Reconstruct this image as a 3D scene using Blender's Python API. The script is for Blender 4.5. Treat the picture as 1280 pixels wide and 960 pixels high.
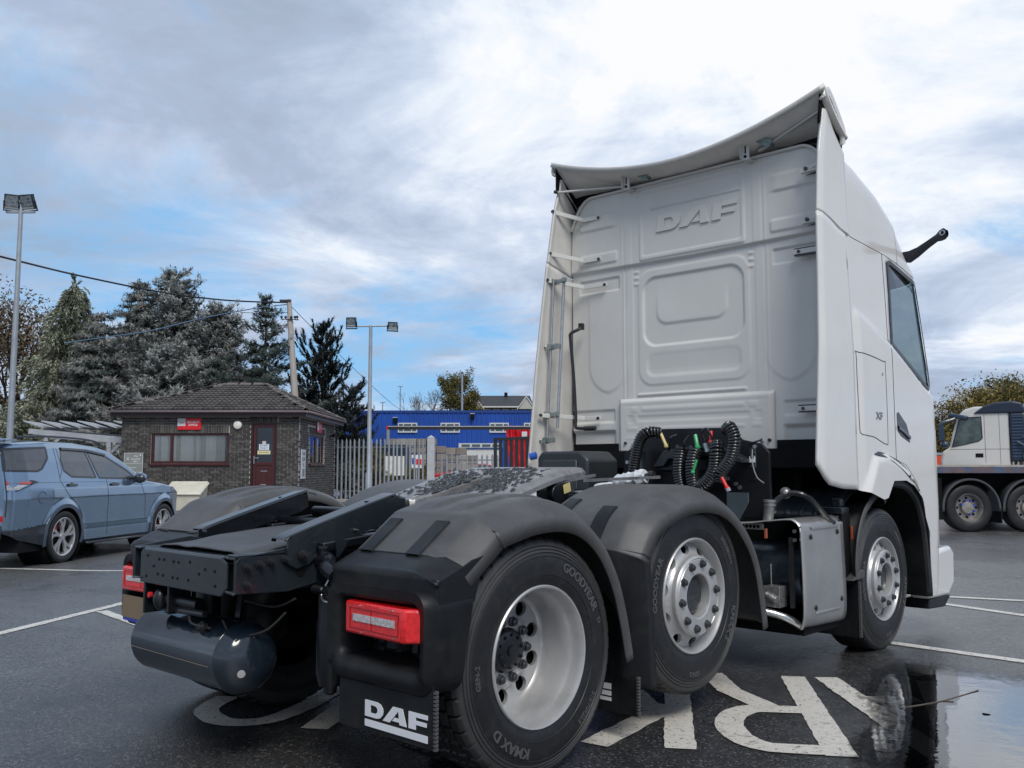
import bpy, math, random
import numpy as np
from math import sin, cos, pi, sqrt, radians, atan2
from mathutils import Vector, Matrix, Euler, noise as mnoise

rnd = random.Random(7)
scene = bpy.context.scene
for o in list(bpy.data.objects):
    bpy.data.objects.remove(o)
COL = scene.collection

# ------------------------------------------------------------------ camera
CAM = Vector((3.856, -3.024, 1.295)); YAW = 0.7473; PIT = 0.0909
cd = bpy.data.cameras.new("camera"); cam = bpy.data.objects.new("camera", cd); COL.objects.link(cam)
cam.location = CAM; cam.rotation_euler = (pi/2+PIT, 0, YAW)
cd.sensor_width = 36; cd.lens = 36*1156.2/1280; cd.clip_end = 3000; cd.clip_start = 0.05
scene.camera = cam

# ------------------------------------------------------------------ light
SUN_EL = radians(48); SUN_DIR = Vector((0.80, -0.50, 0)).normalized()
sd = bpy.data.lights.new("sun", 'SUN'); sun = bpy.data.objects.new("sun", sd); COL.objects.link(sun)
sd.energy = 2.3; sd.angle = radians(24); sd.color = (1.0, 0.96, 0.90)
sv = Vector((SUN_DIR.x*cos(SUN_EL), SUN_DIR.y*cos(SUN_EL), sin(SUN_EL)))
sun.rotation_euler = sv.to_track_quat('Z', 'Y').to_euler(); sun.location = (0, 0, 30)
scene.view_settings.view_transform = 'Standard'; scene.view_settings.look = 'None'
scene.view_settings.exposure = 0.0; scene.view_settings.gamma = 1.0
scene.view_settings.use_curve_mapping = False

class NT:
    """small helper to write node trees"""
    def __init__(s, tree): s.t = tree; s.n = tree.nodes; s.l = tree.links
    def new(s, typ, **kw):
        nd = s.n.new(typ)
        for k, v in kw.items(): setattr(nd, k, v)
        return nd
    def inp(s, nd, key, val):
        if isinstance(val, bpy.types.NodeSocket): s.l.new(val, nd.inputs[key])
        else: nd.inputs[key].default_value = val
    def math(s, op, a, b=0.0, c=None, clamp=False):
        nd = s.new('ShaderNodeMath', operation=op, use_clamp=clamp)
        s.inp(nd, 0, a); s.inp(nd, 1, b)
        if c is not None: s.inp(nd, 2, c)
        return nd.outputs[0]
    def vmath(s, op, a, b=(0, 0, 0), out=0):
        nd = s.new('ShaderNodeVectorMath', operation=op)
        s.inp(nd, 0, a); s.inp(nd, 1, b)
        return nd.outputs[out]
    def noise(s, vec, scale, detail=4.0, rough=0.5, dist=0.0):
        nd = s.new('ShaderNodeTexNoise'); s.inp(nd, 'Vector', vec); nd.inputs['Scale'].default_value = scale
        nd.inputs['Detail'].default_value = detail; nd.inputs['Roughness'].default_value = rough
        nd.inputs['Distortion'].default_value = dist
        return nd.outputs['Fac']
    def ramp(s, fac, stops):
        nd = s.new('ShaderNodeValToRGB'); cr = nd.color_ramp
        while len(cr.elements) < len(stops): cr.elements.new(0.5)
        for e, (p, c) in zip(cr.elements, stops):
            e.position = p; e.color = (c, c, c, 1) if isinstance(c, (int, float)) else (*c, 1)
        s.inp(nd, 0, fac)
        return nd.outputs[0]
    def mix(s, fac, a, b, blend='MIX'):
        nd = s.new('ShaderNodeMix', data_type='RGBA', blend_type=blend)
        s.inp(nd, 0, fac)
        for k, v in ((6, a), (7, b)):
            if isinstance(v, bpy.types.NodeSocket): s.l.new(v, nd.inputs[k])
            else: nd.inputs[k].default_value = (*v, 1)
        return nd.outputs[2]

# ------------------------------------------------------------------ sky
def yd(lat, dep, z=0.0):
    """yard frame (right, away, up) measured from where the photographer stood -> world"""
    return Vector((CAM.x + lat*cos(YAW) - dep*sin(YAW), CAM.y + lat*sin(YAW) + dep*cos(YAW), z))
def sky_dir(az, el):          # degrees right of the view axis, degrees up
    a = radians(az); e = radians(el)
    v = yd(sin(a), cos(a)) - Vector((CAM.x, CAM.y, 0))
    return (v.x*cos(e), v.y*cos(e), sin(e))
world = bpy.data.worlds.new("World"); scene.world = world; world.use_nodes = True
w = NT(world.node_tree); w.n.clear()
tc = w.new('ShaderNodeTexCoord'); D = w.vmath('NORMALIZE', tc.outputs['Generated'])
sep = w.new('ShaderNodeSeparateXYZ'); w.inp(sep, 0, D)
sky = w.new('ShaderNodeTexSky', sky_type='NISHITA'); sky.sun_disc = False
sky.sun_elevation = SUN_EL; sky.sun_rotation = atan2(SUN_DIR.x, SUN_DIR.y)
sky.air_density = 1.0; sky.dust_density = 0.6; sky.ozone_density = 1.5
zz = w.math('ADD', w.math('MAXIMUM', sep.outputs[2], 0.0), 0.16)
px = w.math('DIVIDE', sep.outputs[0], zz); py = w.math('DIVIDE', sep.outputs[1], zz)
cmb = w.new('ShaderNodeCombineXYZ'); w.inp(cmb, 0, px); w.inp(cmb, 1, py)
P = cmb.outputs[0]
n1 = w.noise(P, 0.8, 10, 0.60, 0.5)
n2 = w.noise(w.vmath('ADD', P, (5.2, 1.7, 0.4)), 1.1, 8, 0.6, 0.5)
n3 = w.noise(w.vmath('ADD', P, (-3.1, 7.7, 2.4)), 2.2, 10, 0.66, 0.6)
def lobe(az, el, width):
    d = w.vmath('DOT_PRODUCT', D, sky_dir(az, el), out=1)
    return w.math('POWER', w.math('MAXIMUM', d, 0.0), 1.0/(1-cos(radians(width)))*0.7)
bright = w.math('ADD', lobe(27, 23, 13), w.math('MULTIPLY', lobe(-4, 20, 10), 0.55))
bright = w.math('ADD', bright, w.math('MULTIPLY', lobe(8, 30, 12), 0.35))
gapb = w.math('ADD', w.math('MULTIPLY', lobe(-4, 7.0, 6.0), 0.95), w.math('MULTIPLY', lobe(-20, 13, 5.0), 0.42))
gapb = w.math('ADD', gapb, w.math('MULTIPLY', lobe(27, 13, 6), 0.50))
gapb = w.math('ADD', gapb, w.math('MULTIPLY', lobe(-27, 8, 4), 0.55))
# blue gaps between the clouds
gap = w.math('ADD', w.math('SUBTRACT', n1, 0.56), w.math('MULTIPLY', gapb, 0.26))
gap = w.math('SUBTRACT', gap, w.math('MULTIPLY', bright, 0.10))
gap = w.math('ADD', gap, w.math('MULTIPLY', w.math('SUBTRACT', n3, 0.5), 0.40))
gapm = w.ramp(w.math('ADD', gap, 0.5), [(0.51, 0.0), (0.67, 1.0)])
lit = w.math('ADD', w.math('MULTIPLY', w.math('SUBTRACT', n2, 0.5), 2.5), w.math('MULTIPLY', bright, 0.95))
lit = w.math('ADD', lit, w.math('MULTIPLY', w.math('SUBTRACT', n3, 0.5), 0.95))
lit = w.math('ADD', lit, 0.30, clamp=True)
cloud = w.ramp(lit, [(0.0, (0.36, 0.43, 0.54)), (0.35, (0.44, 0.53, 0.69)), (0.65, (0.62, 0.71, 0.87)), (0.88, (0.86, 0.92, 1.0)), (1.0, (0.97, 0.98, 1.0))])
cloud10 = w.mix(1.0, cloud, (10, 10, 10), 'MULTIPLY')
blue = w.mix(0.85, sky.outputs[0], (2.6, 5.6, 9.3))
skyc = w.mix(gapm, cloud10, blue)
grd = w.mix(w.ramp(sep.outputs[2], [(0.0, 0.0), (0.02, 1.0)]), (3.2, 3.3, 3.5), skyc)
bg = w.new('ShaderNodeBackground'); w.inp(bg, 0, grd); bg.inputs[1].default_value = 0.10
out = w.new('ShaderNodeOutputWorld'); w.l.new(bg.outputs[0], out.inputs[0])

# ------------------------------------------------------------------ materials
MATS = {}
def mat(name, col, rough=0.5, metal=0.0, var=0.12, vs=6.0, bump=0.0, bs=80.0, coat=0.0, spec=0.5,
        dirt=None, dirt_amt=0.0, rvar=0.0, emit=None, trans=0.0, ds=3.0, aniso=None):
    if name in MATS: return MATS[name]
    m = bpy.data.materials.new(name); m.use_nodes = True; MATS[name] = m
    t = NT(m.node_tree); b = m.node_tree.nodes['Principled BSDF']
    co = t.new('ShaderNodeTexCoord').outputs['Object']
    if aniso: co = t.vmath('MULTIPLY', co, aniso)
    n = t.noise(co, vs, 5, 0.6)
    lo = tuple(max(0, c*(1-var)) for c in col); hi = tuple(min(1, c*(1+var)) for c in col)
    c = t.mix(t.ramp(n, [(0.3, 0.0), (0.7, 1.0)]), lo, hi)
    if dirt:
        dn = t.noise(co, ds, 8, 0.7, 0.6)
        c = t.mix(t.math('MULTIPLY', t.ramp(dn, [(0.45, 0.0), (0.75, 1.0)]), dirt_amt), c, dirt)
    t.inp(b, 'Base Color', c)
    if rvar:
        rn = t.noise(co, vs*1.7, 6, 0.6)
        t.inp(b, 'Roughness', t.math('ADD', rough-rvar/2, t.math('MULTIPLY', rn, rvar)))
    else: b.inputs['Roughness'].default_value = rough
    b.inputs['Metallic'].default_value = metal; b.inputs['Specular IOR Level'].default_value = spec
    if coat: b.inputs['Coat Weight'].default_value = coat; b.inputs['Coat Roughness'].default_value = 0.04
    if trans: b.inputs['Transmission Weight'].default_value = trans
    if emit: b.inputs['Emission Color'].default_value = (*emit[0], 1); b.inputs['Emission Strength'].default_value = emit[1]
    if bump:
        bn = t.new('ShaderNodeBump'); bn.inputs['Distance'].default_value = bump; bn.inputs['Strength'].default_value = 1.0
        t.inp(bn, 'Height', t.noise(co, bs, 4, 0.6)); t.l.new(bn.outputs[0], b.inputs['Normal'])
    return m

def glass_mat(name, tint, rough=0.02, refl=0.35, clear=0.5):
    """window glass: mirror reflection over a tinted see-through pane"""
    m = bpy.data.materials.new(name); m.use_nodes = True; MATS[name] = m
    t = NT(m.node_tree); t.n.clear()
    g = t.new('ShaderNodeBsdfGlossy'); g.inputs[0].default_value = (0.9, 0.95, 1, 1); g.inputs[1].default_value = rough
    tr = t.new('ShaderNodeBsdfTransparent'); tr.inputs[0].default_value = (*tint, 1)
    f = t.new('ShaderNodeFresnel'); f.inputs[0].default_value = 1.5
    fac = t.math('ADD', t.math('MULTIPLY', f.outputs[0], 1.0), refl, clamp=True)
    mx = t.new('ShaderNodeMixShader'); t.inp(mx, 0, fac); t.l.new(tr.outputs[0], mx.inputs[1]); t.l.new(g.outputs[0], mx.inputs[2])
    o = t.new('ShaderNodeOutputMaterial'); t.l.new(mx.outputs[0], o.inputs[0])
    return m

cab_white = mat('cab_white_paint', (0.72, 0.705, 0.68), 0.13, var=0.02, coat=0.6, vs=2, bump=0.0009, bs=2.0, dirt=(0.60, 0.585, 0.55), dirt_amt=0.30, ds=1.4)
cab_panel = mat('cab_panel_paint', (0.635, 0.63, 0.605), 0.42, var=0.03, vs=2, dirt=(0.56, 0.555, 0.53), dirt_amt=0.35)
cab_inner = mat('bare_fairing_plastic', (0.64, 0.625, 0.595), 0.55, var=0.05, vs=3, dirt=(0.36, 0.34, 0.30), dirt_amt=0.4)
black_plastic = mat('black_textured_plastic', (0.009, 0.0098, 0.0115), 0.38, var=0.18, vs=5, bump=0.0006, bs=500, rvar=0.26, spec=0.26, dirt=(0.045, 0.044, 0.041), dirt_amt=0.55, ds=3.5)
grey_plastic = mat('grey_mudguard_plastic', (0.062, 0.062, 0.063), 0.46, var=0.14, vs=4, bump=0.0006, bs=500, rvar=0.2, dirt=(0.125, 0.122, 0.115), dirt_amt=0.55, ds=5)
dark = mat('shadow_black_steel', (0.006, 0.0065, 0.0075), 0.65, var=0.3, vs=5, spec=0.15)
chassis = mat('chassis_grey_paint', (0.014, 0.020, 0.026), 0.26, var=0.15, vs=5, coat=0.3, rvar=0.15, bump=0.0008, bs=30, dirt=(0.05, 0.05, 0.05), dirt_amt=0.3)
chassis_dk = mat('chassis_dark_paint', (0.005, 0.0065, 0.009), 0.35, var=0.2, vs=5, coat=0.2, rvar=0.2)
rubber = mat('tyre_rubber', (0.010, 0.010, 0.011), 0.48, var=0.25, vs=7, bump=0.0008, bs=150, rvar=0.2, dirt=(0.035, 0.035, 0.035), dirt_amt=0.5)
rubber_letter = mat('raised_tyre_lettering', (0.075, 0.075, 0.077), 0.5, var=0.2)
rim_silver = mat('silver_wheel_paint', (0.50, 0.50, 0.50), 0.36, metal=0.42, var=0.06, vs=5, rvar=0.15, dirt=(0.22, 0.21, 0.20), dirt_amt=0.5)
steel = mat('bare_steel', (0.45, 0.46, 0.47), 0.32, metal=0.9, var=0.15, vs=20, rvar=0.2)
steel_dk = mat('dark_bolt_steel', (0.06, 0.062, 0.065), 0.30, metal=0.6, var=0.2)
stainless = mat('brushed_stainless', (0.50, 0.49, 0.475), 0.36, metal=0.8, var=0.10, vs=4, rvar=0.18, bump=0.0015, bs=9, dirt=(0.32, 0.30, 0.28), dirt_amt=0.5)
def tyre_mat():
    m = bpy.data.materials.new('dusty_tyre'); m.use_nodes = True; t = NT(m.node_tree); b = m.node_tree.nodes['Principled BSDF']
    co = t.new('ShaderNodeTexCoord').outputs['Object']; sp = t.new('ShaderNodeSeparateXYZ'); t.inp(sp, 0, co)
    r = t.math('SQRT', t.math('ADD', t.math('POWER', sp.outputs[1], 2.0), t.math('POWER', sp.outputs[2], 2.0)))
    n = t.noise(co, 5, 6, 0.7); ring = t.ramp(r, [(0.0, 0.0), (0.425, 0.0), (0.436, 0.85), (0.482, 0.9), (0.492, 0.15), (1.0, 0.05)])
    f = t.math('MULTIPLY', ring, t.ramp(n, [(0.25, 0.45), (0.7, 1.0)]))
    c = t.mix(f, (0.009, 0.009, 0.010), (0.060, 0.060, 0.061)); c = t.mix(t.math('MULTIPLY', t.ramp(t.noise(co, 14, 7, 0.75), [(0.5, 0.0), (0.8, 1.0)]), 0.4), c, (0.07, 0.068, 0.064))
    t.inp(b, 'Base Color', c); t.inp(b, 'Roughness', t.math('ADD', 0.36, t.math('MULTIPLY', n, 0.25)))
    bn = t.new('ShaderNodeBump'); bn.inputs['Distance'].default_value = 0.0008; t.inp(bn, 'Height', t.noise(co, 150, 3, 0.6)); t.l.new(bn.outputs[0], b.inputs['Normal'])
    return m
dusty_tyre = tyre_mat()
white_print = mat('white_print', (0.72, 0.74, 0.77), 0.5, var=0.04)
red_lens = mat('red_lamp_lens', (0.75, 0.010, 0.012), 0.12, var=0.25, vs=60, coat=0.8, bump=0.002, bs=160)
clear_lens = mat('clear_lamp_lens', (0.55, 0.52, 0.52), 0.2, var=0.45, vs=90, coat=0.6, bump=0.003, bs=180)
amber = mat('amber_marker', (0.30, 0.06, 0.015), 0.25, var=0.2, coat=0.5)
hose_black = mat('hose_black', (0.010, 0.010, 0.011), 0.28, var=0.2, coat=0.3)
red_plastic = mat('red_coupling', (0.65, 0.02, 0.02), 0.35)
green_plastic = mat('green_coupling', (0.05, 0.42, 0.16), 0.35)
yellow_plastic = mat('yellow_coupling', (0.62, 0.52, 0.22), 0.45)
wrap_white = mat('crumpled_white_wrap', (0.66, 0.68, 0.70), 0.35, var=0.2, vs=30, bump=0.01, bs=30)
cab_glass = glass_mat('cab_glass', (0.46, 0.54, 0.53), refl=0.10)
white_paint = mat('painted_white', (0.74, 0.74, 0.72), 0.5, var=0.08)

# ------------------------------------------------------------------ mesh helpers
class MB:
    def __init__(s): s.v = []; s.f = []
    def add(s, vs, fs):
        o = len(s.v); s.v.extend([tuple(map(float, p)) for p in vs]); s.f.extend([tuple(i+o for i in f) for f in fs]); return s
    def box(s, x0, x1, y0, y1, z0, z1, M=None):
        vs = [(x, y, z) for z in (z0, z1) for y in (y0, y1) for x in (x0, x1)]
        if M is not None: vs = [tuple(M @ Vector(p)) for p in vs]
        return s.add(vs, [(0, 2, 3, 1), (4, 5, 7, 6), (0, 1, 5, 4), (2, 6, 7, 3), (0, 4, 6, 2), (1, 3, 7, 5)])
    def bar(s, a, b, w, h, up=(0, 0, 1)):
        a = Vector(a); b = Vector(b); d = b-a; L = d.length; d.normalize()
        up = Vector(up); r = d.cross(up)
        if r.length < 1e-4: r = d.cross(Vector((1, 0, 0)))
        r.normalize(); u = r.cross(d)
        M = Matrix((( r.x, d.x, u.x, a.x), (r.y, d.y, u.y, a.y), (r.z, d.z, u.z, a.z), (0, 0, 0, 1)))
        return s.box(-w/2, w/2, 0, L, -h/2, h/2, M)
    def tube(s, pts, r, n=10, cap=True):
        pts = [Vector(p) for p in pts]; m = len(pts); rr = r if hasattr(r, '__len__') else [r]*m
        vs = []; t0 = None; u = None
        for i, p in enumerate(pts):
            t = (pts[min(i+1, m-1)]-pts[max(i-1, 0)]).normalized()
            if u is None:
                u = t.orthogonal().normalized()
            else:
                u = (u - t*u.dot(t))
                u = u.normalized() if u.length > 1e-6 else t.orthogonal().normalized()
            w_ = t.cross(u)
            for k in range(n):
                a = 2*pi*k/n; vs.append(p+(u*cos(a)+w_*sin(a))*rr[i])
        fs = [(i*n+k, i*n+(k+1) % n, (i+1)*n+(k+1) % n, (i+1)*n+k) for i in range(m-1) for k in range(n)]
        if cap: fs += [tuple(range(n-1, -1, -1)), tuple(range((m-1)*n, m*n))]
        return s.add(vs, fs)
    def cyl(s, a, b, r, n=16, r2=None):
        return s.tube([a, b], [r, r if r2 is None else r2], n)
    def lathe(s, prof, n=48, c=(0, 0, 0), axis='x', closed=False, a0=0, a1=2*pi):
        """prof: (axial, radius)"""
        full = abs(a1-a0-2*pi) < 1e-6; m = n if full else n+1; vs = []
        for k in range(m):
            a = a0+(a1-a0)*k/n; ca, sa = cos(a), sin(a)
            for (t, r) in prof:
                if axis == 'x': vs.append((c[0]+t, c[1]+r*ca, c[2]+r*sa))
                elif axis == 'y': vs.append((c[0]+r*ca, c[1]+t, c[2]+r*sa))
                else: vs.append((c[0]+r*ca, c[1]+r*sa, c[2]+t))
        q = len(prof); fs = []
        for k in range(n):
            k2 = (k+1) % m if full else k+1
            for j in range(q if closed else q-1):
                j2 = (j+1) % q; fs.append((k*q+j, k2*q+j, k2*q+j2, k*q+j2))
        return s.add(vs, fs)
    def prism(s, poly, plane, d0, d1):
        """poly in 2D; plane 'yz' extrudes along x, 'xz' along y, 'xy' along z"""
        def m(p, d): return {'yz': (d, p[0], p[1]), 'xz': (p[0], d, p[1]), 'xy': (p[0], p[1], d)}[plane]
        n = len(poly)
        return s.add([m(p, d0) for p in poly]+[m(p, d1) for p in poly],
                     [tuple(range(n-1, -1, -1)), tuple(range(n, 2*n))]+[(i, (i+1) % n, n+(i+1) % n, n+i) for i in range(n)])
    def grid(s, P, closed_u=False):
        """P[i][j] points"""
        m = len(P); n = len(P[0])
        vs = [p for row in P for p in row]
        fs = [(i*n+j, i*n+j+1, ((i+1) % m)*n+j+1, ((i+1) % m)*n+j) for i in range(m if closed_u else m-1) for j in range(n-1)]
        return s.add(vs, fs)
    def sphere(s, c, r, n=16, m=10, sc=(1, 1, 1)):
        P = [[(c[0]+r*sc[0]*sin(pi*i/m)*cos(2*pi*k/n), c[1]+r*sc[1]*sin(pi*i/m)*sin(2*pi*k/n), c[2]+r*sc[2]*cos(pi*i/m)) for k in range(n+1)] for i in range(m+1)]
        return s.grid(P)
    def xf(s, M):
        s.v = [tuple(M @ Vector(p)) for p in s.v]; return s
    def build(s, name, m, parent=None, smooth=35, bevel=0.0, seg=2, solid=0.0, soff=-1, merge=True):
        me = bpy.data.meshes.new(name); me.from_pydata(s.v, [], s.f); me.validate()
        if merge and len(s.v) < 400000:
            import bmesh
            bm = bmesh.new(); bm.from_mesh(me); bmesh.ops.remove_doubles(bm, verts=bm.verts, dist=1e-5)
            if not solid: bmesh.ops.recalc_face_normals(bm, faces=bm.faces)
            bm.to_mesh(me); bm.free()
        if m is not None: me.materials.append(m)
        if smooth:
            me.polygons.foreach_set('use_smooth', [True]*len(me.polygons)); me.set_sharp_from_angle(angle=radians(smooth))
        o = bpy.data.objects.new(name, me); COL.objects.link(o)
        if parent is not None: o.parent = parent
        if solid:
            md = o.modifiers.new('solid', 'SOLIDIFY'); md.thickness = solid; md.offset = soff
        if bevel:
            md = o.modifiers.new('bevel', 'BEVEL'); md.width = bevel; md.segments = seg; md.limit_method = 'ANGLE'; md.angle_limit = radians(35)
        return o

def tag(o, label=None, cat=None, group=None, kind=None):
    if label: o['label'] = label
    if cat: o['category'] = cat
    if group: o['group'] = group
    if kind: o['kind'] = kind
    return o
def thing(name, label, cat, loc=(0, 0, 0), rz=0.0, group=None):
    o = bpy.data.objects.new(name, None); COL.objects.link(o); o.empty_display_size = 0.2
    o.location = loc; o.rotation_euler = (0, 0, rz); return tag(o, label, cat, group)
def kids(o): return [c for c in bpy.data.objects if c.parent == o]
def copy_tree(o, parent=None):
    ch = list(o.children)
    c = o.copy(); COL.objects.link(c); c.parent = parent
    for k in ch: copy_tree(k, c)
    return c
def structure(o): o['kind'] = 'structure'; return o
def lerp(a, b, t): return a+(b-a)*t
def interp(x, pts):
    return float(np.interp(x, [p[0] for p in pts], [p[1] for p in pts]))
def spline(pts, n=8):
    """Catmull-Rom through 3D points"""
    P = [Vector(p) for p in pts]; out = []
    for i in range(len(P)-1):
        p0 = P[max(i-1, 0)]; p1 = P[i]; p2 = P[i+1]; p3 = P[min(i+2, len(P)-1)]
        for k in range(n):
            t = k/n
            out.append(0.5*((2*p1)+(p2-p0)*t+(2*p0-5*p1+4*p2-p3)*t*t+(3*p1-p0-3*p2+p3)*t**3))
    out.append(P[-1]); return out
def smooth2(pts, n=6):
    return [(p.x, p.y) for p in spline([(a, b, 0) for a, b in pts], n)]
def text_mesh(s, size=1.0, depth=0.01, align='CENTER', off=0.0):
    cu = bpy.data.curves.new('lettering', 'FONT'); cu.body = s; cu.size = size; cu.extrude = depth/2; cu.align_x = align
    cu.offset = off; cu.resolution_u = 3
    ob = bpy.data.objects.new('lettering', cu); COL.objects.link(ob)
    dg = bpy.context.evaluated_depsgraph_get(); me = bpy.data.meshes.new_from_object(ob.evaluated_get(dg))
    vs = [tuple(v.co) for v in me.vertices]; fs = [tuple(p.vertices) for p in me.polygons]
    bpy.data.objects.remove(ob); bpy.data.curves.remove(cu); bpy.data.meshes.remove(me)
    return vs, fs

# ------------------------------------------------------------------ ground
GP = [(-1e4, 0.0), (18.0, 0.0), (25.0, 0.22), (28.0, 0.30), (60.0, 0.30), (200., 0.3), (1e4, 0.3)]
def sst(a, b, x):
    t = min(max((x-a)/(b-a), 0), 1); return t*t*(3-2*t)
def gh(x, y):
    dx, dy = x-CAM.x, y-CAM.y
    dep = -dx*sin(YAW)+dy*cos(YAW); lat = dx*cos(YAW)+dy*sin(YAW)
    side = 1-sst(2.0, 7.0, lat)
    z = 0.12*sst(19.0, 26.0, dep)*side - 0.10*sst(9.0, 12.0, dep)*(1-sst(19.0, 24.0, dep))*(1-sst(-6.0, -3.0, lat))
    z += 0.008*mnoise.noise(Vector((x*0.35, y*0.35, 3.0)))*sst(2.5, 6.0, sqrt(x*x+y*y) if True else 0)
    return z
def mat_asphalt():
    m = bpy.data.materials.new('wet_asphalt'); m.use_nodes = True; t = NT(m.node_tree); b = m.node_tree.nodes['Principled BSDF']
    co = t.new('ShaderNodeTexCoord').outputs['Object']
    big = t.noise(co, 0.45, 6, 0.6, 0.4); mid = t.noise(co, 3.0, 6, 0.65); fine = t.noise(co, 160, 3, 0.7)
    vo = t.new('ShaderNodeTexVoronoi'); t.inp(vo, 'Vector', co); vo.inputs['Scale'].default_value = 95
    vr = t.new('ShaderNodeSeparateColor'); t.inp(vr, 0, vo.outputs['Color'])
    c = t.mix(t.ramp(mid, [(0.3, 0.0), (0.7, 1.0)]), (0.024, 0.025, 0.027), (0.058, 0.058, 0.060))
    # a darker area of irregular outline where the truck stands; paler beyond it
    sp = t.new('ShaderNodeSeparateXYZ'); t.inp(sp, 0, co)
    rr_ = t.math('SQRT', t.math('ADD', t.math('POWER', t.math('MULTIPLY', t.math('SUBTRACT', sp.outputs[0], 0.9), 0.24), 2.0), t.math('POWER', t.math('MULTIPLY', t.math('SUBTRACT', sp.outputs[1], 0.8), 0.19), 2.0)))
    outer_tone = t.ramp(t.math('ADD', rr_, t.math('MULTIPLY', t.math('SUBTRACT', t.noise(co, 0.8, 6, 0.65, 0.5), 0.5), 0.9)), [(0.45, 0.0), (0.95, 1.0)])
    c = t.mix(outer_tone, c, t.mix(mid, (0.105, 0.106, 0.108), (0.165, 0.165, 0.163)))
    c = t.mix(t.ramp(vr.outputs[0], [(0.80, 0.0), (0.97, 0.55)]), c, (0.24, 0.235, 0.22))
    c = t.mix(t.ramp(vr.outputs[1], [(0.45, 0.0), (0.85, 0.8)]), c, (0.014, 0.014, 0.015))
    c = t.mix(t.ramp(t.noise(co, 1.1, 7, 0.7, 1.0), [(0.52, 0.0), (0.72, 0.35)]), c, (0.085, 0.083, 0.080))
    c = t.mix(t.ramp(t.noise(co, 0.33, 7, 0.72, 1.2), [(0.56, 0.0), (0.66, 0.45)]), c, (0.030, 0.030, 0.031))
    t.inp(b, 'Base Color', c)
    wet = t.ramp(big, [(0.38, 0.0), (0.62, 1.0)])
    t.inp(b, 'Roughness', t.math('ADD', 0.15, t.math('MULTIPLY', t.math('ADD', t.math('MULTIPLY', wet, 0.6), t.math('MULTIPLY', mid, 0.4)), 0.26)))
    b.inputs['Specular IOR Level'].default_value = 0.95
    h = t.math('ADD', t.math('MULTIPLY', t.math('SUBTRACT', 1.0, vo.outputs['Distance']), 0.8), t.math('MULTIPLY', fine, 0.5))
    bn = t.new('ShaderNodeBump'); bn.inputs['Distance'].default_value = 0.0042; bn.inputs['Strength'].default_value = 0.7
    t.inp(bn, 'Height', h); t.l.new(bn.outputs[0], b.inputs['Normal'])
    return m
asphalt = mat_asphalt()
def axis_vals(a, b, near, step, far):
    v = list(np.arange(a, b+1e-6, step)); g = step
    lo = [a]; 
    while lo[-1] > -far: g *= 1.25; lo.append(lo[-1]-g)
    g = step; hi = [b]
    while hi[-1] < far: g *= 1.25; hi.append(hi[-1]+g)
    return lo[:0:-1]+v+hi[1:]
lats = axis_vals(-22, 22, 0, 0.6, 900); deps = axis_vals(-4, 40, 0, 0.6, 900)
g = MB(); rows = []
for dp in deps:
    row = []
    for lt in lats:
        p = yd(lt, dp); row.append((p.x, p.y, gh(p.x, p.y)))
    rows.append(row)
g.grid(rows)
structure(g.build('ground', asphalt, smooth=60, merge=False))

def paint_mat(name, col, wear):
    m = bpy.data.materials.new(name); m.use_nodes = True; t = NT(m.node_tree); b = m.node_tree.nodes['Principled BSDF']
    co = t.new('ShaderNodeTexCoord').outputs['Object']
    c = t.mix(t.noise(co, 9, 6, 0.7), tuple(x*0.72 for x in col), col)
    c = t.mix(t.ramp(t.noise(co, 60, 4, 0.7), [(0.52, 0.0), (0.75, 0.5)]), c, (0.30, 0.28, 0.25))
    t.inp(b, 'Base Color', c); b.inputs['Roughness'].default_value = 0.45
    bn = t.new('ShaderNodeBump'); bn.inputs['Distance'].default_value = 0.003; t.inp(bn, 'Height', t.noise(co, 120, 3, 0.6)); t.l.new(bn.outputs[0], b.inputs['Normal'])
    a = t.math('MULTIPLY', t.ramp(t.noise(co, 45, 5, 0.75, 0.4), [(wear-0.03, 0.0), (wear+0.03, 1.0)]), t.ramp(t.noise(co, 6, 7, 0.85, 0.6), [(0.33, 0.0), (0.42, 1.0)]))
    t.inp(b, 'Alpha', a)
    return m
road_paint = paint_mat('worn_road_paint', (0.74, 0.70, 0.63), 0.39)
line_paint = paint_mat('worn_line_paint', (0.78, 0.76, 0.70), 0.41)
def strip(mb, pts, wdt, z=0.005, sub=0.035, closed=False):
    """a painted stroke of given width laid on the ground, mitred at its corners"""
    P = [Vector((p[0], p[1])) for p in pts]; Q = []
    for i in range(len(P)-1):
        n = max(1, int((P[i+1]-P[i]).length/sub))
        Q += [P[i].lerp(P[i+1], k/n) for k in range(n)]
    Q.append(P[-1]); rowa = []; rowb = []
    for i, p in enumerate(Q):
        a = (Q[i]-Q[i-1]).normalized() if i else (Q[1]-Q[0]).normalized()
        b_ = (Q[i+1]-Q[i]).normalized() if i < len(Q)-1 else a
        tt = (a+b_); tt = tt.normalized() if tt.length > 1e-3 else a
        nn = Vector((-tt.y, tt.x)); k = 1/max(0.5, tt.dot(b_))
        for row, sg in ((rowa, 1), (rowb, -1)):
            e = sg*wdt/2*k+0.004*mnoise.noise(Vector((p.x*60, p.y*60, sg+3)))+0.007*mnoise.noise(Vector((p.x*14, p.y*14, sg)))
            q = p+nn*e; row.append((q.x, q.y, gh(q.x, q.y)+z))
    mb.grid([rowa, rowb])
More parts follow.
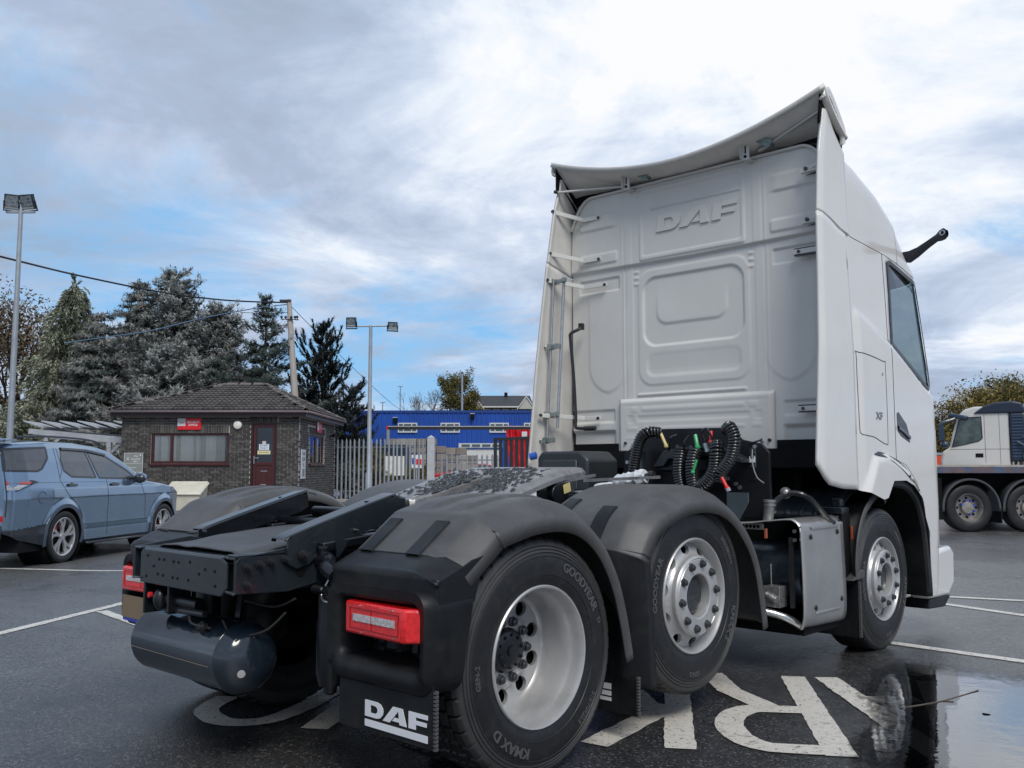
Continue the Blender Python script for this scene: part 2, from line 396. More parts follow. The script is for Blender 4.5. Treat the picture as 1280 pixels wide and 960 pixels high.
# lettering on the ground, written to be read from the far side
RT = Vector((-0.834, -0.552)); UP = Vector((0.552, -0.834))
def gl(pts): return [tuple(RT*t+UP*s) for t, s in pts]
def arc(cx, cy, rx, ry, a0, a1, n=10): return [(cx+rx*cos(radians(lerp(a0, a1, k/n))), cy+ry*sin(radians(lerp(a0, a1, k/n)))) for k in range(n+1)]
LET = {
 'letter_p': [[(-3.68, -1.46), (-3.68, 0.16)], [(-3.62, 0.09)]+arc(-3.42, -0.26, 0.22, 0.35, 90, -90)+[(-3.62, -0.61)]],
 'letter_a': [[(-3.12, -1.46), (-2.83, 0.16)], [(-2.515, -1.46), (-2.76, 0.16)], [(-2.93, -0.98), (-2.66, -0.92)]],
 'letter_r': [[(-2.315, -1.46), (-2.315, 0.17)], [(-2.25, 0.09), (-2.08, 0.09)]+arc(-2.05, -0.27, 0.20, 0.36, 80, -80)+[(-2.25, -0.63)], [(-2.08, -0.66), (-1.90, -1.02), (-1.82, -1.46)]],
 'letter_k': [[(-1.60, -1.46), (-1.60, 0.17)], [(-1.56, -0.62), (-1.20, 0.17)], [(-1.46, -0.50), (-1.18, -1.46)]],
 'letter_i': [[(-0.74, -1.46), (-0.74, 0.15)]],
 'letter_n': [[(-0.38, -1.46), (-0.38, 0.14)], [(-0.36, 0.10), (0.14, -1.40)], [(0.17, -1.46), (0.19, 0.14)]],
 'letter_g': [smooth2([(0.92, -0.42), (0.90, -0.12), (0.70, 0.08), (0.50, 0.03), (0.41, -0.25), (0.38, -0.65), (0.40, -1.1), (0.52, -1.4), (0.72, -1.42), (0.90, -1.25), (0.92, -0.85)], 4), [(0.92, -0.85), (0.72, -0.85)]],
}
pk = thing('ground_lettering', 'large worn white word PARKING painted upside down on asphalt under the truck', 'road marking')
for nm, strokes in LET.items():
    for k, st in enumerate(strokes):
        mb = MB(); strip(mb, gl(st), 0.145 if nm != 'letter_g' else 0.13, z=0.005+0.0012*k); o = mb.build(nm if k == 0 else nm, road_paint, pk, smooth=0, merge=False)
LN = [([(-3.4, -1.46), (-4.14, -0.32), (-5.19, 1.30), (-6.4, 3.15)], 0.10, 'long white bay line running away left of the truck', 0),
      ([(-4.70, 0.72), (-3.55, 0.60)], 0.10, 'short white bay line meeting the long line left of the truck', 0.001),
      ([(-13.6, -0.2), (-10.28, 1.71), (-8.53, 2.73), (-5.6, 4.45)], 0.10, 'white bay line beside the blue estate car', 0),
      ([(0.70, 4.07), (1.18, 4.04), (2.05, 3.98), (4.0, 3.83)], 0.11, 'worn white line starting at the truck front wheel', 0),
      ([(-0.6, 6.85), (0.43, 6.49), (1.52, 6.12), (4.2, 5.2)], 0.11, 'nearer of two thin white lines past the truck front bumper', 0),
      ([(-0.8, 6.44), (0.47, 6.86), (1.28, 7.12), (4.0, 8.0)], 0.11, 'farther of two thin white lines past the truck front bumper', 0.001)]
for pts, wd, lb, dz in LN:
    mb = MB(); strip(mb, pts, wd, z=0.005+dz); tag(mb.build('parking_line', line_paint, smooth=0, merge=False), lb, 'road marking', 'painted bay lines')
# puddle
def puddle_mat():
    m = bpy.data.materials.new('puddle_water'); m.use_nodes = True; t = NT(m.node_tree); t.n.clear()
    co = t.new('ShaderNodeTexCoord').outputs['Object']
    g_ = t.new('ShaderNodeBsdfGlossy'); g_.inputs[0].default_value = (0.97, 0.98, 1, 1); g_.inputs[1].default_value = 0.015
    tr = t.new('ShaderNodeBsdfTransparent'); tr.inputs[0].default_value = (0.38, 0.38, 0.37, 1)
    bn = t.new('ShaderNodeBump'); bn.inputs['Distance'].default_value = 0.0020; bn.inputs['Strength'].default_value = 0.6
    t.inp(bn, 'Height', t.noise(co, 7.0, 4, 0.6)); t.l.new(bn.outputs[0], g_.inputs['Normal'])
    at0 = t.new('ShaderNodeAttribute'); at0.attribute_name = 'shore'; e0 = t.math('ADD', at0.outputs['Fac'], t.math('MULTIPLY', t.math('SUBTRACT', t.noise(co, 11, 6, 0.75), 0.5), 1.4))
    t.inp(tr, 0, t.mix(t.ramp(e0, [(0.3, 0.0), (1.25, 1.0)]), (0.80, 0.80, 0.79), (0.36, 0.36, 0.35)))
    f = t.new('ShaderNodeFresnel'); f.inputs[0].default_value = 2.1
    fac = t.math('MULTIPLY', t.math('ADD', t.math('MULTIPLY', f.outputs[0], 1.1), 0.06), t.ramp(e0, [(0.45, 0.15), (1.15, 1.0)]), clamp=True)
    mx = t.new('ShaderNodeMixShader'); t.inp(mx, 0, fac); t.l.new(tr.outputs[0], mx.inputs[1]); t.l.new(g_.outputs[0], mx.inputs[2])
    # ragged shore: small stones stand out of the water near its edge
    at = t.new('ShaderNodeAttribute'); at.attribute_name = 'shore'
    e = t.math('ADD', at.outputs['Fac'], t.math('MULTIPLY', t.math('SUBTRACT', t.noise(co, 26, 6, 0.75), 0.5), 1.5))
    e = t.math('ADD', e, t.math('MULTIPLY', t.math('SUBTRACT', t.noise(co, 4, 5, 0.7), 0.5), 1.2))
    al = t.ramp(e, [(0.42, 0.0), (0.52, 1.0)])
    tb = t.new('ShaderNodeBsdfTransparent'); m2 = t.new('ShaderNodeMixShader'); t.inp(m2, 0, al)
    t.l.new(tb.outputs[0], m2.inputs[1]); t.l.new(mx.outputs[0], m2.inputs[2])
    o = t.new('ShaderNodeOutputMaterial'); t.l.new(m2.outputs[0], o.inputs[0]); return m
PUD = smooth2([(1.40, 3.50), (1.75, 3.55), (2.4, 3.52), (3.1, 3.35), (3.6, 2.7), (3.55, 1.9), (3.2, 1.2), (2.7, 0.75), (2.25, 0.80), (1.98, 1.15), (1.86, 1.7), (1.62, 2.2), (1.42, 2.75), (1.32, 3.2), (1.40, 3.50)], 6)
cx = sum(p[0] for p in PUD)/len(PUD); cy = sum(p[1] for p in PUD)/len(PUD)
rings = []; sh = []
for k, (fr, sv_) in enumerate(((0.02, 1.7), (0.40, 1.5), (0.60, 1.1), (0.76, 0.75), (0.92, 0.42), (1.12, -0.15))):
    rings.append([(cx+(x-cx)*fr, cy+(y-cy)*fr, 0.011) for x, y in PUD]); sh += [sv_]*len(PUD)
pm = MB(); pm.grid(rings)
pu = pm.build('puddle', puddle_mat(), smooth=0, merge=False)
at = pu.data.attributes.new('shore', 'FLOAT', 'POINT'); at.data.foreach_set('value', sh)
structure(pu)
tw = MB(); tw.tube(spline([(1.93, 2.18, 0.012), (2.02, 2.42, 0.013), (2.06, 2.62, 0.012), (2.10, 2.85, 0.014)], 4), 0.003, 5); tw.tube([(2.03, 2.45, 0.013), (2.08, 2.48, 0.014)], 0.0025, 5)
tag(tw.build('twig', mat('twig_bark', (0.09, 0.07, 0.05), 0.7)), 'thin bare twig lying across the puddle', 'twig')
# ================================================================== tractor unit
TR = thing('tractor_unit', 'large white three axle tractor unit without a trailer, seen from behind in the foreground', 'lorry')

def holed_disc(fx, rin, rout, nh, hr, hc, a_off=0.0, depth=0.012, per=20, asp=1.0):
    vs = []; fs = []
    half = pi/nh
    for h in range(nh):
        ac = a_off+2*pi*h/nh
        dirs = [2*pi*k/per for k in range(per)]
        A = half*hc
        dirs += [atan2(b, a) % (2*pi) for a in (A, -A) for b in (rout-hc, rin-hc)]
        dirs = sorted(set(round(d, 5) for d in dirs)); n = len(dirs); o = len(vs)
        for ring in range(5):
            for d in dirs:
                ux, uy = cos(d), sin(d)
                tx = A/abs(ux) if abs(ux) > 1e-9 else 1e9
                ty = ((rout-hc) if uy > 0 else (hc-rin))/abs(uy) if abs(uy) > 1e-9 else 1e9
                tb = min(tx, ty)
                if ring == 4: a = hr*ux*asp; r = hr*uy
                else:
                    k = (3-ring)/3; hx, hy = hr*ux*asp, hr*uy; bx, by = tb*ux, tb*uy
                    a = lerp(bx, hx, 1-k) ; r = lerp(by, hy, 1-k)
                ang = ac+a/hc; rr = hc+r
                vs.append((fx(rr)-(depth if ring == 4 else 0), rr*cos(ang), rr*sin(ang)))
        for ring in range(4):
            for k in range(n):
                fs.append((o+ring*n+k, o+ring*n+(k+1) % n, o+(ring+1)*n+(k+1) % n, o+(ring+1)*n+k))
    return vs, fs

def tyre_mesh(drive):
    side = [(-0.045, 0.288), (-0.022, 0.293), (-0.014, 0.300), (-0.010, 0.315), (-0.004, 0.335), (-0.004, 0.340), (-0.001, 0.342),
            (0.0, 0.375), (0.0, 0.405), (-0.003, 0.418), (-0.0005, 0.420), (-0.004, 0.432), (-0.009, 0.434), (-0.005, 0.438), (-0.008, 0.446), (-0.013, 0.448),
            (-0.009, 0.452), (-0.012, 0.460), (-0.018, 0.462), (-0.014, 0.466), (-0.018, 0.476), (-0.022, 0.484), (-0.028, 0.494)]
    tread = [(-0.040, 0.503), (-0.075, 0.506), (-0.078, 0.494), (-0.086, 0.494), (-0.089, 0.507), (-0.128, 0.508), (-0.131, 0.494), (-0.139, 0.494), (-0.142, 0.508),
             (-0.166, 0.508), (-0.169, 0.494), (-0.177, 0.494), (-0.180, 0.508), (-0.219, 0.507), (-0.222, 0.494), (-0.230, 0.494), (-0.233, 0.506), (-0.268, 0.503), (-0.282, 0.490)]
    inner = [(-0.300, 0.44), (-0.307, 0.39), (-0.300, 0.33), (-0.275, 0.29)]
    prof = side+tread+inner; ns = len(side); nt = len(tread)
    lug = 44 if drive else 72; sub = 8 if drive else 5; N = lug*sub; vs = []
    for k in range(N):
        a = 2*pi*k/N; ph = k % sub
        for j, (t, r) in enumerate(prof):
            rr = r; tt = t
            if ph == 3:
                if j in (ns-1, ns, ns+1) or j in (ns+nt-3, ns+nt-2, ns+nt-1): rr -= (0.011 if drive else 0.005)
                if j == ns-2: tt -= 0.004 if drive else 0.0
            if drive and ph in (1,) and ns+3 < j < ns+nt-3 and r > 0.5: rr -= 0.012
            vs.append((tt, rr*cos(a), rr*sin(a)))
    q = len(prof); fs = [(k*q+j, ((k+1) % N)*q+j, ((k+1) % N)*q+j+1, k*q+j+1) for k in range(N) for j in range(q-1)]
    mb = MB(); mb.add(vs, fs); return mb

def arc_text(mb, s, size, th, r0, x0=0.0, depth=0.004, squash=1.0):
    vs, fs = text_mesh(s, size, depth, off=size*0.025)
    out = []
    for (u, v, w_) in vs:
        r = r0+v; a = radians(th)-u*squash/r0
        out.append((x0+w_, r*cos(a), r*sin(a)))
    mb.add(out, fs)

_cache = {}
def wheel_set(kind):
    """master meshes of one wheel, local x points outward"""
    if kind in _cache: return _cache[kind]
    objs = {}
    drive = kind == 'drive'
    rim = MB()
    if drive:
        rim.lathe([(-0.030, 0.300), (-0.012, 0.299), (-0.006, 0.294), (-0.008, 0.287), (-0.018, 0.283), (-0.035, 0.279), (-0.060, 0.277), (-0.075, 0.272), (-0.095, 0.263), (-0.150, 0.259), (-0.205, 0.256), (-0.220, 0.252), (-0.232, 0.243)], 72)
        fx = lambda r: -0.232-0.010*(1-((r-0.14)/0.103)**2) + 0.020*max(0, min(1, (0.168-r)/0.014))
        v, f = holed_disc(fx, 0.095, 0.243, 10, 0.0330, 0.2020, a_off=radians(18), depth=0.02, asp=1.0); rim.add(v, f)
        rim.lathe([(-0.245, 0.26), (-0.27, 0.262), (-0.28, 0.28)], 48)
    else:
        rim.lathe([(-0.030, 0.300), (-0.010, 0.299), (-0.004, 0.294), (-0.006, 0.288), (-0.016, 0.283), (-0.030, 0.278), (-0.052, 0.275), (-0.066, 0.268)], 72)
        fx = lambda r: float(np.interp(r, [0.10, 0.2095, 0.216, 0.226, 0.255, 0.268], [-0.020, -0.020, -0.034, -0.042, -0.054, -0.066]))
        v, f = holed_disc(fx, 0.2095, 0.268, 10, 0.0235, 0.2400, a_off=radians(18), depth=0.022, asp=1.55); rim.add(v, f)
        rim.lathe([(-0.022, 0.2095), (0.002, 0.2085), (0.011, 0.202), (0.014, 0.197), (0.010, 0.194), (0.010, 0.190), (0.014, 0.187), (0.014, 0.118), (0.010, 0.112), (-0.060, 0.108)], 72)
    objs['wheel'] = rim.build('wheel', rim_silver, TR, smooth=32)
    objs['tyre'] = tyre_mesh(drive).build('tyre', dusty_tyre, objs['wheel'], smooth=28, merge=False)
    TX = ([('GOODYEAR', 0.054, 47, 0.372, 1.0), ('KMAX D', 0.056, 238, 0.370, 1.1), ('GEN-2', 0.034, 184, 0.385, 1.0), ('315/70R22.5', 0.028, 318, 0.385, 1.1), ('D', 0.034, 16, 0.385, 1.0)] if drive else
          [('315/70R22.5', 0.032, 28, 0.375, 1.1), ('KMAX S', 0.050, 325, 0.372, 1.1), ('GOODYEAR', 0.048, 160, 0.372, 1.0), ('GEN-2', 0.034, 258, 0.385, 1.0)])
    for tx in TX:
        lt = MB(); arc_text(lt, tx[0], tx[1], tx[2], tx[3], 0.001, squash=tx[4]); tag(lt.build('raised_lettering', rubber_letter, objs['wheel'], smooth=0, merge=False), kind='stuff')
    hub = MB()
    if drive:
        hub.lathe([(-0.232, 0.100), (-0.205, 0.097), (-0.195, 0.090), (-0.189, 0.080), (-0.185, 0.05), (-0.185, 0.0)], 40)
        hub.lathe([(-0.185, 0.026), (-0.177, 0.023), (-0.175, 0.0)], 20)
        for k in range(10):
            a = 2*pi*k/10+0.2; hub.cyl((-0.195, 0.070*cos(a), 0.070*sin(a)), (-0.179, 0.070*cos(a), 0.070*sin(a)), 0.008, 6)
        objs['hub'] = hub.build('hub', chassis_dk, objs['wheel'])
        nr, nx = 0.126, -0.214
    else:
        hub.lathe([(-0.060, 0.108), (-0.058, 0.098), (-0.030, 0.092), (-0.022, 0.080), (-0.024, 0.04), (-0.024, 0.0)], 40)
        objs['hub'] = hub.build('hub', mat('dark_greased_hub', (0.03, 0.034, 0.038), 0.22, metal=0.3, var=0.4, vs=20, coat=0.5), objs['wheel'])
        nr, nx = 0.1675, 0.012
    bdm = MB(); xb = -0.275 if drive else -0.105
    bdm.lathe([(xb, 0.262), (xb-0.01, 0.20), (xb-0.01, 0.05)], 40); bdm.build('hole_blackout', dark, objs['wheel'])  # dark disc added behind the hand holes so that they look black
    nut = MB(); nut.lathe([(0.0, 0.0225), (0.006, 0.0225), (0.009, 0.017), (0.020, 0.0165), (0.025, 0.011), (0.028, 0.0)], 12)
    n0 = nut.build('wheel_nut', steel_dk, objs['wheel'], smooth=30)
    n0.location = (nx, nr, 0); nuts = [n0]
    for k in range(1, 10):
        c = n0.copy(); COL.objects.link(c); a = 2*pi*k/10; c.location = (nx, nr*cos(a), nr*sin(a)); nuts.append(c)
    _cache[kind] = objs['wheel']; return objs['wheel']
_used = set()
def place_wheel(kind, x, y, z, side, spin=0.0, steer=0.0):
    w0 = wheel_set(kind)
    if kind in _used: w_ = copy_tree(w0, TR)
    else: w_ = w0; _used.add(kind)
    w_.location = (x*side, y, z); R = Matrix.Rotation(0 if side > 0 else pi, 3, 'Z') @ Matrix.Rotation(spin, 3, 'X')
    w_.rotation_euler = (Matrix.Rotation(steer, 3, 'Z') @ R).to_euler()
    return w_
YF, YM, ZM = 3.78, 1.235, 0.632
place_wheel('drive', 1.235, 0, 0.50, 1, spin=0.0)
place_wheel('steer', 1.225, YM, ZM, 1, spin=0.12)
place_wheel('steer', 1.225, YF, 0.50, 1, spin=0.3)
place_wheel('drive', 1.235, 0, 0.50, -1)
place_wheel('steer', 1.225, YM, ZM, -1); place_wheel('steer', 1.225, YF, 0.50, -1)
tm = tyre_mesh(True); 
inn = [o for o in wheel_set('drive').children if o.name.startswith('tyre')][0]
for sd_ in (1, -1):
    t2 = inn.copy(); COL.objects.link(t2); t2.parent = TR; t2.name = 'inner_tyre'; t2.location = (0.885*sd_, 0, 0.5); t2.rotation_euler = (0, 0, 0 if sd_ > 0 else pi)
    b = MB(); b.lathe([(0, 0.29), (0.0, 0.15), (0.05, 0.13)], 32, (0.80*sd_, 0, 0.5)); b.lathe([(0, 0.20), (-0.12*sd_, 0.20), (-0.12*sd_, 0.02)], 32, (0.72*sd_, 0, 0.5)); b.build('brake_drum', dark, TR)

# ------------------------------------------------------------------ mudguards
XCOL = [(0.615, -0.060), (0.635, -0.020), (0.67, 0.0)]+[(lerp(0.70, 1.09, k/27), 0.0) for k in range(28)]+[(1.115, -0.003), (1.150, -0.010), (1.170, -0.018), (1.215, -0.048), (1.250, -0.074), (1.260, -0.084), (1.264, -0.095), (1.266, -0.145)]
def path_norms(path):
    out = []
    for i in range(len(path)):
        a = path[max(i-1, 0)]; b = path[min(i+1, len(path)-1)]
        t = Vector((b[0]-a[0], b[1]-a[1])).normalized(); out.append(Vector((-t.y, t.x)))
    return out
def guard_surface(side, path, ridge=None, x_in=None, cols=None):
    """skin swept along path (y, z); columns go from the inner to the outer edge"""
    P = smooth2(path, 5); N = path_norms(P); rows = []
    for (y, z), n in zip(P, N):
        row = []
        for (x, d) in (cols or XCOL):
            dd = d
            if ridge:
                for rx in ridge:
                    e = max(0, 1-((x-rx)/0.055)**8) if abs(x-rx) < 0.055 else 0
                    dd += 0.014*e*max(0, min(1, (z-1.115)/0.02)) if z > 1.115 else 0
            row.append((side*x, y+n.x*dd, z+n.y*dd))
        rows.append(row)
    mb = MB(); mb.grid(rows); return mb, P, N
def strap(side, x0, x1, P, N, i0, i1, par):
    rows = []
    for i in range(i0, i1+1):
        (y, z), n = P[i], N[i]
        rows.append([(side*x, y+n.x*d, z+n.y*d) for x, d in ((x0, 0.0), (x0+0.004, 0.009), (x1-0.004, 0.009), (x1, 0.0))])
    rows.insert(0, [(a, b-0.012, c-0.008) for a, b, c in rows[0]]); rows.append([(a, b+0.006, c-0.002) for a, b, c in rows[-1]])
    mb = MB(); mb.grid(rows); return mb.build('strap', black_plastic, par)
def rr_loop(x0, x1, z0, z1, r, n=6):
    pts = []
    for cx_, cz_, a0 in ((x1-r, z1-r, 0), (x0+r, z1-r, 90), (x0+r, z0+r, 180), (x1-r, z0+r, 270)):
        for k in range(n+1):
            a = radians(a0+90*k/n); pts.append((cx_+r*cos(a), cz_+r*sin(a)))
    return pts

LEDGE = [(-0.676, 0.78), (-0.676, 0.860), (-0.674, 0.885), (-0.660, 0.902), (-0.640, 0.910), (-0.585, 0.936), (-0.520, 0.962)]
CAP = [(-0.548, 0.955), (-0.520, 0.975), (-0.440, 1.034), (-0.360, 1.094), (-0.335, 1.108), (-0.305, 1.117), (-0.220, 1.137), (-0.10, 1.160), (0.05, 1.168), (0.20, 1.150), (0.34, 1.092), (0.47, 0.985), (0.575, 0.83), (0.645, 0.65), (0.70, 0.43)]
def daf_logo(M, mb, depth):
    """block letters D A F; M maps (u, v, w) to the object"""
    D_ = [(0, 0), (0.74, 0), (1.02, 0.16), (1.12, 0.5), (1.02, 0.84), (0.74, 1), (0, 1), (0, 0.02), (0.34, 0.26), (0.34, 0.74), (0.62, 0.74), (0.76, 0.62), (0.78, 0.5), (0.76, 0.38), (0.62, 0.26), (0.34, 0.24)]
    ring_o = [(0, 0), (0.74, 0), (0.95, 0.08), (1.09, 0.3), (1.12, 0.5), (1.09, 0.7), (0.95, 0.92), (0.74, 1), (0, 1)]
    ring_i = [(0.34, 0.26), (0.60, 0.26), (0.70, 0.30), (0.77, 0.40), (0.78, 0.5), (0.77, 0.6), (0.70, 0.70), (0.60, 0.74), (0.34, 0.74)]
    n = len(ring_o); vs = []
    for w_ in (0, depth): vs += [M(u, v, w_) for u, v in ring_o]+[M(u, v, w_) for u, v in ring_i]
    fs = []
    for k in range(n):
        k2 = (k+1) % n
        fs += [(k, k2, n+k2, n+k), (2*n+k, 2*n+k2, 3*n+k2, 3*n+k), (k, k2, 2*n+k2, 2*n+k), (n+k, n+k2, 3*n+k2, 3*n+k)]
    mb.add(vs, fs)
    quads = [[(1.10, 0), (1.52, 0), (2.02, 0.80), (1.78, 1.0), (1.70, 1.0)], [(1.78, 1.0), (2.02, 0.80), (2.10, 0.0), (2.50, 0.0), (2.26, 1.0)], [(1.66, 0.14), (2.08, 0.14), (2.06, 0.36), (1.80, 0.36)],
             [(2.62, 0), (3.02, 0), (3.02, 1.0), (2.62, 1.0)], [(3.02, 0.30), (3.62, 0.30), (3.62, 0.54), (3.02, 0.54)], [(3.02, 0.74), (3.68, 0.74), (3.68, 1.0), (3.02, 1.0)]]
    for q in quads:
        m = len(q); vs = [M(u, v, w_) for w_ in (0, depth) for u, v in q]
        mb.add(vs, [tuple(range(m)), tuple(range(m, 2*m))]+[(i, (i+1) % m, m+(i+1) % m, m+i) for i in range(m)])

def right_flap(side):
    fl = MB(); fl.box(min(side*0.70, side*1.262), max(side*0.70, side*1.262), -0.655, -0.645, 0.262, 0.50)
    flp = fl.build('mudflap', black_plastic, TR, smooth=0)
    lg = MB(); u0 = 0.872 if side > 0 else -1.24
    daf_logo(lambda u, v, w_: (u0+u*0.100, -0.657-w_, 0.322+v*0.062), lg, 0.003)
    lg.box(u0, u0+0.368, -0.660, -0.657, 0.284, 0.310); lg.build('flap_lettering', white_print, flp, smooth=0)
    sr = MB()
    for k in range(15):
        z = 0.265+k*0.0145; sr.lathe([(-0.004, 0.008), (0.004, 0.008), (0.006, 0.0)], 8, (side*1.268, -0.640, z))
        sr.box(side*1.262, side*1.275, -0.652, -0.636, z-0.0045, z+0.0045)
    sr.build('serrated_edge', rubber_letter, flp, smooth=0)
def rear_guard(side):
    mb, P, N = guard_surface(side, CAP, ridge=(0.80, 1.0))
    cap = mb.build('rear_mudguard', grey_plastic, TR, smooth=50, solid=0.010)
    strap(side, 0.695, 0.775, P, N, 1, 13, cap); strap(side, 0.985, 1.07, P, N, 1, 13, cap)
    lm, _, _ = guard_surface(side, LEDGE, cols=[(x, d*0.55) for x, d in XCOL[:-2]]+[(1.264, -0.056)])
    sp_ = MB(); sp_.prism([(-0.625, 0.78), (-0.632, 0.862), (-0.615, 0.875), (-0.52, 0.905), (-0.44, 0.94), (-0.385, 0.955), (-0.44, 0.78)], 'yz', side*1.250, side*1.264)
    # lower rear box with the lamp recess
    O = rr_loop(0.640, 1.262, 0.450, 0.830, 0.07); O2 = rr_loop(0.652, 1.245, 0.462, 0.828, 0.07)
    I1 = rr_loop(0.690, 1.222, 0.510, 0.795, 0.06); I2 = rr_loop(0.705, 1.210, 0.535, 0.785, 0.05)
    def ya(z): return interp(z, [(0.38, -0.515), (0.6, -0.50), (0.83, -0.44)])
    rows = [[(side*x, -0.36, z) for x, z in I2], [(side*x, -0.655, z) for x, z in I2], [(side*x, -0.676, z) for x, z in I1],
            [(side*x, -0.682 if z > 0.5 else -0.668, z) for x, z in O2], [(side*x, -0.655, z) for x, z in O],
            [(side*(x+0.004), ya(z) if x > 1.2 else -0.57, z) for x, z in O]]
    rows = [r+[r[0]] for r in rows]; lm.grid(rows[::1])
    lo = lm.build('mudguard_lower_panel', black_plastic, cap, smooth=50, solid=0.006); sp_.build('panel_side', black_plastic, cap, smooth=0)
    bk = MB(); bk.box(min(side*0.68, side*1.20), max(side*0.68, side*1.20), -0.37, -0.36, 0.50, 0.82); bk.build('recess_back', dark, cap, smooth=0)
    # mudflap with the maker's logo (only the right hand one is fitted)
    if side > 0: right_flap(side)
    # lamp
    sx = side
    poly = [(sx*0.785, -0.600), (sx*0.785, -0.700), (sx*1.165, -0.722), (sx*1.232, -0.660), (sx*1.240, -0.600)]
    lb = MB(); lb.prism(poly if side > 0 else poly[::-1], 'xy', 0.640, 0.768)
    lamp = lb.build('tail_lamp', red_lens, TR, smooth=30, bevel=0.012, seg=3)
    hb = MB(); hb.box(min(sx*0.80, sx*1.23), max(sx*0.80, sx*1.23), -0.60, -0.50, 0.65, 0.76); hb.build('lamp_housing', dark, lamp)
    rs = MB(); t0 = (-0.700, 0.785); 
    def fy(x): return lerp(-0.700, -0.722, (abs(x)-0.785)/0.38)
    for (a, b) in ((0.845, 0.962), (0.970, 1.118)):
        rs.add([(sx*x, fy(x)-d, z) for d in (0.0, 0.003) for z in (0.694, 0.722) for x in (a, b)], [(4, 5, 7, 6), (0, 1, 5, 4), (2, 3, 7, 6), (0, 2, 6, 4), (1, 3, 7, 5)])
    rs.build('clear_lens', clear_lens, lamp, smooth=0)
    for (a, b, c, d) in ((0.82, 1.14, 0.664, 0.6665), (0.82, 1.14, 0.742, 0.7445), (0.822, 0.8245, 0.667, 0.742), (1.138, 1.1405, 0.667, 0.742), (0.966, 0.968, 0.667, 0.742)):
        r2 = MB(); r2.add([(sx*x, fy(x)-dd, z) for dd in (0.0, 0.002) for z in (c, d) for x in (a, b)], [(4, 5, 7, 6), (0, 1, 5, 4), (2, 3, 7, 6), (0, 2, 6, 4), (1, 3, 7, 5)])
        r2.build('lens_rib', mat('dark_red_rib', (0.30, 0.004, 0.006), 0.2), lamp, smooth=0)
    for (x, z) in ((0.90, 0.653), (1.11, 0.655), (0.89, 0.755), (1.10, 0.757)):
        s_ = MB(); s_.cyl((sx*x, fy(x)+0.002, z), (sx*x, fy(x)-0.004, z), 0.0035, 8); s_.build('lamp_screw', steel, lamp)
for s_ in (1, -1): rear_guard(s_)
arm = MB(); arm.tube([(0.46, -0.62, 0.775), (0.62, -0.62, 0.775), (0.80, -0.61, 0.74)], 0.02, 10); arm.build('lamp_bracket', chassis_dk, TR)
arm = MB(); arm.tube([(-0.46, -0.62, 0.775), (-0.62, -0.62, 0.775), (-0.80, -0.61, 0.74)], 0.02, 10); arm.build('lamp_bracket', chassis_dk, TR)
pl = MB(); pl.box(-1.19, -0.80, -0.705, -0.698, 0.495, 0.612); plate = pl.build('number_plate', mat('blank_brown_plate', (0.20, 0.145, 0.085), 0.5, var=0.03), TR, smooth=0)
pb = MB(); pb.box(-1.18, -1.0, -0.703, -0.699, 0.478, 0.494); pb.build('plate_blue_strip', mat('plate_blue', (0.02, 0.04, 0.35), 0.4), plate, smooth=0)

# middle axle mudguard
MIDC = [(0.615, 0.90), (0.655, 0.965), (0.74, 1.065), (0.88, 1.140), (1.06, 1.190), (1.24, 1.208), (1.42, 1.192), (1.58, 1.140), (1.73, 1.04), (1.86, 0.90), (1.95, 0.72), (2.02, 0.41)]
MIDR = [(0.655, 0.24), (0.640, 0.45), (0.620, 0.70), (0.612, 0.86), (0.622, 0.912)]
for s_ in (1, -1):
    mb, P, N = guard_surface(s_, MIDC); cap = mb.build('middle_mudguard', grey_plastic, TR, smooth=50, solid=0.010)
    strap(s_, 0.695, 0.775, P, N, 4, 14, cap); strap(s_, 0.96, 1.05, P, N, 0, 12, cap)
    mb, P, N = guard_surface(s_, MIDR); mb.build('mudguard_lower_panel', black_plastic, cap, smooth=50, solid=0.008)
    f = MB(); f.box(min(s_*0.66, s_*1.25), max(s_*0.66, s_*1.25), 0.655, 0.662, 0.13, 0.30); fo = f.build('mudflap', black_plastic, TR, smooth=0)
    for k, (za, zb) in enumerate(((0.235, 0.262), (0.205, 0.226), (0.180, 0.196))):
        g_ = MB(); g_.box(s_*0.80, s_*(1.10), 0.650, 0.654, za, zb) if s_ > 0 else g_.box(-1.10, -0.80, 0.650, 0.654, za, zb); g_.build('flap_stripe', white_print, fo, smooth=0)
    sr = MB()
    for k in range(13):
        z = 0.135+k*0.0145; sr.box(s_*1.25, s_*1.262, 0.65, 0.668, z-0.005, z+0.005)
    sr.build('serrated_edge', rubber_letter, fo, smooth=0)
    a = MB(); a.box(s_*1.235, s_*1.245, 1.965, 1.985, 0.89, 0.945); a.build('marker_lamp', amber, TR)
kn = MB(); kn.prism([(0.84, 0.93), (0.96, 0.93), (0.93, 0.78), (0.90, 0.72), (0.87, 0.78)], 'xz', 0.565, 0.62); kn.build('mudguard_boss', black_plastic, TR, bevel=0.01)
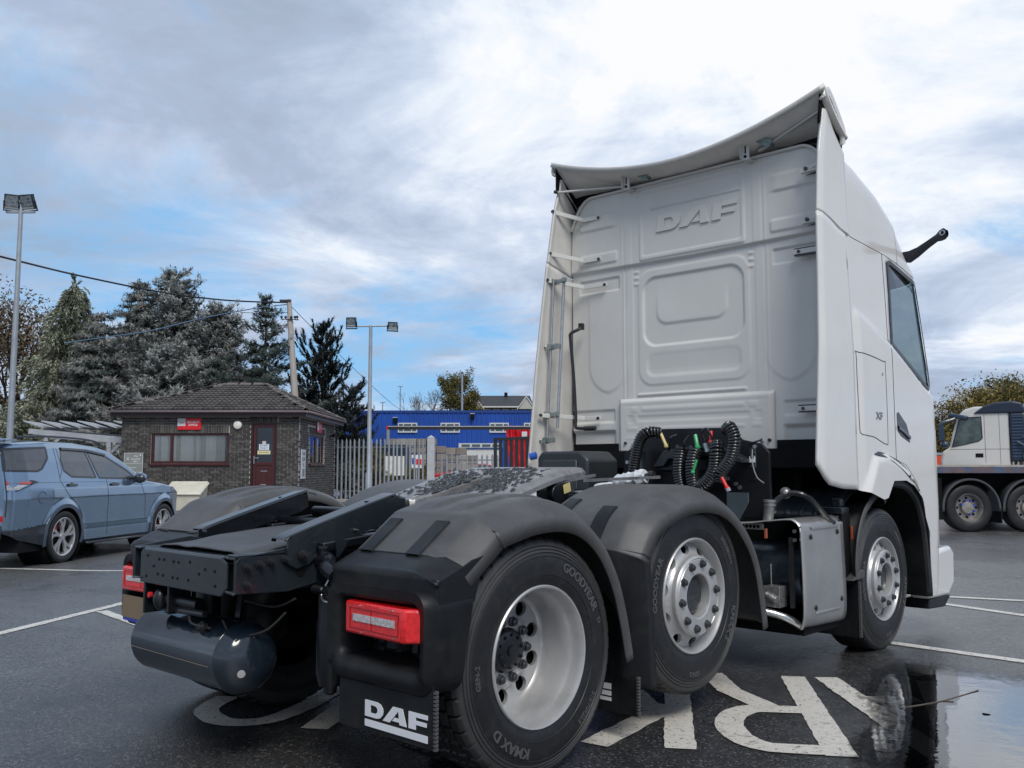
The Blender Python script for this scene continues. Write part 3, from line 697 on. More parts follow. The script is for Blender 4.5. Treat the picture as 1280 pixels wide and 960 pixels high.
# ------------------------------------------------------------------ cab
def sd_rr(x, z, x0, x1, z0, z1, r):
    cx_, cz_ = (x0+x1)/2, (z0+z1)/2; hx, hz = (x1-x0)/2-r, (z1-z0)/2-r
    qx = np.abs(x-cx_)-hx; qz = np.abs(z-cz_)-hz
    return np.hypot(np.maximum(qx, 0), np.maximum(qz, 0))+np.minimum(np.maximum(qx, qz), 0)-r
def step(d, w_=0.012):       # 1 inside (d<0), 0 outside
    t = np.clip(0.5-d/w_/2, 0, 1); return t*t*(3-2*t)
def sd_poly(px_, pz_, poly):
    d = np.full(px_.shape, 1e9); s = np.ones(px_.shape); n = len(poly)
    for i in range(n):
        ax, az = poly[i]; bx, bz = poly[i-1]
        ex, ez = bx-ax, bz-az; wx, wz = px_-ax, pz_-az
        t = np.clip((wx*ex+wz*ez)/(ex*ex+ez*ez), 0, 1); d = np.minimum(d, (wx-ex*t)**2+(wz-ez*t)**2)
        c1 = pz_ >= az; c2 = pz_ < bz; c3 = ex*wz > ez*wx
        flip = (c1 & c2 & c3) | (~c1 & ~c2 & ~c3); s = np.where(flip, -s, s)
    return s*np.sqrt(d)
WY = 3.22
nx_, nz_ = 330, 310
X, Z = np.meshgrid(np.linspace(-1, 1, nx_), np.linspace(0, 1, nz_), indexing='ij')
def halfw(z): return 1.20-0.03*np.clip((z-2.9)/0.7, 0, 1)
Zr = 1.44+Z*(3.622-1.44)
# rounded top corners
corner = np.clip((np.abs(X)-0.80)/0.20, 0, 1); Zr = np.where(True, 1.44+Z*((3.622-0.26*corner**2.6)-1.44), Zr)
Xr = X*halfw(Zr)
H = np.zeros_like(Xr)
H += 0.024*step(2.965+0.015*np.abs(Xr)/1.2-Zr, 0.012)
H += 0.008*step(sd_rr(Xr, Zr, -0.47, 0.49, 2.995, 3.585, 0.02), 0.007)
H -= 0.006*step(sd_rr(Xr, Zr, -0.44, 0.46, 3.03, 3.55, 0.02), 0.006)
H += 0.010*step(sd_rr(Xr, Zr, -0.36, 0.46, 3.405, 3.420, 0.006), 0.007)
for s_ in (-1, 1):
    H += 0.004*step(sd_rr(Xr*s_, Zr, 0.555, 0.625, 1.80, 3.60, 0.01), 0.008)
    H += 0.004*step(sd_rr(Xr*s_, Zr, 0.645, 0.66, 1.80, 3.60, 0.005), 0.010)
    H += 0.006*step(sd_rr(Xr*s_, Zr, 0.62, 1.02, 1.925, 3.9, 0.24), 0.018)*step(sd_rr(Xr*s_, Zr, 0.62, 1.3, 1.0, 2.72, 0.30), 0.20)
    H -= 0.012*step(sd_rr(Xr*s_, Zr, 0.70, 1.12, 2.795, 2.905, 0.012), 0.008)
    H += 0.012*step(sd_rr(Xr*s_, Zr, 0.66, 1.10, 3.335, 3.46, 0.03), 0.012)*step(sd_rr(Xr*s_, Zr, 0.72, 1.3, 3.2, 3.5, 0.03), 0.05)
    H += 0.010*step(sd_rr(Xr*s_, Zr, 0.70, 1.10, 3.03, 3.12, 0.02), 0.012)
    H -= 0.03*step(sd_rr(Xr*s_, Zr, 0.76, 1.3, 1.30, 1.60, 0.01), 0.02)
    H -= 0.012*step(sd_rr(Xr*s_, Zr, 0.76, 1.3, 1.68, 1.78, 0.01), 0.012)
    for k in range(3): H += 0.006*step(sd_rr(Xr*s_, Zr, 0.50, 0.545, 2.80+0.05*k, 2.82+0.05*k, 0.005), 0.008)
H += 0.006*step(sd_rr(Xr, Zr, -0.505, 0.505, 1.965, 2.915, 0.13), 0.014)
H -= 0.014*step(sd_rr(Xr, Zr, -0.455, 0.455, 2.285, 2.845, 0.12), 0.013)
H += 0.009*step(sd_rr(Xr, Zr, -0.33, 0.31, 2.455, 2.90, 0.10), 0.016)*step(sd_rr(Xr, Zr, -0.5, 0.5, 2.2, 2.62, 0.1), 0.18)
H -= 0.009*step(sd_rr(Xr, Zr, -0.42, 0.42, 2.04, 2.22, 0.06), 0.02)*step(sd_rr(Xr, Zr, -0.6, 0.6, 2.0, 2.18, 0.05), 0.12)
H += 0.010*step(sd_rr(Xr, Zr, -0.52, 0.46, 1.882, 1.90, 0.006), 0.010)
Yr = WY-H
rm = MB(); rm.grid([[(Xr[i, j], Yr[i, j], Zr[i, j]) for j in range(nz_)] for i in range(nx_)])
rw = rm.build('cab_rear_wall', cab_panel, TR, smooth=60, merge=False)
ev = MB(); ev.tube([(Xr[i, -1], Yr[i, -1]-0.012, Zr[i, -1]+0.002) for i in range(0, nx_, 3)], 0.012, 6); ev.build('roof_edge_bead', cab_panel, rw)
lg = MB(); daf_logo(lambda u, v, w_: (-0.30+(u+v*0.10)*0.195, WY-0.026-w_*1.0, 3.205+v*0.135), lg, 0.013); lg.build('pressed_lettering', cab_panel, rw, smooth=0, bevel=0.003)
# lower rear panel, proud of the wall
nx2, nz2 = 150, 50
X2, Z2 = np.meshgrid(np.linspace(-0.70, 0.69, nx2), np.linspace(1.435, 1.865, nz2), indexing='ij')
H2 = np.zeros_like(X2)
for (a, b, c, d, hh) in ((-0.46, 0.46, 1.755, 1.785, 0.010), (-0.56, -0.50, 1.75, 1.79, 0.008), (0.50, 0.57, 1.75, 1.79, 0.008), (-0.50, 0.50, 1.675, 1.715, -0.012), (-0.60, -0.54, 1.66, 1.72, -0.01), (0.54, 0.60, 1.66, 1.72, -0.01),
                         (-0.44, 0.46, 1.60, 1.625, 0.010), (-0.60, -0.50, 1.60, 1.63, 0.008), (0.52, 0.60, 1.60, 1.63, 0.008), (-0.62, 0.64, 1.80, 1.805, -0.008), (-0.62, -0.30, 1.53, 1.545, 0.006)):
    H2 += 0.35*hh*step(sd_rr(X2, Z2, a, b, c, d, 0.008), 0.009)
edge = 1-step(sd_rr(X2, Z2, -0.70, 0.69, 1.30, 1.865, 0.03)+0.012, 0.02)
Y2 = 3.180-H2+0.035*edge
pm2 = MB(); pm2.grid([[(X2[i, j], Y2[i, j], Z2[i, j]) for j in range(nz2)] for i in range(nx2)]); lp = pm2.build('lower_rear_panel', cab_panel, TR, smooth=60, solid=0.004, soff=1, merge=False)
for (x, z) in ((-0.62, 1.50), (-0.545, 1.49), (0.60, 1.49), (0.66, 1.50)):
    b = MB(); b.cyl((x, 3.183, z), (x, 3.165, z), 0.012, 10); b.build('panel_bolt', steel_dk if abs(x) > 0.6 else steel, lp)
fl = MB(); fl.box(-1.19, 1.19, 3.16, 4.9, 1.30, 1.435); fl.box(-1.19, -0.72, 3.21, 3.30, 1.40, 1.50); fl.box(0.70, 1.19, 3.21, 3.30, 1.40, 1.50); fl.build('cab_floor', dark, TR, smooth=0)

# side shell
def half_x(z): return interp(z, [(0.0, 1.235), (1.0, 1.252), (2.1, 1.250), (2.6, 1.232), (3.05, 1.212), (3.3, 1.205), (3.8, 1.195)])
def yfront(z): return interp(z, [(0.25, 5.02), (0.35, 5.10), (0.9, 5.13), (1.6, 5.13), (2.0, 5.10), (2.9, 4.90), (3.1, 4.85)])
def zj(y): return interp(y, [(2.8, 3.045), (2.9, 3.04), (3.1, 2.985), (3.4, 2.94), (4.0, 2.915), (4.5, 2.865), (4.75, 2.83), (5.2, 2.78)])
def zb(y): return interp(y, [(3.28, 1.150), (3.60, 1.075), (3.68, 1.085), (3.80, 1.205), (4.04, 1.205), (4.20, 1.165), (4.35, 1.07), (4.45, 0.92), (4.51, 0.75), (4.545, 0.5), (4.56, 0.30), (5.3, 0.28)])
R_C = 0.34
ys = list(np.linspace(3.285, 4.40, 75))+list(np.linspace(4.41, 4.58, 18))+list(np.linspace(4.60, 4.72, 6))
params = [('s', y) for y in ys]+[('c', a) for a in np.linspace(0, 90, 20)[1:]]+[('f', f_) for f_ in np.linspace(1, 0, 8)[1:]]
nzr = 110
def shell_xy(pr, z):
    hw = half_x(z); yf = yfront(z)
    k, v = pr
    if k == 's':
        y_end = yf-R_C-0.03; t = (v-3.285)/(4.72-3.285)
        return hw, (v if v < 4.2 else 4.2+(v-4.2)/(4.72-4.2)*(y_end-4.2)), v
    if k == 'c':
        a = radians(v); return hw-R_C*(1-cos(a)), yf-0.03-R_C+R_C*sin(a), 4.72+0.3*v/90
    x = (hw-R_C)*v; return x, yf-0.03*v*v, 5.1
FLARE = [(3.33, 1.02), (3.34, 1.13), (3.52, 1.365), (3.74, 1.385), (4.12, 1.28), (4.38, 1.09), (4.53, 0.80), (4.58, 0.28), (4.0, 0.25), (3.33, 0.25)]
BELT = [(3.30, 2.36), (3.36, 2.41), (4.00, 2.215), (4.60, 1.955), (5.3, 1.70), (5.3, 0.2), (3.0, 0.2), (3.0, 2.0)]
WIN = [(4.02, 2.235), (4.055, 2.86), (4.10, 2.875), (4.655, 2.775), (4.70, 2.72), (4.80, 1.965), (4.74, 1.935)]
WIN_IN = WIN
DOOR = [(3.945, 1.43), (3.945, 2.93), (4.2, 2.98), (4.95, 2.98), (4.95, 0.9), (4.56, 0.9), (4.40, 1.25), (4.15, 1.38)]
def build_shell(side):
    V = []; meta = []
    for pr in params:
        col = []; me_ = []
        for j in range(nzr):
            v = j/(nzr-1); yg = pr[1] if pr[0] == 's' else (4.72+0.3*pr[1]/90 if pr[0] == 'c' else 5.1)
            z0, z1 = zb(yg), zj(yg); z = z0+(z1-z0)*v
            x, y, ym = shell_xy(pr, z); col.append([x, y, z]); me_.append((y if pr[0] == 's' else y, z))
        V.append(col)
    A = np.array(V); yy, z_ = A[:, :, 1], A[:, :, 2]
    ds = np.array([[1.0 if p[0] == 's' else (cos(radians(p[1])) if p[0] == 'c' else 0.0)]*nzr for p in params])
    h = 0.034*step(sd_poly(yy, z_, FLARE), 0.028)+0.024*step(sd_poly(yy, z_, BELT), 0.032)*np.clip((yy-3.29)/0.10, 0, 1)
    h -= 0.006*step(sd_poly(yy, z_, WIN)-0.03, 0.02)
    A[:, :, 0] += h*ds
    ang = np.array([[0 if p[0] == 's' else (radians(p[1]) if p[0] == 'c' else pi/2)]*nzr for p in params]); A[:, :, 1] += h*np.sin(ang)*0.6
    m = len(params); dw = sd_poly(yy, z_, WIN_IN); dd = sd_poly(yy, z_, DOOR)
    A[:, :, 0] *= side
    f_cab = []; f_door = []; f_scr = []
    for i in range(m-1):
        for j in range(nzr-1):
            q = (i*nzr+j, i*nzr+j+1, (i+1)*nzr+j+1, (i+1)*nzr+j)
            cy_ = yy[i:i+2, j:j+2].mean(); cz_ = z_[i:i+2, j:j+2].mean()
            if dw[i:i+2, j:j+2].mean() < -0.004: continue
            if params[i][0] != 's' and cz_ > 2.0 and not (params[i][0] == 'c' and params[i][1] < 35): f_scr.append(q); continue
            (f_door if dd[i:i+2, j:j+2].mean() < 0 else f_cab).append(q)
    vs = A.reshape(-1, 3).tolist()
    cab_ = MB(); cab_.add(vs, f_cab); c_o = cab_.build('cab_side', cab_white, TR, smooth=50, merge=False)
    dm = MB(); dm.add(vs, f_door); d_o = dm.build('door', cab_white, TR, smooth=50, merge=False)
    sm = MB(); sm.add(vs, f_scr); sm.build('windscreen', cab_glass, TR, smooth=60, merge=False)
    def on(y, z, off=0.0):    # point on the side skin
        Yq = np.array([[y]]); Zq = np.array([[z]])
        h_ = 0.034*step(sd_poly(Yq, Zq, FLARE), 0.028)+0.024*step(sd_poly(Yq, Zq, BELT), 0.032)*np.clip((Yq-3.29)/0.10, 0, 1)
        x = half_x(z)+float(h_[0, 0])
        yf = yfront(z)-R_C-0.03
        if y > yf: a = min(1, (y-yf)/R_C); x -= R_C*(1-sqrt(max(0, 1-a*a)))
        return (side*(x+off), y, z)
    def line(pts, wd, off, name, m_, par, sub=0.04, closed=False):
        if closed: pts = pts+[pts[0], pts[1]]
        Q = []
        for i in range(len(pts)-1):
            a = Vector(pts[i]); b = Vector(pts[i+1]); n = max(1, int((b-a).length/sub)); Q += [a.lerp(b, k/n) for k in range(n)]
        Q.append(Vector(pts[-1])); rows = []
        for i, p in enumerate(Q):
            t = (Q[min(i+1, len(Q)-1)]-Q[max(i-1, 0)]).normalized(); n = Vector((-t.y, t.x))
            a = p+n*wd/2; b = p-n*wd/2
            rows.append([on(a.x, a.y, 0), on(a.x, a.y, off), on(b.x, b.y, off), on(b.x, b.y, 0)])
        mb = MB(); mb.grid(rows); return mb.build(name, m_, par, smooth=40)
    gap = mat('panel_gap', (0.05, 0.05, 0.05), 0.7)
    seam = mat('soft_panel_seam', (0.30, 0.30, 0.29), 0.5)
    line([(3.945, 1.36), (3.945, 1.7), (3.945, 2.1), (3.950, 2.5), (3.955, 2.915)], 0.007, 0.0015, 'door_gap', gap, c_o)
    line([(3.945, 1.36), (4.14, 1.32), (4.36, 1.18), (4.47, 1.02)], 0.005, 0.0015, 'door_gap', seam, c_o)
    lock = smooth2([(3.33, 1.56), (3.32, 2.06), (3.35, 2.105), (3.76, 2.075), (3.80, 2.03), (3.80, 1.53), (3.76, 1.47), (3.55, 1.515), (3.36, 1.53), (3.33, 1.56)], 4)
    line(lock, 0.006, 0.0015, 'locker_gap', gap if side > 0 else seam, c_o, closed=False)
    ky = MB(); ky.cyl(on(3.74, 1.98, 0), on(3.74, 1.98, 0.003), 0.012, 12); ky.build('locker_lock', seam, c_o)
    # side window
    fr = [Vector(p) for p in smooth2(WIN+[WIN[0]], 1)]
    Wd = [(4.02, 2.235), (4.055, 2.86), (4.10, 2.875), (4.655, 2.775), (4.70, 2.72), (4.80, 1.965), (4.74, 1.935), (4.02, 2.235)]
    line(Wd, 0.034, 0.006, 'window_seal', mat('window_rubber', (0.012, 0.012, 0.013), 0.35, coat=0.3), d_o, sub=0.03)
    gm = MB(); gm.add([on(y, z, -0.004) for y, z in WIN], [tuple(range(len(WIN)))]); gm.build('side_window', cab_glass, d_o, smooth=0)
    # black slot behind the flare
    sl = [(3.52, 1.395), (3.60, 1.415), (3.72, 1.405), (3.95, 1.36), (4.12, 1.30), (4.27, 1.215), (4.335, 1.13), (4.30, 1.12), (4.24, 1.175), (4.18, 1.20), (4.10, 1.225), (3.95, 1.295), (3.80, 1.345), (3.66, 1.375)]
    sm_ = MB(); n = len(sl); sm_.add([on(y, z, 0.004) for y, z in sl], [tuple(range(n))]); sm_.build('air_intake_slot', mat('intake_black', (0.015, 0.016, 0.018), 0.25, coat=0.4), c_o, smooth=0)
    line([(4.10, 1.235), (4.2, 1.205), (4.29, 1.13)], 0.02, 0.012, 'intake_lip', cab_white, c_o)
    # recessed handle
    hp = [(3.985, 1.705), (4.02, 1.715), (4.17, 1.63), (4.215, 1.56), (4.235, 1.49), (4.06, 1.535), (3.99, 1.575)]
    hm = MB(); hm.add([on(y, z, 0.003) for y, z in hp], [tuple(range(len(hp)))]); ho = hm.build('door_handle', mat('handle_black', (0.012, 0.013, 0.016), 0.25, coat=0.5), d_o, smooth=0)
    line([(3.99, 1.60), (4.10, 1.57), (4.22, 1.525)], 0.022, 0.016, 'door_handle_grip', mat('handle_grey', (0.12, 0.14, 0.17), 0.3), d_o)
    # model badge
    if side > 0:
        vs_, fs_ = text_mesh('XF', 0.085, 0.006, 'LEFT'); bm_ = MB()
        bm_.add([(on(3.585+u*1.25+v*0.1, 1.645+v*0.9, 0.002)[0]+w_, 3.585+u*1.25+v*0.1, 1.645+v*0.9) for u, v, w_ in vs_], fs_); bm_.build('model_badge', mat('badge_chrome', (0.25, 0.27, 0.30), 0.2, metal=0.9), c_o, smooth=0)
    # black wheel arch lining and dark trim band
    arch = [(3.66, 1.05), (3.72, 1.10), (3.815, 1.178), (4.035, 1.178), (4.18, 1.14), (4.32, 1.055), (4.415, 0.92), (4.475, 0.74), (4.51, 0.5), (4.525, 0.31)]
    Ap = smooth2(arch, 4); An = path_norms(Ap); rows = []
    for (y, z), n in zip(Ap, An):
        rows.append([(side*1.272, y+n.x*0.03, z+n.y*0.03), (side*1.288, y+n.x*0.022, z+n.y*0.022), (side*1.286, y-n.x*0.015, z-n.y*0.015), (side*1.268, y-n.x*0.03, z-n.y*0.03), (side*0.70, y-n.x*0.02, z-n.y*0.02)])
    am = MB(); am.grid(rows); am.build('wheel_arch_trim', black_plastic, TR, smooth=40, solid=0.004)
    # bumper corner and step
    bc = MB(); bc.prism([(4.58, 0.275), (5.02, 0.26), (5.17, 0.35), (5.19, 0.62), (5.10, 0.66), (4.80, 0.64), (4.58, 0.60)], 'yz', side*1.10, side*1.262)
    bc.build('bumper_corner', cab_white, TR, smooth=30, bevel=0.03, seg=3)
    bl = MB(); bl.prism([(4.58, 0.20), (4.95, 0.18), (5.10, 0.262), (4.60, 0.272)], 'yz', side*1.06, side*1.25); bl.build('bumper_lower_lip', black_plastic, TR, bevel=0.01)
    st = MB(); st.box(min(side*1.262, side*1.27), max(side*1.262, side*1.27), 4.66, 4.82, 0.66, 0.86); st.build('step_recess', mat('step_grey', (0.36, 0.36, 0.36), 0.4), TR, bevel=0.01)
    # fairings behind the cab
    fm = cab_white if side > 0 else cab_inner
    def fair(zlo, zhi, ye, yfr, name, nu=24, nv=46):
        rows = []
        for i in range(nu):
            u = i/(nu-1); u = u**1.3; col = []
            for j in range(nv):
                v = j/(nv-1); z = zlo(u)+(zhi(u)-zlo(u))*v; y = ye(z)+(yfr-ye(z))*u
                x = half_x(z)-0.012*max(0, 1-u/0.12)
                if y > 3.29-1e-6 and zlo(0.5) < 2: x += 0
                col.append((side*x, y, z))
            rows.append(col)
        mb = MB(); mb.grid(rows if side > 0 else rows); o_ = mb.build(name, fm, TR, smooth=50, merge=False)
        md = o_.modifiers.new('solid', 'SOLIDIFY'); md.thickness = 0.022; md.offset = 0; return o_
    zlo = lambda u: interp(u, [(0, 1.32), (0.06, 1.285), (0.15, 1.235), (0.3, 1.185), (0.6, 1.160), (1, 1.150)])
    f1 = fair(zlo, lambda u: interp(u, [(0, 3.035), (0.4, 3.00), (0.7, 2.96), (1, 2.940)]), lambda z: 2.673+0.115*(z-1.29), 3.275, 'side_fairing')
    f2 = fair(lambda u: interp(u, [(0, 3.040), (0.4, 3.005), (0.7, 2.965), (1, 2.945)]), lambda u: interp(u, [(0, 3.80), (0.12, 3.80), (0.5, 3.68), (1, 3.545)]), lambda z: interp(z, [(3.04, 2.878), (3.48, 2.950), (3.60, 2.985), (3.70, 3.02), (3.80, 3.04)]), 3.335, 'upper_side_fairing')
    fb = MB(); fb.box(min(side*1.17, side*1.19), max(side*1.17, side*1.19), 3.05, 3.24, 1.5, 3.4)
    gl_ = MB(); gl_.bar((side*1.262, 3.281, 1.155), (side*1.262, 3.281, 2.2), 0.003, 0.006)
    return c_o, d_o
cabs = [build_shell(s) for s in (1, -1)]

# high roof
rows = []
pth = []
for y in np.linspace(3.235, 4.3, 36): pth.append((1.0, y, None))
for pr in params:
    if pr[0] == 's' and pr[1] <= 4.3: continue
    pth.append((pr,))
def zroof(y): return interp(y, [(3.2, 3.70), (3.4, 3.69), (3.8, 3.62), (4.2, 3.50), (4.6, 3.38)])
def zshould(y): return interp(y, [(3.2, 3.60), (3.34, 3.575), (3.6, 3.53), (4.0, 3.415), (4.3, 3.27), (4.5, 3.13), (4.7, 2.98), (4.85, 2.90), (5.2, 2.86)])
def roof_half(side):
    rows = []
    for p in pth:
        if len(p) == 3: x0 = half_x(2.95); y0 = p[1]; z0 = zj(y0); yg = y0
        else:
            pr = p[0]; yg = pr[1] if pr[0] == 's' else (4.72+0.3*pr[1]/90 if pr[0] == 'c' else 5.1); z0 = zj(yg); x0, y0, _ = shell_xy(pr, z0)
        fr = min(1, max(0, (yg-4.0)/1.1)); sy = y0 if y0 < 4.0 else 4.0+(y0-4.0)*0.30; zs = max(z0+0.02, zshould(yg)); zt = zroof(sy); col = []
        for k in range(12):
            t = k/11; th = t*pi/2; inx = 0.085*(1-cos(th)**0.7 if t < 1 else 1)
            q = 1-inx; col.append((side*x0*q, sy+(y0-sy)*(1-0.10*fr*t), z0+0.006+(zs-z0)*(sin(th)**0.9 if k else 0)))
        xs_, ys_, zs_ = col[-1]
        for k in range(1, 11):
            th = pi/2*k/10; col.append((xs_*cos(th), sy+(ys_-sy)*cos(th), zs_+(zt-zs_)*sin(th)))
        rows.append(col)
    return rows
for s_ in (1, -1):
    rm_ = MB(); rm_.grid(roof_half(s_)); rm_.build('roof', cab_white, TR, smooth=60, merge=False)

# roof deflector
def zte(x):
    return interp(abs(x), [(k_/20*1.24, 3.686+0.245*(k_/20)**1.9) for k_ in range(21)])
def zle(x): return interp(abs(x), [(0, 3.625), (0.6, 3.63), (0.95, 3.63), (1.24, 3.64)])
rows = []
for i in range(61):
    x = -1.24+2.48*i/60; col = []
    for k in range(16):
        v = k/15; y = lerp(2.985, interp(abs(x), [(0, 3.46), (0.9, 3.44), (1.1, 3.40), (1.24, 3.33)]), v)
        z = lerp(zte(x), zle(x), v**0.8)-0.012*sin(pi*v)
        if k == 0: z -= 0.0
        col.append((x, y, float(z)))
    col.insert(0, (x, col[0][1]+0.004, col[0][2]-0.016))
    rows.append(col)
sp = MB(); sp.grid(rows); spo = sp.build('roof_deflector', mat('deflector_paint', (0.76, 0.73, 0.69), 0.45, var=0.05, vs=3, dirt=(0.50, 0.47, 0.43), dirt_amt=0.5), TR, smooth=50, solid=0.022)
for s_ in (1, -1):
    pp = MB(); rowsA = []
    top = smooth2([(3.0, 3.925), (3.08, 3.945), (3.20, 3.85), (3.33, 3.705), (3.315, 3.61)], 6); bot = smooth2([(2.985, 3.835), (3.07, 3.865), (3.17, 3.79), (3.275, 3.675), (3.285, 3.595)], 6)
    for (a, b), (c, d) in zip(top, bot): rowsA.append([(s_*1.232, lerp(a, c, t), lerp(b, d, t)) if t < 1 else (s_*1.205, c, d) for t in (0, 0.25, 0.5, 0.75, 1)])
    if s_ < 0: rowsA = [[(x*(1-0.0), y, z) for x, y, z in r] for r in rowsA]
    pp.grid(rowsA); pp.build('deflector_end', cab_white if s_ > 0 else cab_inner, spo, smooth=50, solid=0.02)
    bl = MB(); bl.grid([[(s_*1.20, a, b-0.02), (s_*1.185, c, d-0.16)] for (a, b), (c, d) in zip(top, bot)]); bl.build('deflector_seal', dark, spo, solid=0.01)
    x = 0.56 if s_ > 0 else -0.53
    br = MB(); br.box(x-0.030, x+0.030, 3.100, 3.108, 3.600, 3.722); br.box(x-0.030, x-0.025, 3.07, 3.10, 3.600, 3.722); br.box(x-0.03, x+0.03, 3.10, 3.20, 3.592, 3.600); br.build('slotted_bracket', cab_panel, spo, smooth=0)
    sl_ = MB(); sl_.box(x-0.004, x+0.006, 3.097, 3.101, 3.640, 3.705); sl_.cyl((x, 3.101, 3.616), (x, 3.092, 3.616), 0.011, 8); sl_.build('bracket_slot', dark, spo, smooth=0)
    b2 = MB(); M_ = Matrix.Translation((x+0.15, 3.13, 3.700 if x > 0 else 3.69)) @ Matrix.Rotation(radians(35), 4, 'Y')
    b2.box(-0.065, 0.065, -0.03, 0.03, -0.012, 0.012, M_); b2.box(-0.065, 0.065, -0.035, -0.03, -0.03, 0.03, M_); b2.build('hinge_bracket', mat('zinc_green', (0.20, 0.26, 0.25), 0.4, metal=0.5, var=0.3, vs=30), spo, bevel=0.004)
dg_ = MB(); dg_.bar((-1.17, 2.99, 3.675), (-0.56, 3.19, 3.645), 0.030, 0.012); dg_.build('diagonal_stay', cab_panel, spo, smooth=0)
dg_ = MB(); dg_.bar((0.64, 3.17, 3.655), (1.19, 3.06, 3.80), 0.030, 0.012); dg_.build('diagonal_stay', cab_panel, spo, smooth=0)
dg_ = MB(); dg_.cyl((-1.205, 2.985, 3.685), (-1.17, 2.985, 3.675), 0.016, 10); dg_.build('stay_bolt', steel_dk, spo)

cvm = MB(); cvm.box(-1.165, 1.165, 3.26, 3.28, 3.0, 3.60); cvm.box(-1.0, 1.0, 3.30, 3.42, 3.45, 3.60); cvm.box(-1.19, -0.80, 3.265, 3.285, 3.4, 3.70); cvm.box(0.80, 1.19, 3.265, 3.285, 3.4, 3.70); cvm.build('roof_cavity_panel', dark, TR, smooth=0)
# stays between fairing and rear wall
def stay(zf, zw, yf_, m=cab_panel, x1=-0.86):
    mb = MB(); mb.bar((-1.205, yf_, zf), (-1.035, 3.165, zw+0.005), 0.012, 0.036); mb.bar((-1.035, 3.165, zw), (x1, 3.185, zw+0.003), 0.014, 0.034)
    o_ = mb.build('fairing_stay', m, TR, smooth=0, bevel=0.003)
    b = MB(); b.cyl((-1.20, yf_-0.01, zf), (-1.185, yf_-0.02, zf), 0.014, 10); b.cyl((x1-0.02, 3.185, zw), (x1-0.02, 3.168, zw), 0.013, 10)
    b.build('stay_bolt', steel_dk, o_)
stay(3.50, 3.435, 2.955); stay(3.125, 3.075, 2.92); stay(2.89, 2.845, 2.885, x1=-0.80); stay(1.735, 1.715, 2.79, x1=-0.88)
for (z, d) in ((3.425, 0.0), (3.055, 0.0)):
    mb = MB(); mb.prism([(0.98, z-0.025), (1.20, z+0.02), (1.20, z-0.02)], 'xz', 3.12, 3.15); mb.bar((0.97, 3.14, z-0.01), (1.20, 3.10, z+0.035), 0.012, 0.03)
    o_ = mb.build('fairing_stay', cab_panel, TR, smooth=0); b = MB(); b.cyl((1.02, 3.13, z+0.0), (1.02, 3.11, z), 0.014, 10); b.prism([(1.0, z-0.035), (1.2, z+0.0), (1.2, z-0.035)], 'xz', 3.16, 3.17); b.build('stay_bolt', steel_dk, o_)
for z in (2.84, 1.715):
    mb = MB(); mb.box(0.90, 1.21, 3.14, 3.185, z-0.018, z+0.018); o_ = mb.build('fairing_stay', cab_panel, TR, smooth=0, bevel=0.003)
    b = MB(); b.box(0.90, 1.21, 3.15, 3.19, z+0.018, z+0.028); b.box(0.90, 1.21, 3.15, 3.19, z-0.027, z-0.018); b.cyl((0.94, 3.14, z), (0.94, 3.132, z), 0.012, 10); b.build('stay_shadow_gap', steel_dk, o_, smooth=0)
for z in (2.995, 2.93, 2.45, 2.38, 1.80):
    b = MB(); b.box(1.155, 1.195, 3.0, 3.02, z-0.006, z+0.006); b.build('fairing_clip', steel_dk, TR, smooth=0)
# two vertical rods with clamps
rd = MB(); rd.cyl((-1.175, 2.93, 2.905), (-1.195, 2.86, 1.50), 0.011, 10); rd.build('support_rod', steel, TR)
rd = MB(); rd.cyl((-1.09, 2.965, 2.89), (-1.115, 2.90, 1.63), 0.013, 10); rd.build('support_rod', steel, TR)
zinc = mat('zinc_clamp', (0.30, 0.34, 0.33), 0.35, metal=0.7, var=0.35, vs=25)
for (xa, xb, z, y) in ((-1.22, -1.05, 2.885, 2.94), (-1.215, -1.09, 2.32, 2.895), (-1.235, -1.08, 1.745, 2.87), (-1.225, -1.10, 1.53, 2.84)):
    cl = MB(); cl.box(xa, xb, y-0.01, y+0.012, z-0.022, z+0.012); cl.box(xa+0.02, xa+0.05, y-0.03, y+0.03, z-0.028, z+0.022); cl.cyl((xa, y-0.02, z), (xa-0.01, y-0.03, z), 0.015, 10)
    cl.box(xb-0.03, xb-0.005, y-0.02, y+0.02, z-0.02, z+0.02)
    cl.build('rod_clamp', zinc, TR, smooth=0, bevel=0.003)
hd = MB(); hd.tube(spline([(-1.035, 3.13, 2.50), (-1.045, 3.10, 2.475), (-1.095, 3.06, 2.44), (-1.10, 3.06, 2.38), (-1.07, 3.06, 2.1), (-1.04, 3.05, 1.74), (-1.035, 3.04, 1.655), (-1.01, 3.04, 1.63), (-0.85, 3.06, 1.625)], 5), 0.014, 8)
hd.cyl((-0.95, 3.05, 1.626), (-0.84, 3.06, 1.626), 0.020, 8); hd.box(-1.055, -1.02, 3.11, 3.15, 2.475, 2.53)
hd.build('grab_handle', mat('black_coated_steel', (0.012, 0.012, 0.014), 0.35, coat=0.3), TR)
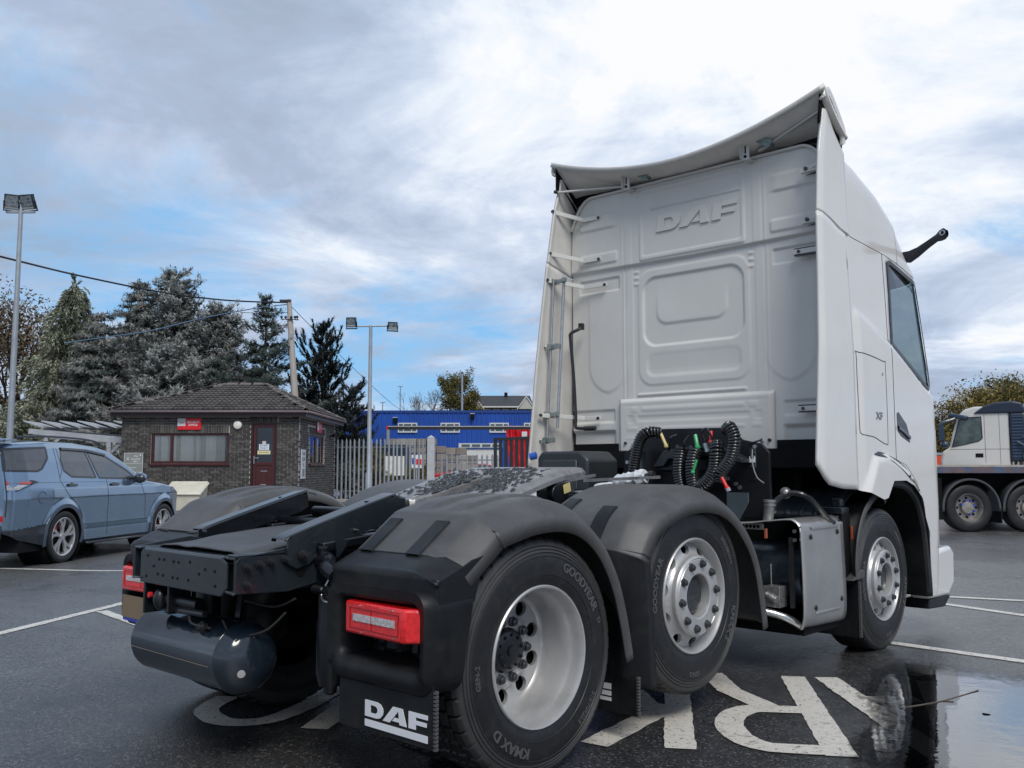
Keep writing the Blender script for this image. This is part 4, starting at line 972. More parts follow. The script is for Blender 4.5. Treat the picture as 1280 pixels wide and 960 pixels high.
# camera arm that replaces the mirror
ca = MB()
ca.grid([[(x, y+dy, z+dz) for dy, dz in ((-0.02, -h_), (0.02, -h_), (0.03, 0), (0.02, h_), (-0.02, h_), (-0.03, 0), (-0.02, -h_))] for x, y, z, h_ in
         ((1.10, 4.70, 3.035, 0.038), (1.18, 4.66, 3.02, 0.046), (1.26, 4.62, 3.04, 0.036), (1.36, 4.57, 3.08, 0.027), (1.44, 4.53, 3.11, 0.025), (1.475, 4.51, 3.12, 0.040), (1.51, 4.49, 3.125, 0.042), (1.535, 4.48, 3.125, 0.022))])
cao = ca.build('camera_arm', mat('gloss_black_arm', (0.006, 0.010, 0.022), 0.35, spec=0.3), TR, smooth=60)
le = MB(); le.lathe([(-0.028, 0.022), (-0.036, 0.022), (-0.038, 0.014)], 16, (1.505, 4.49, 3.128), axis='y'); le.build('camera_lens', steel, cao)
# interior seen through the side windows
it = MB(); it.box(-1.1, 1.1, 3.30, 3.36, 1.5, 2.85); it.build('interior_back_wall', mat('interior_grey', (0.30, 0.30, 0.30), 0.8), TR, smooth=0)
for s_ in (1, -1):
    se = MB(); se.box(s_*0.45, s_*0.95, 3.95, 4.10, 1.5, 2.35); se.box(s_*0.45, s_*0.95, 3.95, 4.45, 1.5, 1.75); se.box(s_*0.58, s_*0.82, 3.97, 4.08, 2.35, 2.52); se.build('seat', mat('seat_cloth', (0.05, 0.05, 0.055), 0.85), TR, bevel=0.04)
ds_ = MB(); ds_.box(-1.1, 1.1, 4.65, 4.98, 1.6, 1.95); ds_.build('dashboard', mat('dash_dark', (0.03, 0.03, 0.033), 0.6), TR, bevel=0.05)
sw = MB(); sw.lathe([(0.018*cos(2*pi*k/8), 0.21+0.018*sin(2*pi*k/8)) for k in range(8)], 32, axis='y', closed=True); sw.xf(Matrix.Translation((0.70, 4.55, 2.02)) @ Matrix.Rotation(radians(-25), 4, 'X')); sw.build('steering_wheel', dark, TR)
# ------------------------------------------------------------------ chassis
for s_ in (1, -1):
    r = MB(); xo = 0.445*s_; xi = 0.375*s_
    for (a, b, c, d, e, f) in ((min(xo, xo-0.008*s_), max(xo, xo-0.008*s_), -1.0, 4.9, 0.775, 0.935),):
        r.box(a, b, c, -0.2, 0.785, 0.930); r.box(a, b, -0.2, 4.9, 0.70, 0.965)
    r.box(min(xi, xo), max(xi, xo), -1.0, -0.5, 0.922, 0.932); r.box(min(xi, xo), max(xi, xo), -0.5, 4.9, 0.957, 0.967); r.box(min(xi, xo), max(xi, xo), -1.0, 4.9, 0.70+0.085, 0.795)
    r.build('chassis_rail', chassis, TR, smooth=0, bevel=0.004)
cm = MB(); cm.prism([(-0.395, 0.768), (-0.395, 0.905), (-0.375, 0.925), (0.325, 0.925), (0.37, 0.905), (0.375, 0.885), (0.375, 0.80), (0.33, 0.765), (-0.37, 0.768)], 'xz', -0.992, -0.980)
cm.box(-0.385, 0.34, -0.985, -0.90, 0.918, 0.930)
cmo = cm.build('rear_crossmember', chassis, TR, smooth=0, bevel=0.008, seg=3)
for (x, z) in ((-0.32, 0.895), (-0.21, 0.885), (-0.165, 0.885), (-0.075, 0.882), (-0.03, 0.882), (0.07, 0.89), (0.20, 0.868), (-0.33, 0.80), (-0.22, 0.818), (-0.17, 0.815), (-0.08, 0.812), (-0.035, 0.812), (0.06, 0.812), (-0.26, 0.85), (0.15, 0.845), (0.28, 0.865), (0.285, 0.805)):
    h_ = MB(); h_.lathe([(0, 0.0065), (-0.0015, 0.0065), (-0.0015, 0)], 10, (x, -0.993, z), axis='y'); h_.build('drilled_hole', dark, cmo, smooth=0)
gus = MB(); gus.prism([(-1.0, 0.785), (-1.0, 0.915), (-0.985, 0.932), (-0.72, 0.965), (-0.60, 0.94), (-0.60, 0.80), (-0.75, 0.775)], 'yz', 0.446, 0.456); gus.box(0.38, 0.456, -0.995, -0.72, 0.930, 0.942, )
gus.build('rail_gusset', chassis, TR, smooth=0, bevel=0.004)
gus = MB(); gus.prism([(-1.0, 0.785), (-1.0, 0.915), (-0.985, 0.932), (-0.72, 0.965), (-0.60, 0.94), (-0.60, 0.80), (-0.75, 0.775)], 'yz', -0.456, -0.446); gus.build('rail_gusset', chassis, TR, smooth=0, bevel=0.004)
def bolt(p, ax, r, par, m=steel_dk, d=1):
    b = MB(); b.lathe([(0, r*1.35), (0.006*d, r*1.35), (0.006*d, r), (0.022*d, r*0.95), (0.022*d, r*0.6), (0.035*d, r*0.55), (0.035*d, 0)], 10, p, axis=ax); return b.build('chassis_bolt', m, par, smooth=30)
for (y, z, r) in ((-0.953, 0.893, 0.0135), (-0.894, 0.900, 0.0135), (-0.841, 0.908, 0.0135), (-0.775, 0.914, 0.0135), (-0.952, 0.823, 0.0135), (-0.70, 0.928, 0.017)):
    bolt((0.457 if r < 0.015 else 0.482, y, z), 'x', r, TR)
ho = MB(); ho.lathe([(0.0, 0.022), (0.002, 0.022), (0.002, 0)], 16, (0.457, -0.69, 0.855)); ho.build('gusset_hole', dark, TR)
# crumpled cover between the rails
rows = []
for i in range(40):
    x = -0.36+0.72*i/39; col = []
    for j in range(46):
        y = -0.93+1.05*j/45
        z = 0.942+0.030*max(0, sin((x+0.36)/0.72*pi*2.6-0.3))*sst(-0.93, -0.65, y)+0.006*mnoise.noise(Vector((x*9, y*5, 1)))+0.03*sst(-0.8, -0.3, y)
        col.append((x, y, z-0.02*sst(0.30, 0.36, abs(x))))
    rows.append(col)
cv = MB(); cv.grid(rows); cv.build('frame_cover', mat('dull_grey_cover', (0.050, 0.052, 0.055), 0.45, var=0.2, vs=7, rvar=0.2), TR, smooth=60, solid=0.006)
gap_ = MB(); gap_.box(-0.40, 0.37, -0.97, 0.4, 0.80, 0.90); gap_.build('frame_infill', dark, TR, smooth=0)
# loading ramps
RP = [(-0.77, 0.895), (-0.765, 0.985), (-0.745, 1.010), (-0.235, 1.158), (-0.175, 1.162), (-0.120, 1.150), (-0.115, 1.085), (-0.16, 1.060), (-0.44, 0.985), (-0.60, 0.93), (-0.66, 0.885), (-0.72, 0.870)]
for s_, dy in ((1, 0.0), (-1, 0.10)):
    P_ = [(y+dy, z) for y, z in RP]
    rp = MB(); rp.prism(P_, 'yz', s_*0.462, s_*0.474); 
    rows = []
    for (y, z) in smooth2(P_[1:6], 5): rows.append([(s_*0.475, y, z), (s_*0.47, y, z+0.006), (s_*0.385, y, z+0.008), (s_*0.38, y, z-0.004)])
    rp.grid(rows)
    ro = rp.build('loading_ramp', chassis, TR, smooth=30)
    bolt((s_*0.475, -0.42+dy, 1.02), 'x', 0.004, ro, steel, s_)
    nt = MB(); nt.lathe([(0.0, 0.012), (0.003, 0.012), (0.003, 0)], 12, (s_*0.43, -0.315+dy, 1.141), axis='z'); nt.build('ramp_hole', dark, ro)
    rp = MB(); rp.bar((s_*0.50, -0.62, 0.955), (s_*0.52, 0.15, 1.03), 0.05, 0.04); rp.bar((s_*0.40, -0.3, 0.98), (s_*0.40, 0.35, 1.03), 0.05, 0.05); rp.build('ramp_support', chassis_dk, TR, bevel=0.006)
cr = MB(); cr.cyl((-0.45, 0.02, 1.06), (0.45, 0.02, 1.06), 0.028, 14); cr.cyl((-0.45, -0.2, 1.02), (0.45, -0.2, 1.02), 0.022, 12); cr.box(-0.42, 0.42, 0.1, 0.16, 0.98, 1.06); cr.build('cross_tube', chassis_dk, TR)
# pipe elbow, strap bracket and vertical air spring on the right
el = MB(); el.tube(spline([(0.47, -0.60, 0.900), (0.53, -0.60, 0.905), (0.565, -0.62, 0.885), (0.60, -0.66, 0.875), (0.66, -0.66, 0.850)], 5), 0.030, 12); el.cyl((0.50, -0.60, 0.86), (0.50, -0.60, 0.955), 0.026, 12); el.cyl((0.50, -0.60, 0.95), (0.50, -0.60, 0.962), 0.036, 6)
el.build('air_pipe_elbow', chassis_dk, TR)
tb = MB(); tb.prism([(0.53, 0.99), (0.62, 0.99), (0.60, 0.955), (0.555, 0.91), (0.54, 0.91)], 'xz', -0.565, -0.555); tb.build('angle_bracket', chassis, TR, smooth=0)
asb = MB(); asb.lathe([(0.33, 0.012), (0.34, 0.028), (0.37, 0.030), (0.37, 0.05), (0.42, 0.062), (0.62, 0.064), (0.66, 0.058), (0.78, 0.056), (0.80, 0.03)], 20, (0.52, -0.57, 0), axis='z'); asb.build('shock_absorber', chassis_dk, TR)
asb = MB(); asb.lathe([(0.37, 0.02), (0.42, 0.062), (0.78, 0.064), (0.80, 0.03)], 20, (-0.52, -0.57, 0), axis='z'); asb.build('shock_absorber', chassis_dk, TR)
for s_ in (1, -1):
    b = MB(); b.lathe([(0.40, 0.10), (0.43, 0.13), (0.50, 0.14), (0.57, 0.13), (0.60, 0.11), (0.64, 0.13), (0.70, 0.135), (0.76, 0.12), (0.78, 0.06)], 28, (s_*0.48, -0.28, 0), axis='z'); b.build('air_spring', rubber, TR)
    b = MB(); b.bar((s_*0.48, -0.55, 0.40), (s_*0.48, 0.75, 0.50), 0.09, 0.05); b.build('trailing_arm', dark, TR)
# air reservoir
ax_z, ax_y, tr = 0.475, -0.80, 0.150
tk = MB(); tk.lathe([(-0.635, 0.0), (-0.630, 0.05), (-0.60, 0.115), (-0.565, tr-0.006), (-0.55, tr), (-0.545, tr-0.002), (0.190, tr-0.002), (0.192, tr+0.002), (0.205, tr+0.002), (0.207, tr-0.001), (0.245, tr-0.008), (0.280, tr-0.036), (0.300, tr-0.085), (0.306, 0.03), (0.307, 0.0)], 56, (0, ax_y, ax_z)); 
tko = tk.build('air_reservoir', mat('reservoir_paint', (0.014, 0.023, 0.034), 0.16, coat=0.7, var=0.15, bump=0.0008, bs=8), TR, smooth=50)
pg = MB(); pg.lathe([(0, 0.017), (0.008, 0.017), (0.009, 0)], 14, (0, 0, 0)); pg.xf(Matrix.Translation((0.290, ax_y-0.062, ax_z-0.045)) @ Matrix.Rotation(radians(-25), 4, 'Z') @ Matrix.Rotation(radians(12), 4, 'Y')); pg.build('drain_plug', mat('plug_grey', (0.45, 0.46, 0.45), 0.5), tko)
vl = MB(); vl.cyl((0.05, ax_y-0.10, ax_z+0.10), (0.055, ax_y-0.13, ax_z+0.135), 0.018, 8); vl.cyl((0.03, ax_y-0.125, ax_z+0.13), (0.09, ax_y-0.12, ax_z+0.135), 0.013, 8); vl.cyl((0.07, ax_y-0.12, ax_z+0.12), (0.075, ax_y-0.13, ax_z+0.155), 0.010, 8)
vl.build('drain_valve', steel_dk, tko)
wl = MB(); wl.tube([(x_, ax_y-(tr+0.0005)*cos(0.15), ax_z-(tr+0.0005)*sin(0.15)) for x_ in (-0.54, 0.17)], 0.0015, 6); wl.build('weld_seam', mat('seam_bronze', (0.20, 0.16, 0.12), 0.4), tko)
for x in (-0.40, 0.05):
    sb = MB(); sb.lathe([(-0.018, tr+0.001), (-0.018, tr+0.005), (0.018, tr+0.005), (0.018, tr+0.001)], 40, (x, ax_y, ax_z), a0=0.2, a1=pi*0.62); sb.bar((x, ax_y+0.06, ax_z+tr-0.01), (x, -0.72, 0.79), 0.04, 0.01); sb.build('tank_strap', chassis_dk, tko)
hb = MB(); hb.tube([(-0.34, -0.93, 0.655), (0.10, -0.93, 0.665)], 0.016, 10); hb.build('hose_rail', chassis_dk, TR)
hb = MB(); hb.sphere((-0.255, -0.955, 0.70), 0.045, 14, 10, (0.7, 0.8, 1.1)); hb.cyl((-0.25, -0.93, 0.70), (0.0, -0.90, 0.69), 0.030, 12); hb.box(-0.36, -0.345, -0.99, -0.86, 0.63, 0.77); hb.box(-0.17, -0.155, -0.97, -0.86, 0.64, 0.765); hb.build('towing_eye_buffer', chassis_dk, TR, bevel=0.003)
hb = MB(); hb.cyl((-0.315, -0.97, 0.715), (-0.315, -0.985, 0.715), 0.013, 10); hb.build('red_test_cap', red_plastic, TR)
hz = MB()
for k, pts in enumerate([[(0.16, -0.88, 0.64), (0.22, -0.86, 0.58), (0.33, -0.78, 0.60), (0.40, -0.72, 0.68)], [(-0.05, -0.92, 0.66), (0.02, -0.95, 0.62), (0.10, -0.90, 0.60)],
                         [(0.2, -0.80, 0.72), (0.34, -0.74, 0.70), (0.44, -0.70, 0.74)]]): hz.tube(spline(pts, 6), 0.0055, 6)
hz.build('air_hose', mat('hose_matt', (0.02, 0.02, 0.022), 0.6), TR)
hz = MB(); hz.tube(spline([(0.545, -0.60, 0.83), (0.53, -0.63, 0.76), (0.56, -0.64, 0.735), (0.60, -0.62, 0.73)], 5), 0.005, 6); hz.cyl((0.535, -0.625, 0.765), (0.535, -0.635, 0.79), 0.010, 6); hz.build('brake_cable', steel, TR)
# axle, differential, propeller shaft, mass under the frame
dx = MB(); dx.cyl((-0.9, 0, 0.5), (0.9, 0, 0.5), 0.075, 20); dx.sphere((0.02, 0.02, 0.48), 0.23, 24, 14, (1, 0.85, 0.95)); dx.cyl((0, 0.1, 0.5), (0, 3.0, 0.62), 0.05, 14); dx.build('drive_axle', dark, TR)
dx = MB(); dx.cyl((-1.0, YM, ZM), (1.0, YM, ZM), 0.06, 16); dx.box(-0.35, 0.35, 0.5, 0.62, 0.55, 0.95); dx.box(-0.44, 0.44, 1.6, 1.75, 0.70, 0.96); dx.box(-0.44, 0.44, 2.35, 2.50, 0.70, 0.96); dx.cyl((-1.0, YF, 0.5), (1.0, YF, 0.5), 0.06, 16); dx.build('lift_axle', dark, TR)
eg = MB(); eg.box(-0.42, 0.42, 2.85, 4.7, 0.45, 1.30); eg.box(-0.95, 0.80, 3.35, 4.3, 0.85, 1.32); eg.build('engine_block', dark, TR, bevel=0.04)
tnk = MB(); tnk.box(-1.20, -0.50, 1.95, 3.1, 0.36, 0.95); tnk.build('fuel_tank', mat('tank_alu', (0.4, 0.4, 0.4), 0.35, metal=0.8), TR, bevel=0.06, seg=4)

# ------------------------------------------------------------------ fifth wheel
ZP = [(0.46, 1.118), (0.50, 1.130), (0.64, 1.166), (0.83, 1.222), (0.98, 1.262), (1.08, 1.283), (1.20, 1.297), (1.30, 1.302), (1.46, 1.300), (1.50, 1.292), (1.53, 1.26)]
def zp(y): return interp(y, ZP)
def xo_(y): return interp(y, [(0.46, 0.26), (0.47, 0.33), (0.50, 0.40), (0.56, 0.445), (0.66, 0.462), (1.12, 0.466), (1.26, 0.44), (1.38, 0.38), (1.46, 0.30), (1.53, 0.20)])
def xi_(y): return interp(y, [(0.46, 0.165), (0.50, 0.135), (0.60, 0.105), (0.85, 0.055), (0.96, 0.040), (1.0, 0.0)])
ysv = sorted(set([round(v, 4) for v in np.linspace(0.46, 1.0, 50)]+[round(v, 4) for v in np.linspace(1.0, 1.53, 36)]))
fw = MB()
for s_ in (1, -1):
    rows = []
    for y in ysv:
        a, b = xi_(y), xo_(y); col = []
        for k in range(15):
            v = k/14; x = lerp(a, b, v); dz = -0.030*max(0, (v-0.90)/0.10)**1.5
            if y < 1.0: dz -= 0.012*max(0, (0.07-v)/0.07)
            dz -= 0.010*step(np.array(abs(x-0.40)-0.006), 0.008)*(1 if 1.0 < y < 1.35 else 0)
            col.append((s_*x, y, zp(y)+float(dz)))
        col.append((s_*b*1.0, y, zp(y)-0.055)); col.insert(0, (s_*max(a, 0.001), y, zp(y)-0.055) if y < 1.0 else (0.0, y, zp(y)))
        rows.append(col)
    fw.grid(rows)
plate_mat = mat('greased_plate', (0.27, 0.27, 0.275), 0.34, metal=0.3, var=0.25, vs=6, rvar=0.3, bump=0.004, bs=14, dirt=(0.05, 0.05, 0.052), dirt_amt=0.75, ds=7)
fwo = fw.build('fifth_wheel', plate_mat, TR, smooth=40)
gr = MB()
for i in range(560):
    s_ = rnd.choice((-1, 1)); y = rnd.triangular(0.50, 1.22, 0.78)
    a, b = xi_(y), xo_(y)
    x = s_*lerp(a, b, min(0.95, abs(rnd.gauss(0.0, 0.42))+0.03)) if y < 1.0 else rnd.gauss(0, 0.16)
    if abs(x) > b*0.93: continue
    r = rnd.uniform(0.005, 0.015); n = 7; st_ = rnd.uniform(1.5, 3.5); an = rnd.uniform(-0.6, 0.6)
    base = len(gr.v); z = zp(y)
    ringp = []
    for k in range(n):
        t = 2*pi*k/n; rr = r*rnd.uniform(0.5, 1.3); u, v = rr*cos(t)*st_, rr*sin(t)
        xx, yy_ = x+u*sin(an)+v*cos(an), y+u*cos(an)-v*sin(an); ringp.append((xx, yy_, zp(yy_)+0.0005))
    h_ = rnd.uniform(0.004, 0.012)
    top = [(lerp(x, p[0], 0.55)+rnd.gauss(0, 0.002), lerp(y, p[1], 0.55), z+h_*rnd.uniform(0.5, 1.1)) for p in ringp]
    gr.add(ringp+top, [(k, (k+1) % n, n+(k+1) % n, n+k) for k in range(n)]+[tuple(range(n, 2*n))])
tag(gr.build('grease_lumps', mat('black_grease', (0.028, 0.031, 0.034), 0.30, var=0.9, vs=50, coat=0.3), fwo, smooth=80, merge=False), kind='stuff')
for (x, y) in ((0.42, 0.98), (-0.42, 0.98), (0.33, 1.15), (-0.33, 1.15)):
    h_ = MB(); h_.lathe([(0.001, 0.022), (-0.0005, 0.015), (-0.004, 0.0)], 14, (x*0.86, y, zp(y)), axis='z'); h_.build('plate_recess', steel_dk, fwo)
sp_ = MB()
for s_ in (1, -1):
    sp_.prism([(0.62, 0.97), (1.35, 0.97), (1.18, 1.12), (1.10, 1.25), (0.95, 1.24), (0.86, 1.12)], 'yz', s_*0.43, s_*0.40); sp_.cyl((s_*0.385, 1.02, 1.15), (s_*0.470, 1.02, 1.15), 0.055, 20)
sp_.box(-0.46, 0.46, 0.60, 1.45, 0.955, 0.975)
sp_.build('fifth_wheel_pedestal', chassis_dk, fwo, bevel=0.004)
lk = MB(); lk.box(-0.20, 0.20, 0.62, 1.25, 1.03, 1.12); lk.bar((0.05, 0.55, 1.10), (0.46, 0.62, 1.10), 0.03, 0.02); lk.build('lock_mechanism', dark, fwo, bevel=0.01)
st = MB(); st.prism([(0.60, 1.105), (0.84, 1.175), (0.84, 1.135), (0.62, 1.065)], 'yz', 0.455, 0.460); st.build('white_label', white_print, fwo, smooth=0)
st = MB(); st.prism([(1.05, 1.20), (1.11, 1.215), (1.12, 1.165), (1.06, 1.15)], 'yz', 0.475, 0.478); st.build('yellow_tag', yellow_plastic, fwo, smooth=0)
rl = MB(); rl.bar((0.42, 1.05, 1.21), (0.55, 1.25, 1.255), 0.03, 0.015); rl.bar((0.30, 1.45, 1.22), (0.56, 1.9, 1.24), 0.022, 0.018); rl.cyl((0.05, 1.35, 1.14), (0.45, 1.9, 1.16), 0.010, 8); rl.cyl((0.40, 1.15, 1.0), (0.47, 1.5, 1.05), 0.012, 8); rl.bar((0.2, 1.25, 1.0), (0.5, 1.3, 1.06), 0.03, 0.02)
rl.lathe([(-0.006, 0.030), (0.006, 0.030), (0.006, 0.018), (-0.006, 0.018)], 20, (0.42, 1.30, 1.10), axis='y', closed=True); rl.build('release_lever', mat('worn_lever_steel', (0.16, 0.165, 0.17), 0.4, metal=0.4, var=0.4, vs=15), TR)
for (a, b, r) in (((0.04, 1.93, 1.150), (0.20, 1.95, 1.165), 0.045), ((0.22, 1.90, 1.20), (0.44, 1.92, 1.245), 0.048), ((0.15, 1.97, 1.14), (0.32, 1.99, 1.18), 0.03)):
    wr = MB(); A_ = Vector(a); B_ = Vector(b); Q = [A_.lerp(B_, k/12) for k in range(13)]
    wr.tube(Q, [r*(1+0.18*mnoise.noise(Vector((k*0.9, r*90, 0)))) for k in range(13)], 12)
    wr.v = [tuple(Vector(p)+Vector((0, 0, 1))*0.010*mnoise.noise(Vector(p)*40)+Vector((0, 1, 0))*0.008*mnoise.noise(Vector(p)*55)) for p in wr.v]
    wr.build('wrapped_pipe', wrap_white, TR, smooth=25)
wr = MB(); wr.cyl((0.42, 1.92, 1.235), (0.50, 1.93, 1.26), 0.022, 10); wr.sphere((0.475, 1.93, 1.252), 0.028, 10, 8); wr.build('pipe_end', hose_black, TR)
# rail-top clutter between fifth wheel and cab
cl_ = MB()
cl_.box(-0.45, 0.50, 1.62, 1.75, 0.97, 1.06); cl_.box(-0.30, 0.30, 1.85, 2.4, 0.97, 1.12); cl_.box(0.46, 0.62, 1.55, 2.3, 0.90, 1.02); cl_.cyl((-0.2, 2.0, 1.13), (0.4, 2.0, 1.13), 0.03, 10)
cl_.build('valve_block', dark, TR, bevel=0.01)
bx = MB(); bx.prism([(-0.92, 0.97), (-0.92, 1.375), (-0.88, 1.425), (-0.50, 1.425), (-0.42, 1.36), (-0.42, 0.97)], 'xz', 2.42, 2.80); bxo = bx.build('air_filter_box', mat('filter_plastic', (0.025, 0.03, 0.034), 0.4, var=0.15), TR, bevel=0.02)
b2 = MB(); b2.box(-0.86, -0.52, 2.405, 2.425, 1.05, 1.36); b2.build('filter_lid', mat('filter_plastic2', (0.035, 0.042, 0.047), 0.4), bxo, bevel=0.02)
b3 = MB(); b3.cyl((-0.93, 2.42, 1.395), (-0.975, 2.40, 1.385), 0.028, 14); b3.build('blue_filler_cap', mat('blue_cap', (0.02, 0.10, 0.45), 0.4), TR)

for (x, y) in ((-0.05, 2.55), (0.80, 2.70)):
    c = MB(); c.lathe([(1.19, 0.025), (1.20, 0.04), (1.30, 0.04)], 14, (x, y, 0), axis='z'); c.lathe([(1.30, 0.047), (1.43, 0.047), (1.44, 0.02)], 18, (x, y, 0), axis='z'); co_ = c.build('cab_damper', mat('damper_blue_grey', (0.035, 0.045, 0.055), 0.3, coat=0.3), TR)
    sp2 = MB(); sp2.tube([(x+0.043*cos(t*0.5), y+0.043*sin(t*0.5), 1.16+0.0065*t*0.5*2) for t in range(0, 52)], 0.006, 6); sp2.build('damper_spring', chassis_dk, co_)
    lb = MB(); lb.box(x-0.02, x+0.02, y-0.052, y-0.045, 1.335, 1.375); lb.build('damper_label', white_print, co_, smooth=0)

# ------------------------------------------------------------------ hose bracket behind the cab
bp = MB(); bp.prism([(-0.30, 0.98), (-0.26, 1.40), (-0.18, 1.46), (-0.07, 1.50), (0.03, 1.575), (0.10, 1.58), (0.56, 1.575), (0.64, 1.56), (0.72, 1.49), (0.86, 1.46), (0.92, 1.40), (0.92, 0.96)], 'xz', 2.66, 2.69)
bpo = bp.build('coupling_bracket', mat('bracket_black', (0.008, 0.009, 0.011), 0.4, spec=0.35), TR, bevel=0.004)
b = MB(); b.prism([(0.06, 1.30), (0.16, 1.42), (0.30, 1.44), (0.60, 1.44), (0.70, 1.40), (0.78, 1.36), (0.78, 1.33), (0.55, 1.38), (0.20, 1.36), (0.16, 1.31)], 'xz', 2.55, 2.66); b.box(0.08, 0.60, 2.60, 2.62, 1.28, 1.36); b.build('coupling_shelf', mat('shelf_grey', (0.02, 0.025, 0.03), 0.35), bpo, bevel=0.005)
for (x, z) in ((-0.23, 1.34), (-0.17, 1.43), (0.82, 1.44), (0.12, 1.30), (-0.03, 1.245), (0.67, 1.19), (0.70, 1.165), (0.66, 1.045), (0.69, 1.045), (0.61, 1.225), (0.80, 1.37), (0.03, 1.53)):
    b = MB(); b.lathe([(0, 0.015), (-0.012, 0.014), (-0.012, 0)], 10, (x, 2.66, z), axis='y'); b.build('bracket_bolt', steel, bpo)
def coil(path, turns, R, r, name='coiled_air_hose', m=hose_black):
    Q = spline(path, 14); L = [0]
    for i in range(1, len(Q)): L.append(L[-1]+(Q[i]-Q[i-1]).length)
    T = L[-1]; n = int(turns*12); pts = []; u = None
    for k in range(n+1):
        s = T*k/n; i = max(0, min(len(Q)-2, int(np.searchsorted(L, s))-1)); t = (s-L[i])/max(1e-9, L[i+1]-L[i]); p = Q[i].lerp(Q[i+1], t)
        d = (Q[min(i+2, len(Q)-1)]-Q[max(i-1, 0)]).normalized()
        if u is None: u = d.orthogonal().normalized()
        u = (u-d*u.dot(d)).normalized(); w_ = d.cross(u); a = 2*pi*turns*k/n
        pts.append(p+(u*cos(a)+w_*sin(a))*R)
    mb = MB(); mb.tube(pts, r, 6)
    core = MB(); core.tube(Q, R*0.55, 8)
    o_ = mb.build(name, m, TR, smooth=60, merge=False); core.build('hose_core', dark, o_); return o_
hm_ = mat('hose_sheen', (0.016, 0.017, 0.020), 0.25, coat=0.4)
coil([(0.17, 2.50, 1.545), (0.11, 2.44, 1.55), (0.04, 2.44, 1.50), (-0.02, 2.46, 1.36), (-0.06, 2.48, 1.22)], 24, 0.033, 0.0095, m=hm_)
coil([(0.34, 2.52, 1.44), (0.325, 2.50, 1.34), (0.32, 2.50, 1.24), (0.34, 2.50, 1.15)], 16, 0.040, 0.0105, m=hm_)
coil([(0.46, 2.50, 1.43), (0.44, 2.48, 1.34), (0.44, 2.48, 1.22), (0.47, 2.48, 1.13), (0.52, 2.48, 1.15)], 19, 0.040, 0.0105, m=hm_)
coil([(0.62, 2.50, 1.46), (0.64, 2.46, 1.40), (0.62, 2.46, 1.28), (0.56, 2.46, 1.20), (0.51, 2.46, 1.18)], 19, 0.040, 0.0105, m=hm_)
coil([(0.70, 2.50, 1.555), (0.76, 2.44, 1.56), (0.80, 2.42, 1.48), (0.77, 2.42, 1.36), (0.70, 2.42, 1.27), (0.69, 2.44, 1.22)], 26, 0.036, 0.0095, m=hm_)
def coupl(p, m, nm, q=None, r=0.011):
    mb = MB(); mb.tube([p, q], r, 10); mb.sphere(q, r*1.5, 8, 6); return mb.build(nm, m, TR)
coupl((0.185, 2.48, 1.545), yellow_plastic, 'yellow_hose_sleeve', (0.245, 2.46, 1.45))
coupl((0.02, 2.42, 1.235), yellow_plastic, 'yellow_hose_sleeve', (0.055, 2.40, 1.185))
coupl((0.43, 2.54, 1.525), green_plastic, 'green_coupling', (0.46, 2.52, 1.44), 0.014)
coupl((0.51, 2.42, 1.35), green_plastic, 'green_coupling', (0.475, 2.43, 1.27), 0.010)
coupl((0.555, 2.54, 1.545), red_plastic, 'red_coupling', (0.575, 2.50, 1.47), 0.012)
coupl((0.735, 2.36, 1.235), red_plastic, 'red_coupling', (0.775, 2.36, 1.165), 0.012)
coupl((0.725, 2.52, 1.46), red_plastic, 'red_coupling', (0.73, 2.52, 1.41), 0.010)
for (a, b) in (((0.055, 2.40, 1.185), (0.07, 2.40, 1.155)), ((0.775, 2.36, 1.165), (0.785, 2.36, 1.145)), ((0.50, 2.55, 1.46), (0.53, 2.53, 1.40))):
    mb = MB(); mb.cyl(a, b, 0.018, 8); mb.build('hose_fitting', steel, TR)
ch = MB()
for pts in ([(0.24, 2.50, 1.42), (0.29, 2.44, 1.50), (0.335, 2.46, 1.525)], [(0.37, 2.5, 1.40), (0.39, 2.46, 1.47), (0.42, 2.48, 1.52)], [(0.53, 2.5, 1.48), (0.52, 2.48, 1.54), (0.56, 2.48, 1.56), (0.60, 2.5, 1.47)]):
    ch = MB(); ch.tube(spline(pts, 5), 0.008, 6); ch.build('hose_tail', hm_, TR)
ch = MB(); ch.tube(spline([(0.83, 2.60, 1.42), (0.85, 2.56, 1.33), (0.90, 2.52, 1.24), (0.96, 2.50, 1.20)], 6), 0.004, 6); ch.build('thin_cable', mat('grey_cable', (0.22, 0.23, 0.24), 0.5), TR)
ag = MB(); ag.prism([(0.78, 1.14), (0.93, 1.14), (0.93, 1.08), (0.84, 0.93), (0.78, 0.93)], 'xz', 2.34, 2.355); ag.build('angled_plate', mat('plate_blue_grey', (0.05, 0.065, 0.078), 0.3), TR, smooth=0)
gp = MB(); gp.tube(spline([(0.90, 2.70, 1.00), (0.92, 2.75, 1.08), (1.00, 2.80, 1.13), (1.10, 2.85, 1.10), (1.17, 2.95, 0.97), (1.20, 3.0, 0.93)], 6), 0.020, 10); gp.build('coolant_pipe', hose_black, TR)
gp = MB(); gp.cyl((0.93, 2.60, 0.95), (0.945, 2.60, 1.07), 0.034, 14); gp.lathe([(1.05, 0.040), (1.062, 0.040), (1.062, 0.034), (1.075, 0.034), (1.075, 0.042), (1.09, 0.042)], 16, (0.945, 2.60, 0), axis='z'); gp.sphere((0.96, 2.80, 1.13), 0.04, 12, 8); gp.build('filler_neck', mat('dull_metal', (0.28, 0.28, 0.27), 0.35, metal=0.7, var=0.3, vs=20), TR)

